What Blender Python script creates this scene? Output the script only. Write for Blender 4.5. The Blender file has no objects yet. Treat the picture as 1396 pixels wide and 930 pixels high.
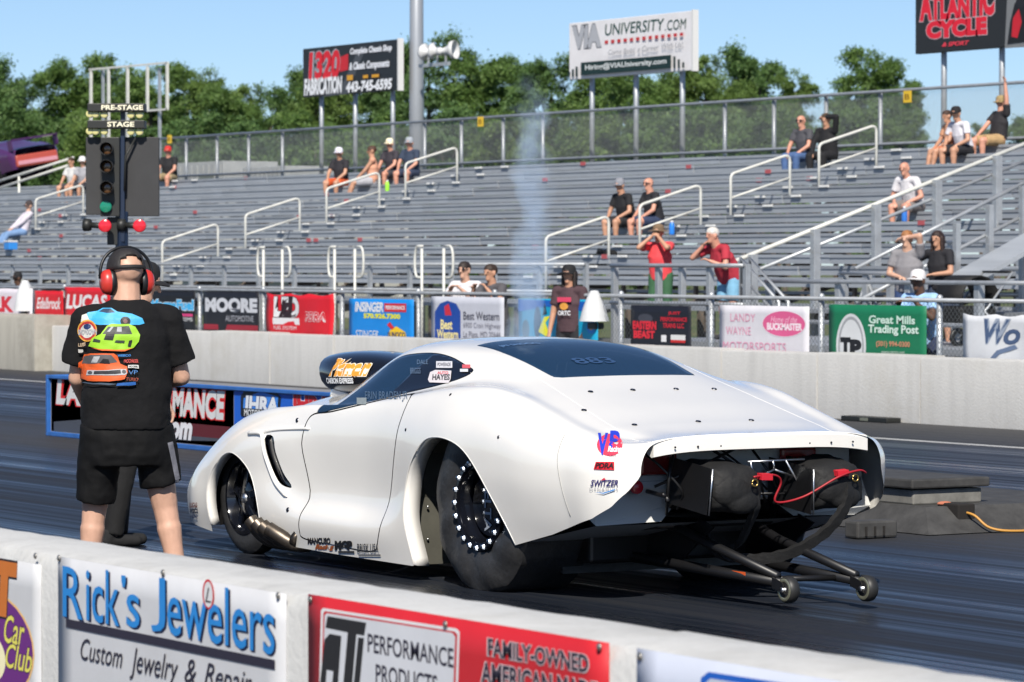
import bpy, bmesh, math, random
import numpy as np
from mathutils import Vector, Matrix, Quaternion
from mathutils.bvhtree import BVHTree

# ------------------------------------------------------------------ camera, sky, sun
F, CX, CY, YH, H = 5000.0, 698.0, 465.0, 358.0, 1.75
ANG = math.atan((CX + 2350) / F); S = math.sin(ANG); C = math.cos(ANG)
PITCH = math.atan((CY - YH) / F)
scene = bpy.context.scene
COL = scene.collection
cam_data = bpy.data.cameras.new('camera'); cam = bpy.data.objects.new('camera', cam_data); COL.objects.link(cam)
cam.location = (0, 0, H)
vd = Vector((-C * math.cos(PITCH), S * math.cos(PITCH), -math.sin(PITCH)))
cam.rotation_euler = vd.to_track_quat('-Z', 'Y').to_euler()
cam_data.sensor_width = 36.0; cam_data.lens = 36.0 * F / 1396.0
cam_data.clip_start = 0.5; cam_data.clip_end = 3000
cam_data.dof.use_dof = True; cam_data.dof.focus_distance = 19.5; cam_data.dof.aperture_fstop = 8.0
scene.camera = cam

SUN_EL = math.radians(43); SUN_H = Vector((0.82, -0.57)).normalized()
world = bpy.data.worlds.new('World'); scene.world = world; world.use_nodes = True
wn = world.node_tree.nodes; wl = world.node_tree.links
sky = wn.new('ShaderNodeTexSky'); sky.sky_type = 'NISHITA'; sky.sun_disc = False
sky.sun_elevation = SUN_EL; sky.sun_rotation = math.atan2(SUN_H.x, SUN_H.y)
sky.air_density = 0.62; sky.dust_density = 0.3; sky.ozone_density = 4.0
bg = wn['Background']; bg.inputs['Strength'].default_value = 0.069
wl.new(sky.outputs[0], bg.inputs[0])
sun_d = bpy.data.lights.new('sun', 'SUN'); sun = bpy.data.objects.new('sun', sun_d); COL.objects.link(sun)
sun_d.energy = 3.8; sun_d.angle = math.radians(0.53); sun_d.color = (1.0, 0.94, 0.84)
ld = Vector((-SUN_H.x * math.cos(SUN_EL), -SUN_H.y * math.cos(SUN_EL), -math.sin(SUN_EL)))
sun.rotation_euler = ld.to_track_quat('-Z', 'Y').to_euler(); sun.location = (20, -30, 40)
vs = scene.view_settings; vs.view_transform = 'Standard'; vs.look = 'None'; vs.gamma = 1.0; vs.exposure = 0.72
vs.use_curve_mapping = False
scene.render.engine = 'CYCLES'
cy = scene.cycles; cy.use_denoising = True; cy.max_bounces = 6; cy.transparent_max_bounces = 12; cy.diffuse_bounces = 3; cy.glossy_bounces = 3
cy.volume_bounces = 1; cy.volume_step_rate = 3.0; cy.caustics_reflective = False; cy.caustics_refractive = False
cy.use_adaptive_sampling = True; cy.adaptive_threshold = 0.015

# ------------------------------------------------------------------ pixel -> place
def ray(px, py):
    x = (px - CX) / F; y = -(py - CY) / F
    f = math.cos(PITCH) + y * math.sin(PITCH); u = -math.sin(PITCH) + y * math.cos(PITCH)
    return Vector((-C * f + S * x, S * f + C * x, u))
def onZ(px, py, z=0.0):
    r = ray(px, py); t = (z - H) / r.z; return Vector((r.x * t, r.y * t, z))
def onY(px, py, Y):
    r = ray(px, py); t = Y / r.y; return Vector((r.x * t, Y, H + r.z * t))
def onX(px, py, X):
    r = ray(px, py); t = X / r.x; return Vector((X, r.y * t, H + r.z * t))

# ------------------------------------------------------------------ materials
def lin(c):
    if max(c) > 1.0: c = tuple(v / 255.0 for v in c[:3])
    else: return tuple(c)
    return tuple(v / 12.92 if v <= 0.04045 else ((v + 0.055) / 1.055) ** 2.4 for v in c)
_M = {}
def mat(key, col=(0.5, 0.5, 0.5), rough=0.6, metal=0.0, var=0.0, scale=8.0, bump=0.0, coat=0.0, spec=0.5, stretch=None, bscale=None, sheen=0.0):
    if key in _M: return _M[key]
    col = lin(col)
    m = bpy.data.materials.new(key); m.use_nodes = True
    nt = m.node_tree; b = nt.nodes['Principled BSDF']
    b.inputs['Base Color'].default_value = (*col, 1); b.inputs['Roughness'].default_value = rough
    b.inputs['Metallic'].default_value = metal; b.inputs['Coat Weight'].default_value = coat
    b.inputs['Specular IOR Level'].default_value = spec
    if sheen: b.inputs['Sheen Weight'].default_value = sheen
    if var > 0 or bump > 0:
        tc = nt.nodes.new('ShaderNodeTexCoord'); mp = nt.nodes.new('ShaderNodeMapping')
        nt.links.new(tc.outputs['Object'], mp.inputs[0])
        if stretch: mp.inputs['Scale'].default_value = stretch
        nz = nt.nodes.new('ShaderNodeTexNoise'); nz.inputs['Scale'].default_value = scale; nz.inputs['Detail'].default_value = 5
        nz.inputs['Roughness'].default_value = 0.65
        nt.links.new(mp.outputs[0], nz.inputs['Vector'])
        if var > 0:
            rp = nt.nodes.new('ShaderNodeValToRGB')
            rp.color_ramp.elements[0].position = 0.3; rp.color_ramp.elements[1].position = 0.7
            rp.color_ramp.elements[0].color = (*[v * (1 - var) for v in col], 1)
            rp.color_ramp.elements[1].color = (*[min(1, v * (1 + var)) for v in col], 1)
            nt.links.new(nz.outputs[0], rp.inputs[0]); nt.links.new(rp.outputs[0], b.inputs['Base Color'])
        if bump > 0:
            bp = nt.nodes.new('ShaderNodeBump'); bp.inputs['Strength'].default_value = bump; bp.inputs['Distance'].default_value = 0.02
            if bscale:
                n2 = nt.nodes.new('ShaderNodeTexNoise'); n2.inputs['Scale'].default_value = bscale; n2.inputs['Detail'].default_value = 4
                nt.links.new(mp.outputs[0], n2.inputs['Vector']); nt.links.new(n2.outputs[0], bp.inputs['Height'])
            else: nt.links.new(nz.outputs[0], bp.inputs['Height'])
            nt.links.new(bp.outputs[0], b.inputs['Normal'])
    _M[key] = m
    return m
def ink(col):
    return mat('print_%d_%d_%d' % tuple(col), col, 0.55, var=0.06, scale=3.0)

# ------------------------------------------------------------------ objects
def tag(o, label=None, cat=None, group=None, kind=None):
    if label: o['label'] = label
    if cat: o['category'] = cat
    if group: o['group'] = group
    if kind: o['kind'] = kind
    return o
def empty(name, loc=(0, 0, 0), rz=0.0, label=None, cat=None, group=None):
    o = bpy.data.objects.new(name, None); COL.objects.link(o); o.location = loc; o.rotation_euler = (0, 0, rz)
    o.empty_display_size = 0.2
    return tag(o, label, cat, group)
def link_mesh(name, me, m=None, parent=None, loc=None):
    o = bpy.data.objects.new(name, me); COL.objects.link(o)
    if m and not me.materials: me.materials.append(m)
    if parent: o.parent = parent
    if loc is not None: o.location = loc
    return o
def obj(name, v, f, m, parent=None, smooth=False, bevel=0.0, loc=None, sharp=None):
    me = bpy.data.meshes.new(name); me.from_pydata([tuple(p) for p in v], [], [tuple(p) for p in f])
    if smooth:
        me.polygons.foreach_set('use_smooth', [True] * len(me.polygons))
        if sharp: me.set_sharp_from_angle(angle=math.radians(sharp))
    me.update()
    o = link_mesh(name, me, m, parent, loc)
    if bevel > 0:
        b = o.modifiers.new('bevel', 'BEVEL'); b.width = bevel; b.segments = 2; b.limit_method = 'ANGLE'; b.angle_limit = math.radians(40)
    return o
def frame_of(d):
    d = Vector(d).normalized(); a = Vector((0, 0, 1)) if abs(d.z) < 0.9 else Vector((1, 0, 0))
    u = d.cross(a).normalized(); w = u.cross(d).normalized(); return u, w
class MB:
    def __init__(s): s.v = []; s.f = []
    def add(s, v, f):
        n = len(s.v); s.v += [Vector(p) for p in v]; s.f += [tuple(i + n for i in q) for q in f]; return s
    def box(s, x0, x1, y0, y1, z0, z1):
        v = [(x, y, z) for z in (z0, z1) for y in (y0, y1) for x in (x0, x1)]
        return s.add(v, [(0, 2, 3, 1), (4, 5, 7, 6), (0, 1, 5, 4), (2, 6, 7, 3), (0, 4, 6, 2), (1, 3, 7, 5)])
    def obox(s, c, size, R):
        n = len(s.v); s.box(-size[0] / 2, size[0] / 2, -size[1] / 2, size[1] / 2, -size[2] / 2, size[2] / 2)
        for i in range(n, len(s.v)): s.v[i] = R @ s.v[i] + Vector(c)
        return s
    def bar(s, a, b, w, h, up=(0, 0, 1)):
        a = Vector(a); b = Vector(b); d = (b - a); L = d.length; d.normalize()
        u = Vector(up).cross(d)
        if u.length < 1e-4: u = Vector((1, 0, 0)).cross(d)
        u.normalize(); t = d.cross(u)
        R = Matrix((d, u, t)).transposed()
        return s.obox((a + b) / 2, (L, w, h), R)
    def tube(s, pts, r, n=8, caps=True):
        pts = [Vector(p) for p in pts]; rs = r if isinstance(r, (list, tuple)) else [r] * len(pts)
        base = len(s.v); u = None
        for i, p in enumerate(pts):
            d = (pts[min(i + 1, len(pts) - 1)] - pts[max(i - 1, 0)]).normalized()
            if u is None: u, w = frame_of(d)
            else:
                u = (u - d * u.dot(d)).normalized(); w = u.cross(d)
            for k in range(n):
                a = 2 * math.pi * k / n; s.v.append(p + (u * math.cos(a) + w * math.sin(a)) * rs[i])
        for i in range(len(pts) - 1):
            for k in range(n):
                k2 = (k + 1) % n; s.f.append((base + i * n + k, base + i * n + k2, base + (i + 1) * n + k2, base + (i + 1) * n + k))
        if caps:
            s.f.append(tuple(base + k for k in range(n))[::-1]); e = base + (len(pts) - 1) * n; s.f.append(tuple(e + k for k in range(n)))
        return s
    def lathe(s, prof, c, axis, n=24, closed=False):
        u, w = frame_of(axis); d = Vector(axis).normalized(); c = Vector(c); base = len(s.v)
        for r, h in prof:
            for k in range(n):
                a = 2 * math.pi * k / n; s.v.append(c + d * h + (u * math.cos(a) + w * math.sin(a)) * r)
        m = len(prof)
        for i in range(m if closed else m - 1):
            j = (i + 1) % m
            for k in range(n):
                k2 = (k + 1) % n; s.f.append((base + i * n + k, base + j * n + k, base + j * n + k2, base + i * n + k2))
        return s
    def prism(s, poly, ext):
        poly = [Vector(p) for p in poly]; n = len(poly); e = Vector(ext)
        v = poly + [p + e for p in poly]
        f = [tuple(range(n)), tuple(range(2 * n - 1, n - 1, -1))] + [(i, i + n, (i + 1) % n + n, (i + 1) % n) for i in range(n)]
        return s.add(v, f)
    def sphere(s, c, r, n=12, m=8, sc=(1, 1, 1)):
        c = Vector(c); base = len(s.v)
        for i in range(m + 1):
            t = math.pi * i / m
            for k in range(n):
                a = 2 * math.pi * k / n
                s.v.append(c + Vector((r * sc[0] * math.sin(t) * math.cos(a), r * sc[1] * math.sin(t) * math.sin(a), r * sc[2] * math.cos(t))))
        for i in range(m):
            for k in range(n):
                k2 = (k + 1) % n; s.f.append((base + i * n + k, base + (i + 1) * n + k, base + (i + 1) * n + k2, base + i * n + k2))
        return s
    def build(s, name, m, parent=None, smooth=False, bevel=0.0, sharp=None, loc=None):
        return obj(name, s.v, s.f, m, parent, smooth, bevel, loc, sharp)
def arc(p0, p1, p2, n=6):
    p0, p1, p2 = Vector(p0), Vector(p1), Vector(p2)
    return [p0 * (1 - t) ** 2 + p1 * 2 * t * (1 - t) + p2 * t * t for t in [i / n for i in range(n + 1)]]
def crom(P, n=8, closed=False):
    P = [Vector(p) for p in P]; out = []; m = len(P)
    rng = range(m) if closed else range(m - 1)
    for i in rng:
        g = (lambda k: P[k % m]) if closed else (lambda k: P[max(0, min(m - 1, k))])
        a, b, c, d = g(i - 1), g(i), g(i + 1), g(i + 2)
        for j in range(n):
            t = j / n
            out.append(0.5 * ((2 * b) + (c - a) * t + (2 * a - 5 * b + 4 * c - d) * t * t + (3 * b - a - 3 * c + d) * t ** 3))
    if not closed: out.append(P[-1])
    return out

# ------------------------------------------------------------------ flat print: lettering and marks as thin sheets
_T = {}
def text2d(s, bold=0.0, shear=0.0, space=1.0):
    k = (s, bold, shear, space)
    if k in _T: return _T[k]
    cu = bpy.data.curves.new('t', 'FONT'); cu.body = s; cu.offset = bold; cu.shear = shear; cu.space_character = space
    cu.resolution_u = 3; cu.fill_mode = 'FRONT'
    o = bpy.data.objects.new('t', cu); me = bpy.data.meshes.new_from_object(o)
    v = np.array([(p.co.x, p.co.y) for p in me.vertices]); f = [tuple(p.vertices) for p in me.polygons]
    bpy.data.objects.remove(o); bpy.data.curves.remove(cu); bpy.data.meshes.remove(me)
    lo, hi = v.min(0), v.max(0); v = (v - lo) / (hi - lo)
    _T[k] = (v, f); return _T[k]
def ell2d(n=28):
    return np.array([(0.5 + 0.5 * math.cos(2 * math.pi * i / n), 0.5 + 0.5 * math.sin(2 * math.pi * i / n)) for i in range(n)]), [tuple(range(n))]
def shape2d(el):
    """element -> (points in the element's own sheet coordinates, faces)"""
    k = el[0]
    if k in 'tre':
        (x0, y0), (x1, y1) = el[2 if k == 't' else 1], el[3 if k == 't' else 2]
        o = el[-1] if isinstance(el[-1], dict) else {}
        if k == 't': v, f = text2d(el[1], o.get('bold', 0.0), o.get('shear', 0.0), o.get('space', 1.0))
        elif k == 'r': v, f = np.array([(0, 0), (1, 0), (1, 1), (0, 1)], float), [(0, 1, 2, 3)]
        else: v, f = ell2d()
        p = np.empty_like(v); p[:, 0] = x0 + v[:, 0] * (x1 - x0); p[:, 1] = y0 + v[:, 1] * (y1 - y0)
        if o.get('arch'):
            p[:, 1] += o['arch'] * (1 - (2 * v[:, 0] - 1) ** 2)
        if o.get('grow'):   # letters taller to the ends
            p[:, 1] = y0 + (p[:, 1] - y0) * (1 + o['grow'] * (2 * v[:, 0] - 1) ** 2)
        if o.get('rot'):
            a = o['rot']; c = np.array([(x0 + x1) / 2, (y0 + y1) / 2]); q = p - c
            p = c + np.stack([q[:, 0] * math.cos(a) - q[:, 1] * math.sin(a), q[:, 0] * math.sin(a) + q[:, 1] * math.cos(a)], 1)
        return p, f
    return np.array(el[1], float), [tuple(range(len(el[1])))]
def el_col(el): return el[4] if el[0] == 't' else (el[3] if el[0] in 're' else el[2])
PN = {'t': 'lettering', 'r': 'panel_print', 'e': 'emblem', 'p': 'emblem'}
def prints(parent, els, put, first=1, step=0.0005, names=None):
    """put(points2d, lift) -> 3d points in the parent's frame"""
    out = []
    for i, el in enumerate(els):
        o = el[-1] if isinstance(el[-1], dict) else {}
        if el[0] == 't' and o.get('edge'):
            e2 = dict(o); e2.pop('edge'); ew = e2.pop('ew', 0.03); e2['bold'] = o.get('bold', 0) + ew
            wd = (el[3][0] - el[2][0]); ht = (el[3][1] - el[2][1]); k = 0.04
            el0 = ('t', el[1], (el[2][0] - wd * k * .25, el[2][1] - ht * k), (el[3][0] + wd * k * .25, el[3][1] + ht * k), o['edge'], e2)
            p, f = shape2d(el0); out.append(obj('lettering_edge', put(p, (first + i - 0.45) * step), f, ink(o['edge']), parent))
        p, f = shape2d(el)
        out.append(obj(o.get('name', PN[el[0]]), put(p, (first + i) * step), f, o.get('mat') or ink(el_col(el)), parent))
    return out
def pxY(Y):      # pixel corner -> (X, Z) on the plane Y
    return lambda p: (lambda q: (q.x, q.z))(onY(p[0], p[1], Y))
def px_el(el, cv):
    el = list(el); k = el[0]
    if k == 't': el[2] = cv(el[2]); el[3] = cv(el[3])
    elif k in 're': el[1] = cv(el[1]); el[2] = cv(el[2])
    else: el[1] = [cv(p) for p in el[1]]
    o = el[-1] if isinstance(el[-1], dict) else None
    return tuple(el)
def sheetY(Y, org):
    ox, oy, oz = org
    return lambda p, l: [(x - ox, Y - oy - l, z - oz) for x, z in p]
# ================================================================== ground and track
def nodes_of(key):
    m = bpy.data.materials.new(key); m.use_nodes = True; _M[key] = m
    return m, m.node_tree, m.node_tree.nodes['Principled BSDF']
def N(nt, t, **kw):
    n = nt.nodes.new(t)
    for k, v in kw.items():
        if k in n.inputs: n.inputs[k].default_value = v
        else: setattr(n, k, v)
    return n
def ramp(nt, src, stops):
    r = nt.nodes.new('ShaderNodeValToRGB'); e = r.color_ramp.elements
    while len(e) < len(stops): e.new(0.5)
    for i, (p, c) in enumerate(stops):
        e[i].position = p; e[i].color = (*(c if isinstance(c, tuple) else (c, c, c)), 1)
    nt.links.new(src, r.inputs[0]); return r.outputs[0]
def mixc(nt, a, b, fac, mode='MIX'):
    n = nt.nodes.new('ShaderNodeMix'); n.data_type = 'RGBA'; n.blend_type = mode
    for s, i in ((fac, 0), (a, 6), (b, 7)):
        if hasattr(s, 'is_output'): nt.links.new(s, n.inputs[i])
        else: n.inputs[i].default_value = s if i == 0 else (*s, 1)
    return n.outputs[2]
def track_mat():
    m, nt, b = nodes_of('rubbered_asphalt')
    tc = N(nt, 'ShaderNodeTexCoord')
    def streak(sx, sy, sc, det=5):
        mp = N(nt, 'ShaderNodeMapping'); mp.inputs['Scale'].default_value = (sx, sy, 1); nt.links.new(tc.outputs['Object'], mp.inputs[0])
        n = N(nt, 'ShaderNodeTexNoise', Scale=sc, Detail=det, Roughness=0.6); nt.links.new(mp.outputs[0], n.inputs['Vector']); return n.outputs[0]
    a = streak(0.02, 1.6, 1.0, 6); d = streak(0.05, 9.0, 1.0, 4); g = streak(1, 1, 60, 3); big = streak(0.03, 0.25, 1.0, 3)
    sep = N(nt, 'ShaderNodeSeparateXYZ'); nt.links.new(tc.outputs['Object'], sep.inputs[0])
    # how much rubber lies across the strip (world y runs across it)
    mr = N(nt, 'ShaderNodeMapRange'); mr.inputs[1].default_value = 5.0; mr.inputs[2].default_value = 24.5; nt.links.new(sep.outputs[1], mr.inputs[0])
    prof = ramp(nt, mr.outputs[0], [(0.0, 0.0), (0.10, 0.25), (0.2, 0.95), (0.42, 0.95), (0.49, 0.25), (0.56, 0.3), (0.62, 0.9), (0.84, 0.95), (0.9, 0.3), (1.0, 0.05)])
    mx = N(nt, 'ShaderNodeMath', operation='ADD'); nt.links.new(a, mx.inputs[0]); nt.links.new(d, mx.inputs[1])
    m2 = N(nt, 'ShaderNodeMath', operation='MULTIPLY'); nt.links.new(mx.outputs[0], m2.inputs[0]); m2.inputs[1].default_value = 0.5
    sm = ramp(nt, m2.outputs[0], [(0.40, 0.0), (0.60, 1.0)])
    m3 = N(nt, 'ShaderNodeMath', operation='MULTIPLY'); nt.links.new(prof, m3.inputs[0]); nt.links.new(sm, m3.inputs[1])
    asph = ramp(nt, g, [(0.3, (0.024, 0.024, 0.026)), (0.7, (0.055, 0.054, 0.054))])
    rub = ramp(nt, d, [(0.3, (0.005, 0.0065, 0.0105)), (0.7, (0.011, 0.0155, 0.026))])  # dark rubber; its blue cast puts the sky's sheen into the base colour
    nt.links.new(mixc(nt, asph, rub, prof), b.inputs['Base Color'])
    ro = ramp(nt, m3.outputs[0], [(0.0, 0.72), (0.5, 0.46), (1.0, 0.20)])
    nt.links.new(ro, b.inputs['Roughness']); b.inputs['Specular IOR Level'].default_value = 0.45
    bp = N(nt, 'ShaderNodeBump', Strength=0.18, Distance=0.004); nt.links.new(g, bp.inputs['Height']); nt.links.new(bp.outputs[0], b.inputs['Normal'])
    return m
def concrete_mat(key, col, streaks=0.25, grime=0.3):
    m, nt, b = nodes_of(key); col = lin(col)
    tc = N(nt, 'ShaderNodeTexCoord')
    mp = N(nt, 'ShaderNodeMapping'); mp.inputs['Scale'].default_value = (2.0, 2.0, 0.25); nt.links.new(tc.outputs['Object'], mp.inputs[0])
    n1 = N(nt, 'ShaderNodeTexNoise', Scale=2.2, Detail=6, Roughness=0.65); nt.links.new(mp.outputs[0], n1.inputs['Vector'])
    n2 = N(nt, 'ShaderNodeTexNoise', Scale=1.1, Detail=6, Roughness=0.7); nt.links.new(tc.outputs['Object'], n2.inputs['Vector'])
    n3 = N(nt, 'ShaderNodeTexNoise', Scale=40, Detail=4); nt.links.new(tc.outputs['Object'], n3.inputs['Vector'])
    c = mixc(nt, col, tuple(v * (1 - streaks) for v in col), ramp(nt, n1.outputs[0], [(0.45, 0.0), (0.75, 1.0)]))
    c = mixc(nt, c, tuple(v * (1 - grime) * k for v, k in zip(col, (1, .97, .9))), ramp(nt, n2.outputs[0], [(0.52, 0.0), (0.8, 1.0)]))
    c = mixc(nt, c, tuple(v * 0.85 for v in col), ramp(nt, n3.outputs[0], [(0.5, 0.0), (0.75, 0.6)]))
    nt.links.new(c, b.inputs['Base Color']); b.inputs['Roughness'].default_value = 0.75
    bp = N(nt, 'ShaderNodeBump', Strength=0.35, Distance=0.01); nt.links.new(n3.outputs[0], bp.inputs['Height']); nt.links.new(bp.outputs[0], b.inputs['Normal'])
    return m
grass_m, nt, b = nodes_of('dry_grass')
tc = N(nt, 'ShaderNodeTexCoord'); n1 = N(nt, 'ShaderNodeTexNoise', Scale=0.4, Detail=8); nt.links.new(tc.outputs['Object'], n1.inputs['Vector'])
nt.links.new(ramp(nt, n1.outputs[0], [(0.35, (0.05, 0.085, 0.02)), (0.65, (0.12, 0.12, 0.05))]), b.inputs['Base Color']); b.inputs['Roughness'].default_value = 0.95
tag(obj('ground', [(-900, -60, -0.012), (200, -60, -0.012), (200, 900, -0.012), (-900, 900, -0.012)], [(0, 1, 2, 3)], grass_m), kind='structure')
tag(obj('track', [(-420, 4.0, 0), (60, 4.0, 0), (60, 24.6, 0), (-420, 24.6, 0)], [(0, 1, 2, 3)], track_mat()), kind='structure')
tag(obj('apron', [(-420, 24.6, 0.0), (60, 24.6, 0.0), (60, 46, 0.0), (-420, 46, 0.0)], [(0, 1, 2, 3)], mat('old_asphalt', (0.13, 0.128, 0.12), 0.9, var=0.3, scale=3)), kind='structure')
tag(obj('spectator_path', [(-420, -20, -0.004), (60, -20, -0.004), (60, 4.0, -0.004), (-420, 4.0, -0.004)], [(0, 1, 2, 3)], mat('old_asphalt')), kind='structure')
line_m = mat('worn_white_paint', (0.42, 0.42, 0.41), 0.5, var=0.25, scale=6, stretch=(0.3, 3, 1))
for nm, y0, w, x0, x1 in (('lane_edge_line', 22.0, 0.16, -200, 20), ('lane_edge_line', 16.0, 0.09, -200, -44.0)):
    tag(obj(nm, [(x0, y0, 0.004), (x1, y0, 0.004), (x1, y0 + w, 0.004), (x0, y0 + w, 0.004)], [(0, 1, 2, 3)], line_m), kind='structure')

# ================================================================== near wall with its banners
NWY = 4.97          # face that looks at the camera
wall_m = concrete_mat('painted_concrete_near', (0.55, 0.55, 0.54), 0.22, 0.26)
nw = empty('near_barrier_wall', (-10, NWY, 0), label='low white painted concrete barrier wall in the foreground carrying sponsor banners', cat='barrier wall')
def seg_prof(y0, y1, zt, ch):
    return [(y0, 0), (y1, 0), (y1, zt - ch * .6), (y1 - ch * .5, zt - ch * .15), (y1 - ch, zt), (y0 + ch, zt - 0.004), (y0 + ch * .45, zt - ch * .2), (y0, zt - ch * .9)]
def wall_segs(parent, x0, x1, L, y0, y1, zt, ch, m, gap=0.006, jit=0.003, seed=1):
    rr = random.Random(seed); x = x0; ox, oy, oz = parent.location
    while x < x1 - 0.01:
        e = min(x + L, x1); dy = rr.uniform(-jit, jit); dz = rr.uniform(-jit, jit)
        nseg = max(1, int((e - x) / 0.12)) if ch > 0.03 else 1
        pr = seg_prof(y0, y1, zt, ch); v = []; f = []; n = len(pr)
        for i in range(nseg + 1):
            xx = x + gap / 2 + (e - x - gap) * i / nseg
            wob = [rr.gauss(0, 0.0011) if ch > 0.03 and k >= 3 else 0 for k in range(n)]
            v += [(xx - ox, yy + dy - oy + (wob[k] if k < n else 0), zz + (dz if zz > 0.1 else 0) + wob[k] - oz) for k, (yy, zz) in enumerate(pr)]
        for i in range(nseg):
            for k in range(n):
                k2 = (k + 1) % n; f.append((i * n + k, (i + 1) * n + k, (i + 1) * n + k2, i * n + k2))
        f.append(tuple(range(n))); f.append(tuple(nseg * n + k for k in range(n))[::-1])
        obj('wall_segment', v, f, m, parent, smooth=True, sharp=35)
        x = e
wall_segs(nw, -40.0, -1.0, 4.6, NWY, 5.33, 0.80, 0.06, wall_m)
rivet_v, rivet_f = (lambda b: (b.v, b.f))(MB().lathe([(0.0, -0.006), (0.006, -0.0055), (0.0095, -0.003), (0.011, 0.0), (0.006, 0.0), (0.0, 0.001)], (0, 0, 0), (0, 1, 0), 10))
rivet_me = None
def banner(name, label, Y, px0, px1, ytop_px, zbot, col, els, thick=0.004, rivets=None, droop=0.0, m=None, group=None, curl=0.0):
    """sheet on the plane Y between pixel columns; els in pixel corners (bottom-left, top-right)"""
    global rivet_me
    a = onY(px0, ytop_px, Y); X0 = a.x; X1 = onY(px1, ytop_px, Y).x; Zt = a.z
    org = ((X0 + X1) / 2, Y, zbot)
    root = empty(name, org, label=label, cat='banner', group=group)
    nx, nz = 14, 8; rr = random.Random(hash(label) % 1000 if False else len(label) * 7 + int(px0))
    ph = [rr.uniform(0, 6.28) for _ in range(4)]
    def wav(x, z):
        if droop <= 0: return 0.0
        u = (x - X0) / max(0.01, X1 - X0); w = (z - zbot) / (Zt - zbot)
        return droop * (math.sin(9 * u + ph[0] + 3 * w) * 0.5 + math.sin(17 * u + ph[1] - 5 * w) * 0.3) * (0.35 + 0.65 * math.sin(math.pi * min(1, max(0, w))))
    v = []; f = []
    for j in range(nz + 1):
        for i in range(nx + 1):
            x = X0 + (X1 - X0) * i / nx; z = zbot + (Zt - zbot) * j / nz
            if droop and j == nz: z -= droop * 1.2 * abs(math.sin(math.pi * i / nx * 3))
            v.append((x - org[0], wav(x, z), z - org[2]))
    for j in range(nz):
        for i in range(nx):
            k = j * (nx + 1) + i; f.append((k, k + 1, k + nx + 2, k + nx + 1))
    s = obj('sheet', v, f, m or ink(col), root, smooth=True)
    sd = s.modifiers.new('thickness', 'SOLIDIFY'); sd.thickness = thick; sd.offset = -1
    cv = pxY(Y)
    def put(p, l): return [(x - org[0], wav(x, z) - l - (0.0006 if Y < 10 else 0.002), z - org[2]) for x, z in p]
    prints(root, [px_el(e, cv) for e in els], put, step=.00016 if Y < 10 else .0006)
    if rivets:
        if rivet_me is None:
            rivet_me = bpy.data.meshes.new('rivet'); rivet_me.from_pydata([tuple(p) for p in rivet_v], [], rivet_f)
            rivet_me.polygons.foreach_set('use_smooth', [True] * len(rivet_me.polygons)); rivet_me.materials.append(mat('rivet_steel', (0.35, 0.33, 0.30), 0.4, 0.9, var=0.3, scale=60))
        for p in rivets:
            x, z = cv(p); link_mesh('rivet', rivet_me, None, root, (x - org[0], wav(x, z) - 0.004, z - org[2]))
    return root
LB = (35, 130, 205); NAV = (12, 20, 60); DK = (38, 34, 52); GREYW = (196, 197, 201)
NB = NWY - 0.006
banner('wall_banner', 'pale banner with gold letter and purple oval reading Car Club, leftmost on the near wall', NB, -110, 55, 742, 0.08, (198, 199, 202), [
    ('e', (-75, 940), (47, 815), (236, 190, 120)), ('e', (-72, 938), (45, 818), (104, 38, 122)),
    ('t', 'T', (-10, 838), (24, 768), (196, 110, 40), dict(bold=.06, shear=.1, edge=(20, 12, 20), ew=.03)),
    ('t', 'Car', (6, 876), (34, 843), (222, 214, 96), dict(shear=.35, bold=.01, edge=(48, 16, 60), ew=.025)),
    ('t', 'Club', (8, 910), (44, 884), (222, 214, 96), dict(shear=.35, bold=.01, edge=(48, 16, 60), ew=.025)),
    ('e', (-36, 925), (8, 868), (240, 232, 190))], rivets=[(50, 758)])
rj = [('t', "Rick's Jewelers", (86, 856), (376, 818), NAV, dict(bold=.0, space=.98)),]
banner('wall_banner', "light grey banner reading Rick's Jewelers in blue shadowed letters on the near wall", NB, 79, 389, 759, 0.08, (197, 198, 202), [
    *[('t', s_, (a[0] + dx, a[1] + dy), (b[0] + dx, b[1] + dy), c_, dict(bold=bo)) for dx, dy, c_, bo in ((2.2, 2.6, NAV, .012), (0, 0, LB, .004)) for s_, a, b in (('R', (86, 840), (113, 776)), ('ick', (118, 846), (163, 780)), ("'", (166, 800), (172, 785)), ('s', (173, 854), (191, 812)), ('J', (207, 860), (226, 789)), ('ewelers', (229, 865), (375, 812)))],
    ('e', (277, 829), (293, 791), (196, 40, 50)), ('e', (279, 827), (291, 794), (214, 214, 216)), ('t', 'L', (281, 821), (289, 802), (40, 30, 40), dict(shear=.3)),
    ('r', (91, 855), (376, 900), DK),
    ('t', 'Custom', (111, 899), (168, 881), DK, dict(shear=.35)), ('t', 'Jewelry', (178, 926), (244, 895), DK, dict(shear=.35)), ('t', '&', (253, 930), (269, 900), DK, dict(shear=.3)), ('t', 'Repair', (280, 942), (345, 916), DK, dict(shear=.35))],
    rivets=[(82, 761), (224, 781), (381, 812)])
W2 = (204, 206, 212); RD = (190, 32, 42)
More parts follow.
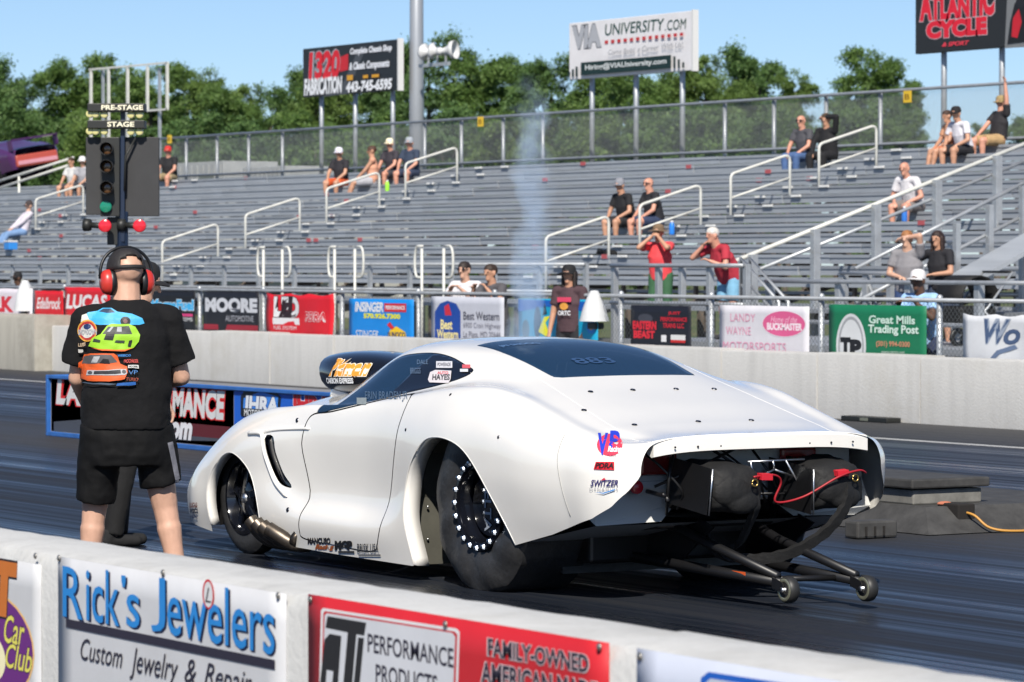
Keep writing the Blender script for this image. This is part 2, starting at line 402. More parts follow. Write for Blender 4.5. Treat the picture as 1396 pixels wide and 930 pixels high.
banner('wall_banner', 'red banner reading ATI Performance Products in a pale rounded panel on the near wall', NB, 420, 829, 810, 0.06, RD, [
    ('p', [(434, 990), (438, 832), (441, 829), (623, 857), (627, 862), (622, 1010)], (222, 222, 224)), ('p', [(437, 990), (441, 836), (443, 833), (620, 861), (624, 865), (619, 1010)], RD),
    ('p', [(439, 990), (443, 839), (446, 836), (617, 863), (621, 868), (616, 1010)], W2),
    ('p', [(444, 856), (447, 840), (500, 849), (497, 867)], (32, 30, 32)), ('p', [(475, 858), (487, 860), (480, 940), (468, 938)], (32, 30, 32)),
    ('p', [(436, 940), (443, 872), (450, 864), (466, 867), (461, 938), (453, 938), (455, 915), (446, 913), (444, 940)], (32, 30, 32)), ('p', [(489, 869), (497, 870), (490, 942), (482, 941)], (32, 30, 32)),
    ('t', 'PERFORMANCE', (502, 889), (619, 884), DK, dict(bold=.012)), ('t', 'PRODUCTS', (513, 931), (597, 921), DK, dict(bold=.012)),
    ('t', 'FAMILY-OWNED', (666, 894), (803, 893), DK, dict(bold=.03, edge=(214, 200, 202), ew=.035)), ('t', 'AMERICAN MADE', (657, 931), (815, 930), DK, dict(bold=.03, edge=(214, 200, 202), ew=.035))],
    rivets=[(425, 817), (609, 851), (819, 882)])
banner('wall_banner', 'pale blue-grey banner with blue rounded frame at the right end of the near wall', NB, 868, 1330, 884, 0.05, (190, 196, 212), [
    ('p', [(950, 975), (956, 924), (966, 916), (1180, 948), (1300, 1000)], (22, 92, 190)), ('p', [(960, 975), (963, 930), (969, 925), (1175, 957), (1290, 1010)], (190, 196, 212))],
    rivets=[(874, 895)])

# ================================================================== far wall, old barrier end
fwm = concrete_mat('pale_concrete', (0.53, 0.525, 0.51), 0.16, 0.18)
fw = empty('far_barrier_wall', (-40, 24.5, 0), label='long pale concrete barrier wall on the far side of the track', cat='barrier wall')
xl = onY(71, 500, 24.5).x
wall_segs(fw, xl, xl + 1.9 * 20, 1.9, 24.5, 24.85, 0.735, 0.025, fwm, gap=0.03, jit=0.012, seed=3)
ob = empty('old_barrier_block', (xl - 8, 24.2, 0), label='stained older concrete barrier at the left end of the far wall', cat='barrier wall')
wall_segs(ob, xl - 30, xl - 0.02, 6.0, 24.2, 24.9, 0.90, 0.07, concrete_mat('stained_concrete', (0.40, 0.38, 0.33), 0.3, 0.5), seed=5)
q = onY(1189, 569, 24.38)
sb = empty('sensor_box', (q.x, 24.36, 0), label='small flat black sensor box on the ground against the far wall', cat='sensor box')
MB().box(-0.42, 0.42, -0.1, 0.1, 0.0, 0.055).build('case', mat('black_plastic', (0.015, 0.016, 0.015), 0.5), sb, bevel=0.01)
MB().box(-0.06, 0.08, -0.106, -0.1, 0.012, 0.045).build('lens', mat('grey_plastic', (0.16, 0.17, 0.14), 0.3), sb)

# ================================================================== mesh fence along the far wall, with banners
def chain_mat(key, pitch, wire, col=(0.3, 0.31, 0.31)):
    m = bpy.data.materials.new(key); m.use_nodes = True; nt = m.node_tree; b = nt.nodes['Principled BSDF']
    b.inputs['Base Color'].default_value = (*col, 1); b.inputs['Metallic'].default_value = 0.5; b.inputs['Roughness'].default_value = 0.5
    tc = N(nt, 'ShaderNodeTexCoord'); sp = N(nt, 'ShaderNodeSeparateXYZ'); nt.links.new(tc.outputs['Object'], sp.inputs[0])
    outs = []
    for op in ('ADD', 'SUBTRACT'):
        a = N(nt, 'ShaderNodeMath', operation=op); nt.links.new(sp.outputs[0], a.inputs[0]); nt.links.new(sp.outputs[2], a.inputs[1])
        p = N(nt, 'ShaderNodeMath', operation='PINGPONG'); nt.links.new(a.outputs[0], p.inputs[0]); p.inputs[1].default_value = pitch / 2
        l = N(nt, 'ShaderNodeMath', operation='LESS_THAN'); nt.links.new(p.outputs[0], l.inputs[0]); l.inputs[1].default_value = wire
        outs.append(l)
    mx = N(nt, 'ShaderNodeMath', operation='MAXIMUM'); nt.links.new(outs[0].outputs[0], mx.inputs[0]); nt.links.new(outs[1].outputs[0], mx.inputs[1])
    nt.links.new(mx.outputs[0], b.inputs['Alpha'])
    return m
galv = mat('galvanised_steel', (0.44, 0.46, 0.48), 0.45, 0.55, var=0.15, scale=5)
FY = 25.0
fence = empty('trackside_fence', (-40, FY, 0), label='waist high chain link fence behind the far wall hung with sponsor banners', cat='fence')
x0, x1 = -85.0, -24.0
obj('wire_mesh', [(x0 + 40, 0, 0.05), (x1 + 40, 0, 0.05), (x1 + 40, 0, 1.32), (x0 + 40, 0, 1.32)], [(0, 1, 2, 3)], chain_mat('chain_link_low', 0.07, 0.0035, (0.16, 0.17, 0.17)), fence)
MB().tube([(x0 + 40, 0, 1.335), (x1 + 40, 0, 1.335)], 0.024).build('top_rail', galv, fence, True)
for px in (-20, 86, 167, 270, 357, 464, 568, 672, 844, 967, 1117, 1278, 1420):
    X = onY(px, 430, FY).x + 40
    MB().tube([(X, 0.03, 0), (X, 0.03, 1.36)], 0.035).sphere((X, 0.03, 1.36), 0.04, 10, 6).build('post', galv, fence, True)
BY = FY - 0.06
WH = (222, 222, 224); BK = (18, 18, 22); RDB = (206, 24, 40)
banner('fence_banner', 'white banner with red lettering at the far left of the trackside fence', BY, -60, 44, 392, 0.6, (214, 208, 216), [
    ('t', 'SLK', (-20, 425), (19, 404), (206, 30, 50), dict(bold=.05))], droop=.01)
banner('fence_banner', 'small red banner with slanted white script, left of the announcer horn', BY, 47, 86, 396, 0.6, (200, 22, 34), [
    ('t', 'Edelbrock', (50, 421), (83, 406), WH, dict(shear=.4, bold=.02))], droop=.006)
banner('fence_banner', 'red banner with tall white letters beside the man in black', BY, 88, 150, 391, 0.6, (200, 22, 34), [
    ('t', 'LUCAS', (90, 421), (146, 402), WH, dict(bold=.04, shear=.15))], droop=.006)
banner('fence_banner', 'black banner with pale blue MagnaFuel lettering', BY, 205, 266, 396, 0.6, BK, [
    ('t', 'MagnaFuel', (206, 426), (264, 409), (60, 170, 225), dict(bold=.05, edge=(220, 230, 236))), ('r', (238, 431), (263, 428), (206, 60, 120)), ('t', 'FUEL SYSTEMS', (222, 437), (263, 433), WH)], droop=.006)
banner('fence_banner', 'black and silver Moore Automotive banner', BY, 277, 353, 397, 0.55, (24, 24, 30), [
    ('r', (278, 449), (352, 444), (150, 30, 46)), ('t', 'MOORE', (280, 425), (351, 407), (200, 202, 208), dict(bold=.06, edge=(70, 74, 84))), ('t', 'AUTOMOTIVE', (308, 438), (346, 431), (170, 172, 180))], droop=.006)
banner('fence_banner', 'crumpled red banner with white block letters and PDRA', BY, 364, 454, 399, 0.55, (204, 22, 38), [
    ('t', 'LED', (374, 432), (408, 405), WH, dict(bold=.07, edge=(40, 20, 24))), ('r', (373, 442), (407, 434), WH), ('t', 'PDRA', (415, 438), (444, 426), (204, 22, 38), dict(bold=.03, shear=.2, edge=WH, ew=.05)), ('t', 'FUEL SYSTEM', (374, 449), (403, 445), WH)], droop=.03)
banner('fence_banner', 'bright blue Insinger Performance banner', BY, 476, 564, 407, 0.5, (12, 128, 208), [
    ('t', 'INSINGER', (484, 425), (523, 412), WH, dict(bold=.04, shear=.15)), ('r', (524, 425), (554, 414), (200, 30, 40)), ('t', 'PERFORMANCE', (526, 422), (552, 417), WH, dict(bold=.03)),
    ('t', '570.926.7300', (496, 434), (546, 428), (226, 222, 40), dict(bold=.05)), ('t', 'STINGER', (485, 460), (516, 451), WH, dict(shear=.2)),
    ('p', [(528, 462), (532, 450), (541, 445), (553, 453), (555, 463)], (232, 190, 24)), ('p', [(528, 443), (532, 439), (538, 447), (535, 450)], (200, 30, 40)), ('t', 'SUNOCO', (529, 460), (553, 453), (20, 40, 90), dict(bold=.04))])
banner('fence_banner', 'pale grey Best Western banner with blue shield under two leaning men', BY, 588, 687, 404, 0.5, (188, 190, 200), [
    ('p', [(593, 475), (593, 425), (600, 414), (610, 410), (622, 414), (628, 425), (628, 475)], (22, 66, 150)), ('p', [(607, 430), (606, 418), (612, 414), (616, 430)], (196, 40, 60)),
    ('t', 'Best', (601, 449), (617, 436), (236, 220, 150), dict(bold=.03)), ('t', 'Western', (596, 461), (625, 450), (236, 220, 150), dict(bold=.03)),
    ('t', 'Best Western', (632, 436), (681, 426), (70, 70, 84), dict(bold=.01)), ('t', '6900 Crain Highway', (632, 449), (683, 441), (120, 120, 134)), ('t', 'La Plata, MD 20646', (632, 461), (683, 453), (110, 110, 124))])
banner('fence_banner', 'turquoise banner with a painted yellow and dark fish behind the woman in black cap', BY, 707, 815, 407, 0.5, (14, 150, 190), [
    ('p', [(707, 425), (707, 408), (815, 412), (815, 430), (780, 421), (745, 418)], (16, 90, 180)), ('e', (728, 462), (738, 418), (24, 60, 80)), ('p', [(734, 452), (742, 432), (750, 431), (744, 440), (750, 458), (745, 459)], (220, 216, 30)),
    ('p', [(740, 430), (743, 412), (746, 428)], (20, 40, 50)), ('e', (712, 462), (722, 436), (60, 90, 100)), ('e', (800, 455), (813, 437), (30, 130, 210)), ('e', (803, 450), (809, 443), (206, 150, 60))])
banner('fence_banner', 'black banner with red lettering and badge, right of the announcer horn', BY, 860, 942, 416, 0.5, (22, 24, 34), [
    ('e', (870, 440), (890, 428), (60, 62, 72)), ('t', 'EASTERN', (863, 449), (895, 438), (206, 36, 52), dict(bold=.06)), ('t', 'BEAST', (864, 461), (893, 451), (206, 36, 52), dict(bold=.06)),
    ('t', 'JUST', (911, 430), (928, 425), (200, 36, 52), dict(bold=.03)), ('t', 'PERFORMANCE', (901, 438), (937, 433), (200, 36, 52), dict(bold=.03)), ('t', 'TRANS LLC', (904, 447), (933, 441), (200, 36, 52), dict(bold=.03)),
    ('r', (902, 466), (909, 457), WH), ('r', (915, 464), (935, 457), (214, 214, 214)), ('r', (915, 467), (935, 464), (196, 40, 40))])
PK = (214, 92, 140)
banner('fence_banner', 'white Landy Wayne Motorsports banner with a pink oval', BY, 981, 1103, 416, 0.5, (208, 206, 212), [
    ('e', (1039, 459), (1099, 424), (224, 214, 222)), ('e', (1040, 458), (1098, 425), PK), ('t', 'Home of the', (1051, 439), (1087, 432), (240, 190, 210), dict(shear=.3)), ('t', 'BUCKMASTER', (1046, 450), (1094, 441), (240, 222, 230), dict(bold=.05)),
    ('t', 'LANDY', (996, 438), (1030, 428), (216, 150, 176)), ('t', 'WAYNE', (990, 456), (1024, 446), (216, 150, 176)), ('t', 'MOTORSPORTS', (986, 477), (1072, 468), (216, 150, 176))])
GN = (18, 112, 76)
banner('fence_banner', 'green Great Mills Trading Post banner under the man in light blue', BY, 1130, 1263, 415, 0.45, GN, [
    ('e', (1140, 515), (1181, 428), (206, 208, 210)), ('e', (1143, 512), (1178, 432), (150, 152, 156)), ('e', (1145, 509), (1176, 436), (206, 208, 210)), ('t', 'T', (1146, 484), (1160, 460), BK, dict(bold=.08)), ('t', 'P', (1159, 486), (1175, 463), BK, dict(bold=.08)),
    ('t', 'Great Mills', (1185, 441), (1248, 431), (196, 222, 208), dict(bold=.03)), ('t', 'Trading Post', (1184, 457), (1253, 444), (206, 228, 216), dict(bold=.03)), ('t', '(301) 994-0300', (1195, 474), (1241, 466), (206, 140, 110), dict(bold=.02)), ('t', 'www.gmtp.net', (1202, 484), (1234, 479), (190, 200, 190))])
banner('fence_banner', 'white banner with looping blue-grey monogram at the right edge of the fence', BY, 1313, 1440, 427, 0.45, (206, 208, 212), [
    ('t', 'W', (1342, 468), (1378, 436), (70, 88, 120), dict(shear=.3, bold=.03, edge=(150, 160, 176))), ('t', 'o', (1368, 470), (1390, 449), (70, 88, 120), dict(shear=.3, bold=.03)), ('p', [(1352, 488), (1360, 478), (1382, 470), (1386, 475), (1364, 483), (1356, 492)], (96, 112, 140))], droop=.025)

# ================================================================== centre line: banner block, low beam block, starting tree
CLY = 14.85
bl0 = onZ(67, 594); Xa = bl0.x; CLY = bl0.y; Xb = onY(436, 600, CLY).x + 0.6
blue = mat('blue_painted_steel', (0.03, 0.13, 0.42), 0.4, var=0.2, scale=4)
bb = empty('banner_block', (Xa + 2, CLY, 0), label='long low block on the centre line with performance and motorsports banners and blue edges', cat='block')
zt = onY(67, 511, CLY).z
MB().box(-2.0, Xb - Xa - 2, 0.012, 0.62, 0.02, zt - 0.02).build('core', mat('grey_block', (0.22, 0.22, 0.23), 0.8, var=0.2, scale=3), bb)
L = Xb - Xa
for z0, z1 in ((0.0, 0.045), (zt - 0.035, zt)): MB().box(-2.02, L - 2, -0.02, 0.03, z0, z1).build('edge_trim', blue, bb, bevel=0.006)
MB().box(-2.03, -1.985, -0.025, 0.62, 0.0, zt).build('end_trim', blue, bb, bevel=0.006)
def bput(p, l): return [(x - (Xa + 2), 0.012 - l, z) for x, z in p]
xs = onY(317, 560, CLY).x
cv = pxY(CLY)
prints(bb, [('r', (Xa + 0.03, 0.05), (xs, zt - 0.04), (22, 22, 26), dict(name='banner_sheet')), ('r', (xs + 0.01, 0.05), (Xb - .02, zt - 0.04), (26, 92, 196), dict(name='banner_sheet'))] + [px_el(e, cv) for e in [
    ('p', [(72, 588), (72, 575), (140, 570), (228, 585), (312, 592), (312, 602), (228, 600)], (70, 74, 84)), ('r', (232, 592), (312, 582), (92, 26, 32)),
    ('t', 'LAT', (75, 551), (128, 519), (210, 210, 210), dict(bold=.05, shear=.12, edge=(206, 34, 34), ew=.07)),
    ('t', 'PERFORMANCE', (165, 562), (305, 533), (210, 210, 210), dict(bold=.05, shear=.12, edge=(206, 34, 34), ew=.06)),
    ('t', '.com', (216, 597), (261, 577), (220, 220, 224), dict(bold=.05, shear=.25, edge=(30, 30, 34), ew=.06)),
    ('p', [(327, 566), (327, 541), (331, 534), (354, 529), (378, 537), (382, 543), (379, 570)], (22, 26, 40)), ('p', [(330, 562), (331, 543), (354, 534), (378, 541), (377, 566)], (60, 130, 220)),
    ('t', 'IHRA', (333, 561), (378, 542), (222, 226, 232), dict(bold=.05, shear=.1, edge=(24, 50, 120))), ('r', (328, 568), (380, 560), (20, 22, 30)), ('t', 'MOTORSPORTS', (332, 567), (377, 561), (220, 222, 226), dict(bold=.02)),
    ('t', 'IHRA', (399, 560), (450, 541), (200, 36, 48), dict(bold=.06, edge=(226, 226, 230)))]], bput, first=0)

lb0 = onZ(1150, 700); LY = 15.0
blk = mat('dusty_black_steel', (0.045, 0.044, 0.043), 0.75, var=0.4, scale=6, bump=0.2)
dst = mat('dusty_grey_concrete', (0.17, 0.165, 0.15), 0.85, var=0.3, scale=7, bump=0.2)
Xr = onY(1242, 655, LY - .34).x; Xl = Xr - 1.9
lowb = empty('timing_beam_block', (Xr - .9, LY, 0), label='low dusty black timing block on the centre line behind the car tail', cat='timing block')
o_ = Xr - .9
MB().box(Xl - o_, Xr - o_ - 0.03, -0.30, 0.27, 0.165, 0.262).build('housing', dst, lowb, bevel=0.01)
MB().box(Xl - o_ - .02, Xr - o_ + 0.01, -0.34, 0.31, 0.272, 0.335).build('lid', blk, lowb, bevel=0.012)
MB().add([(Xl - o_ - .6, -0.52, 0.006), (Xr - o_ + .42, -0.52, 0.006), (Xr - o_ + .18, -0.36, 0.165), (Xl - o_ - .6, -0.36, 0.165), (Xr - o_ + .18, 1.3, 0.165), (Xl - o_ - .6, 1.3, 0.165), (Xl - o_ - .6, 1.6, .006), (Xr - o_ + .42, 1.6, .006)],
    [(0, 1, 2, 3), (3, 2, 4, 5), (5, 4, 7, 6), (1, 7, 4, 2), (0, 3, 5, 6)]).build('ramp_base', blk, lowb)
qy = onX(1305, 676, Xr + .2).y - LY; qe = Xr - o_
MB().box(qe + .08, qe + .30, qy - .07, qy + .07, 0.07, 0.185).build('socket_hole', mat('dark_hole', (0.012, 0.01, 0.009), 0.9), lowb, bevel=.01)
MB().tube(crom([(qe + .28, qy, 0.13), (qe + .36, qy + .02, 0.11), (qe + .44, qy + .08, .035), (qe + .5, qy + .25, .012), (qe + .46, qy + .7, .012), (qe + .44, qy + 1.9, .012)], 6), 0.009, 6).build('cable', mat('orange_cable', (0.5, 0.25, 0.05), 0.5), lowb, True)
qv = onX(1185, 688, Xr + .35).y - LY
MB().box(qe + .30, qe + .44, qv - .16, qv + .16, 0.004, 0.115).build('vent_box', blk, lowb, bevel=0.015)
for k in range(3):
    MB().box(qe + .44, qe + .446, qv - .10 + k * .07, qv - .085 + k * .07, 0.02, 0.08).build('vent_slot', mat('dark_hole'), lowb)
MB().sphere((qe + .12, -.16, .18), .03, 8, 6, (1, 2.0, .5)).build('rag', mat('orange_rag', (.42, .14, .08), .9), lowb, True)

# starting tree
TB = onY(166, 330, CLY + .25); tree_l = empty('starting_light_tree', (TB.x, TB.y, 0), label='black drag strip starting light tree with amber, green and red lamps', cat='starting lights')
def TP(px, py, dy=0.0):
    q = onY(px, py, TB.y + dy); return (q.x - TB.x, dy, q.z)
tblk = mat('matt_black_panel', (0.028, 0.028, 0.03), 0.6, var=0.15, scale=3); tblue = mat('dark_blue_steel', (0.008, 0.018, 0.045), 0.4)
# camera sees the tree obliquely: panels are turned to face the staging car, i.e. towards the viewer's side
tr = math.radians(-27)
head = empty('starting_light_tree_tmp')
bpy.data.objects.remove(head)
u = Vector((S, C, 0)); nrm = Vector((C, -S, 0))       # sideways as seen, and towards the viewer
def TW(px, py, d=0.0):   # point on the plane through the tree that faces the starting line
    r = ray(px, py); base = Vector((TB.x, TB.y, 0)) + nrm * d
    t = (base - Vector((0, 0, H))).dot(nrm) / r.dot(nrm); q = Vector((0, 0, H)) + r * t
    return q - Vector((TB.x, TB.y, 0))
def tquad(name, a, b, th, m, d=0.0, parent=tree_l, bev=0.006):
    p = [TW(a[0], b[1], d), TW(b[0], b[1], d), TW(b[0], a[1], d), TW(a[0], a[1], d)]
    return MB().prism(p, nrm * -th).build(name, m, parent, bevel=bev)
zc = TW(166, 330).z
MB().box(-0.05, 0.05, -0.05, 0.05, 0.0, zc + .3).build('pole', tblue, tree_l, bevel=0.01)
MB().box(-0.3, 0.3, -0.3, 0.3, 0.0, 0.03).build('base_plate', tblk, tree_l, bevel=0.01)
tquad('left_panel', (117, 293), (160, 187), 0.04, tblk)
tquad('right_panel', (168, 295), (217, 187), 0.04, tblk)
tquad('spine', (164, 330), (170, 150), 0.10, tblue, 0.06)
tquad('lamp_column', (137, 295), (163, 187), 0.08, mat('black_plastic'), 0.10)
tquad('lower_bracket', (146, 334), (167, 296), 0.10, mat('black_plastic'), 0.03)
for a, b, s_, tx in (((119, 152), (197, 141), 'PRE-STAGE', (138, 195)), ((119, 175), (197, 164), 'STAGE', (146, 183))):
    p = tquad('sign_box', a, b, 0.22, mat('black_plastic'), 0.14)
    els = [('t', s_, (tx[0], a[1] - 2), (tx[1], b[1] + 2), (232, 226, 200), dict(bold=.03))]
    prints(p, els, lambda P, l: [TW(x, y, 0.146 + l) for x, y in P])
lamp_am = mat('amber_glass', (0.10, 0.045, 0.015), 0.15, coat=.5); lamp_gr = mat('green_glass', (0.01, 0.20, 0.12), 0.15, coat=.5); lamp_rd = mat('red_glass', (0.62, 0.015, 0.03), 0.2, coat=.5); lamp_yl = mat('pale_yellow_glass', (0.62, 0.58, 0.26), 0.25, coat=.4)
def lamp(px, py, rpx, m, d=0.14, hood=True, parent=tree_l):
    c = TW(px, py, d); r = (TW(px + rpx, py, d) - c).length
    o = MB().lathe([(0.001, r * .16), (r * .5, r * .13), (r * .85, r * .06), (r * .95, 0), (r * .95, -0.06), (0.001, -0.06)], c, nrm, 20).build('lamp', m, parent, True)
    if hood: MB().lathe([(r * 1.02, -0.05), (r * 1.08, 0.10), (r * 1.12, 0.10), (r * 1.08, -0.05)], c, nrm, 20).build('lamp_hood', tblk, o, True)
    return o
for y in (203, 227, 256): lamp(146, y, 8, lamp_am)
lamp(144, 282, 8.5, lamp_gr, hood=False)
for x, y in ((122, 155.5), (130, 155.5), (142, 156), (178, 156.5), (190, 156.5), (122, 179), (130, 179), (142, 179), (178, 179.5), (190, 179.5)): lamp(x, y, 5.2, lamp_yl, 0.1, hood=False)
for x, y in ((143, 308), (190, 308)):
    o = lamp(x, y, 9.3, lamp_rd, 0.2, hood=False)
    c = TW(x, y, 0.1); c2 = TW(x - 20, y - 1, 0.06); r = .06
    MB().tube([c, c2], [0.03, 0.03], 10).lathe([(r * .2, -.02), (r, .0), (r * 1.1, .06), (r * .6, .07)], c2, (c - c2) * -1, 14).build('lamp_bracket', mat('black_plastic'), tree_l, True)
MB().tube([TW(185, 188, .05), TW(171, 213, .08), TW(170, 260, .08)], 0.012, 6).build('cable', mat('black_plastic'), tree_l, True)
# ================================================================== grandstand
BY1, BZ1, RUN, RISE, NR = 33.0, 1.13, 0.61, 0.178, 14
plank_m = mat('weathered_aluminium', (0.34, 0.365, 0.40), 0.5, 0.15, var=0.14, scale=1.2, stretch=(0.4, 3, 3))
plank_m2 = mat('weathered_aluminium_dark', (0.28, 0.30, 0.33), 0.55, 0.15, var=0.16, scale=1.2, stretch=(0.4, 3, 3))
steel_br = mat('brown_steel_frame', (0.13, 0.105, 0.085), 0.7, var=0.3, scale=8)
SX0, SX1, SEC = -98.0, -34.0, 6.4
gs = empty('grandstand', (-60, BY1, 0), label='long grey aluminium grandstand with stepped plank rows behind the far wall', cat='grandstand')
nsec = int((SX1 - SX0) / SEC)
def plank_mesh(nm, w, t, m):
    me = bpy.data.meshes.new(nm); b = MB().box(-SEC / 2 + .012, SEC / 2 - .012, -w / 2, w / 2, -t / 2, t / 2)
    me.from_pydata([tuple(p) for p in b.v], [], b.f); me.materials.append(m); return me
seat_me = plank_mesh('seat_plank', 0.25, 0.05, plank_m); foot_me = plank_mesh('foot_plank', 0.42, 0.045, plank_m2); rise_me = plank_mesh('riser_plank', 0.03, 0.092, plank_m)
seat_b = plank_mesh('seat_plank', 0.25, 0.05, plank_m2)
mark_r = mat('faded_red_marker', (0.42, 0.09, 0.10), 0.6); mark_w = mat('pale_seat_tag', (0.78, 0.78, 0.76), 0.5)
rr = random.Random(4)
SH = 0.39
def seat_z(i): return BZ1 + i * RISE + SH
for i in range(NR):
    y = i * RUN; z = BZ1 + i * RISE
    for k in range(nsec):
        x = SX0 + SEC * (k + .5) + 60
        if x > 19.5 and i < 2: continue
        jy, jz = rr.uniform(-.008, .008), rr.uniform(-.005, .005)
        link_mesh('seat_plank', seat_me if rr.random() < .7 else seat_b, None, gs, (x, y + .30 + jy, z + SH - .025 + jz))
        link_mesh('riser_plank', rise_me, None, gs, (x, y + .30 - .095 + jy, z + SH - .10 + jz))
        link_mesh('foot_plank', foot_me, None, gs, (x, y - .04, z - .03 + jz))
        for w in (0.15, 0.62):
            if rr.random() < .75: pass
m = MB()
for k in range(nsec * 3 + 1):      # raked stringers under the planks with their short posts
    x = SX0 + 60 + SEC / 3 * k
    s_ = MB().bar((x, -0.3, BZ1 - .22), (x, NR * RUN, BZ1 - .22 + NR * RISE + .08), 0.06, 0.14)
    for i in range(0, NR, 1):
        s_.box(x - .03, x + .03, i * RUN + .27, i * RUN + .33, BZ1 + i * RISE - .15, BZ1 + i * RISE + SH - .052)
    for i in (0, 5, 10): s_.box(x - .04, x + .04, i * RUN + .35, i * RUN + .43, 0, BZ1 + i * RISE - .15)
    s_.build('support_frame', steel_br, gs)
rr = random.Random(8)
for i in range(1, NR):
    for k in range(3):
        x = rr.uniform(-30, 22); z = seat_z(i) - .03
        MB().box(x - .09, x + .09, i * RUN + .168, i * RUN + .178, z - .03, z + .045).build('seat_marker', mark_r, gs)
AISLE = [onY(746, 403, BY1 + 0.2).x, onY(223, 385, BY1 + 0.2).x, onY(-150, 385, BY1 + .2).x]
for ai, ax in enumerate(AISLE):
    for i in range(NR):     # pale half-step edges up each aisle
        for sx in (-.55, .55):
            MB().box(ax + 60 + sx - .14, ax + 60 + sx + .14, i * RUN + .14, i * RUN + .163, seat_z(i) - .034, seat_z(i) + .004).build('step_edge', mark_w, gs)
rail_m = mat('cream_painted_tube', (0.60, 0.60, 0.56), 0.45, var=0.1, scale=4)
gname = [['lowest', 'second', 'third', 'topmost'], ['lowest', 'second', 'third', 'topmost'], ['lowest', 'second', 'third', 'topmost']]
def hand_rail(ax, i0, label):
    y0 = BY1 + i0 * RUN + .05; z0 = BZ1 + i0 * RISE; Lr = 2.1 * RUN
    o = empty('aisle_handrail', (ax, y0, z0), label=label, cat='handrail', group='aisle handrails of the grandstand')
    def P(y, z): return (0, y, z + y * RISE / RUN)
    h = 1.02
    MB().tube([P(0, 0), P(0, h - .09)] + arc(P(0, h - .09), P(0, h), P(.09, h))[1:] + [P(Lr - .14, h)] + arc(P(Lr - .14, h), P(Lr, h), P(Lr, h - .14))[1:] + [P(Lr, -.08)], 0.026, 8).build('rail', rail_m, o, True)
    MB().tube([P(0.02, h - .42), P(Lr - .02, h - .42)], 0.02, 8).build('mid_rail', rail_m, o, True)
    for y in (0, Lr): MB().box(-.035, .035, y - .035, y + .035, y * RISE / RUN - .12, y * RISE / RUN + .10).build('foot_socket', galv, o)
for ai, (ax, nm) in enumerate(zip(AISLE, ('right aisle', 'middle aisle', 'left aisle'))):
    for k in range(4):
        if ai == 2 and k < 2: continue
        hand_rail(ax, 0.2 + k * 3.15, 'pale tube handrail in the %s, %s one' % (nm, ('lowest', 'second lowest', 'second highest', 'highest')[k]))

# railing on the front walkway of the stand
fr = empty('front_walkway_railing', (-60, 31.6, 0), label='galvanised railing with square posts along the foot of the grandstand', cat='railing')
wx0, wx1 = -95.0, onY(800, 400, 31.6).x
for k in range(int((wx1 - wx0) / 1.42) + 1):
    x = wx0 + k * 1.42 + 60
    MB().box(x - .045, x + .045, -.03, .03, 0.0, 1.74).build('post', galv, fr)
for z in (1.72, 1.28): MB().tube([(wx0 + 60, -.05, z), (wx1 + 60, -.05, z)], 0.026, 8).build('rail', galv, fr, True)
MB().box(wx0 + 60, wx1 + 60 + 14, .1, 1.5, BZ1 - .12, BZ1 - .06).build('walkway_deck', plank_m2, fr)
# paired loop rails at the stairs
for px, lb in ((470, 'left of the Insinger banner top'), (590, 'above the Best Western banner'), (372, 'above the crumpled red banner')):
    q = onY(px, 395, 30.3); o = empty('stair_loop_rail', (q.x, 30.3, 0), label='pair of looped stair rails standing ' + lb, cat='handrail', group='looped stair rails')
    for sg in (-1, 1):
        a_ = .36 * sg; b_ = .56 * sg
        MB().tube([(a_, 0, 0), (a_, 0, 1.98)], 0.024, 8).tube([(a_, .02, 2.02), (b_ * .93, .02, 2.02)] + arc((b_ * .93, .02, 2.02), (b_ * 1.12, .02, 2.0), (b_ * 1.12, .02, 1.76))[1:] + arc((b_ * 1.12, .02, 1.76), (b_ * 1.12, .02, 1.5), (b_ * .93, .02, 1.5))[1:] + [(a_, .02, 1.5)], 0.022, 8).build('loop', rail_m, o, True)

# ------------------------------------------------------------------ platform, stair and ramp rails at the right
def post_rail(name, label, pts, hz, rails, pw=0.09, base=0.0, cat='railing', skip=()):
    o = empty(name, (pts[0][0], pts[0][1], 0), label=label, cat=cat); P0 = Vector((pts[0][0], pts[0][1], 0))
    for k, p in enumerate(pts):
        if k in skip: continue
        q = Vector(p) - P0; MB().box(q.x - pw / 2, q.x + pw / 2, q.y - pw / 2, q.y + pw / 2, base if base < p[2] else 0, p[2] + hz).build('post', galv, o, bevel=.006)
    for h in rails:
        MB().tube([Vector((p[0], p[1] - pw * .75, p[2] + h)) - P0 for p in pts], 0.028, 8).build('rail', galv, o, True)
    return o
PX = 27.5
plat = [onY(px, 420, PX) for px in (838, 898, 930, 968, 1018)]
post_rail('platform_railing', 'galvanised railing of the viewing platform below the woman in red', [(p.x, PX, 0.75) for p in plat], 0.98, (0.96, 0.45), 0.08)
st = empty('viewing_platform', (plat[0].x, PX + .1, 0), label='raised metal viewing platform under the woman in red and the man in maroon', cat='platform')
pw_ = plat[-1].x - plat[0].x
MB().box(-0.1, pw_ + 9.5, 0.0, 3.6, 0.62, 0.70).build('deck', plank_m2, st)
for x in np.linspace(0, pw_ + 9.3, 6): MB().box(x - .05, x + .05, .1, .2, 0, .62).box(x - .05, x + .05, 3.3, 3.4, 0, .62).build('leg', galv, st)
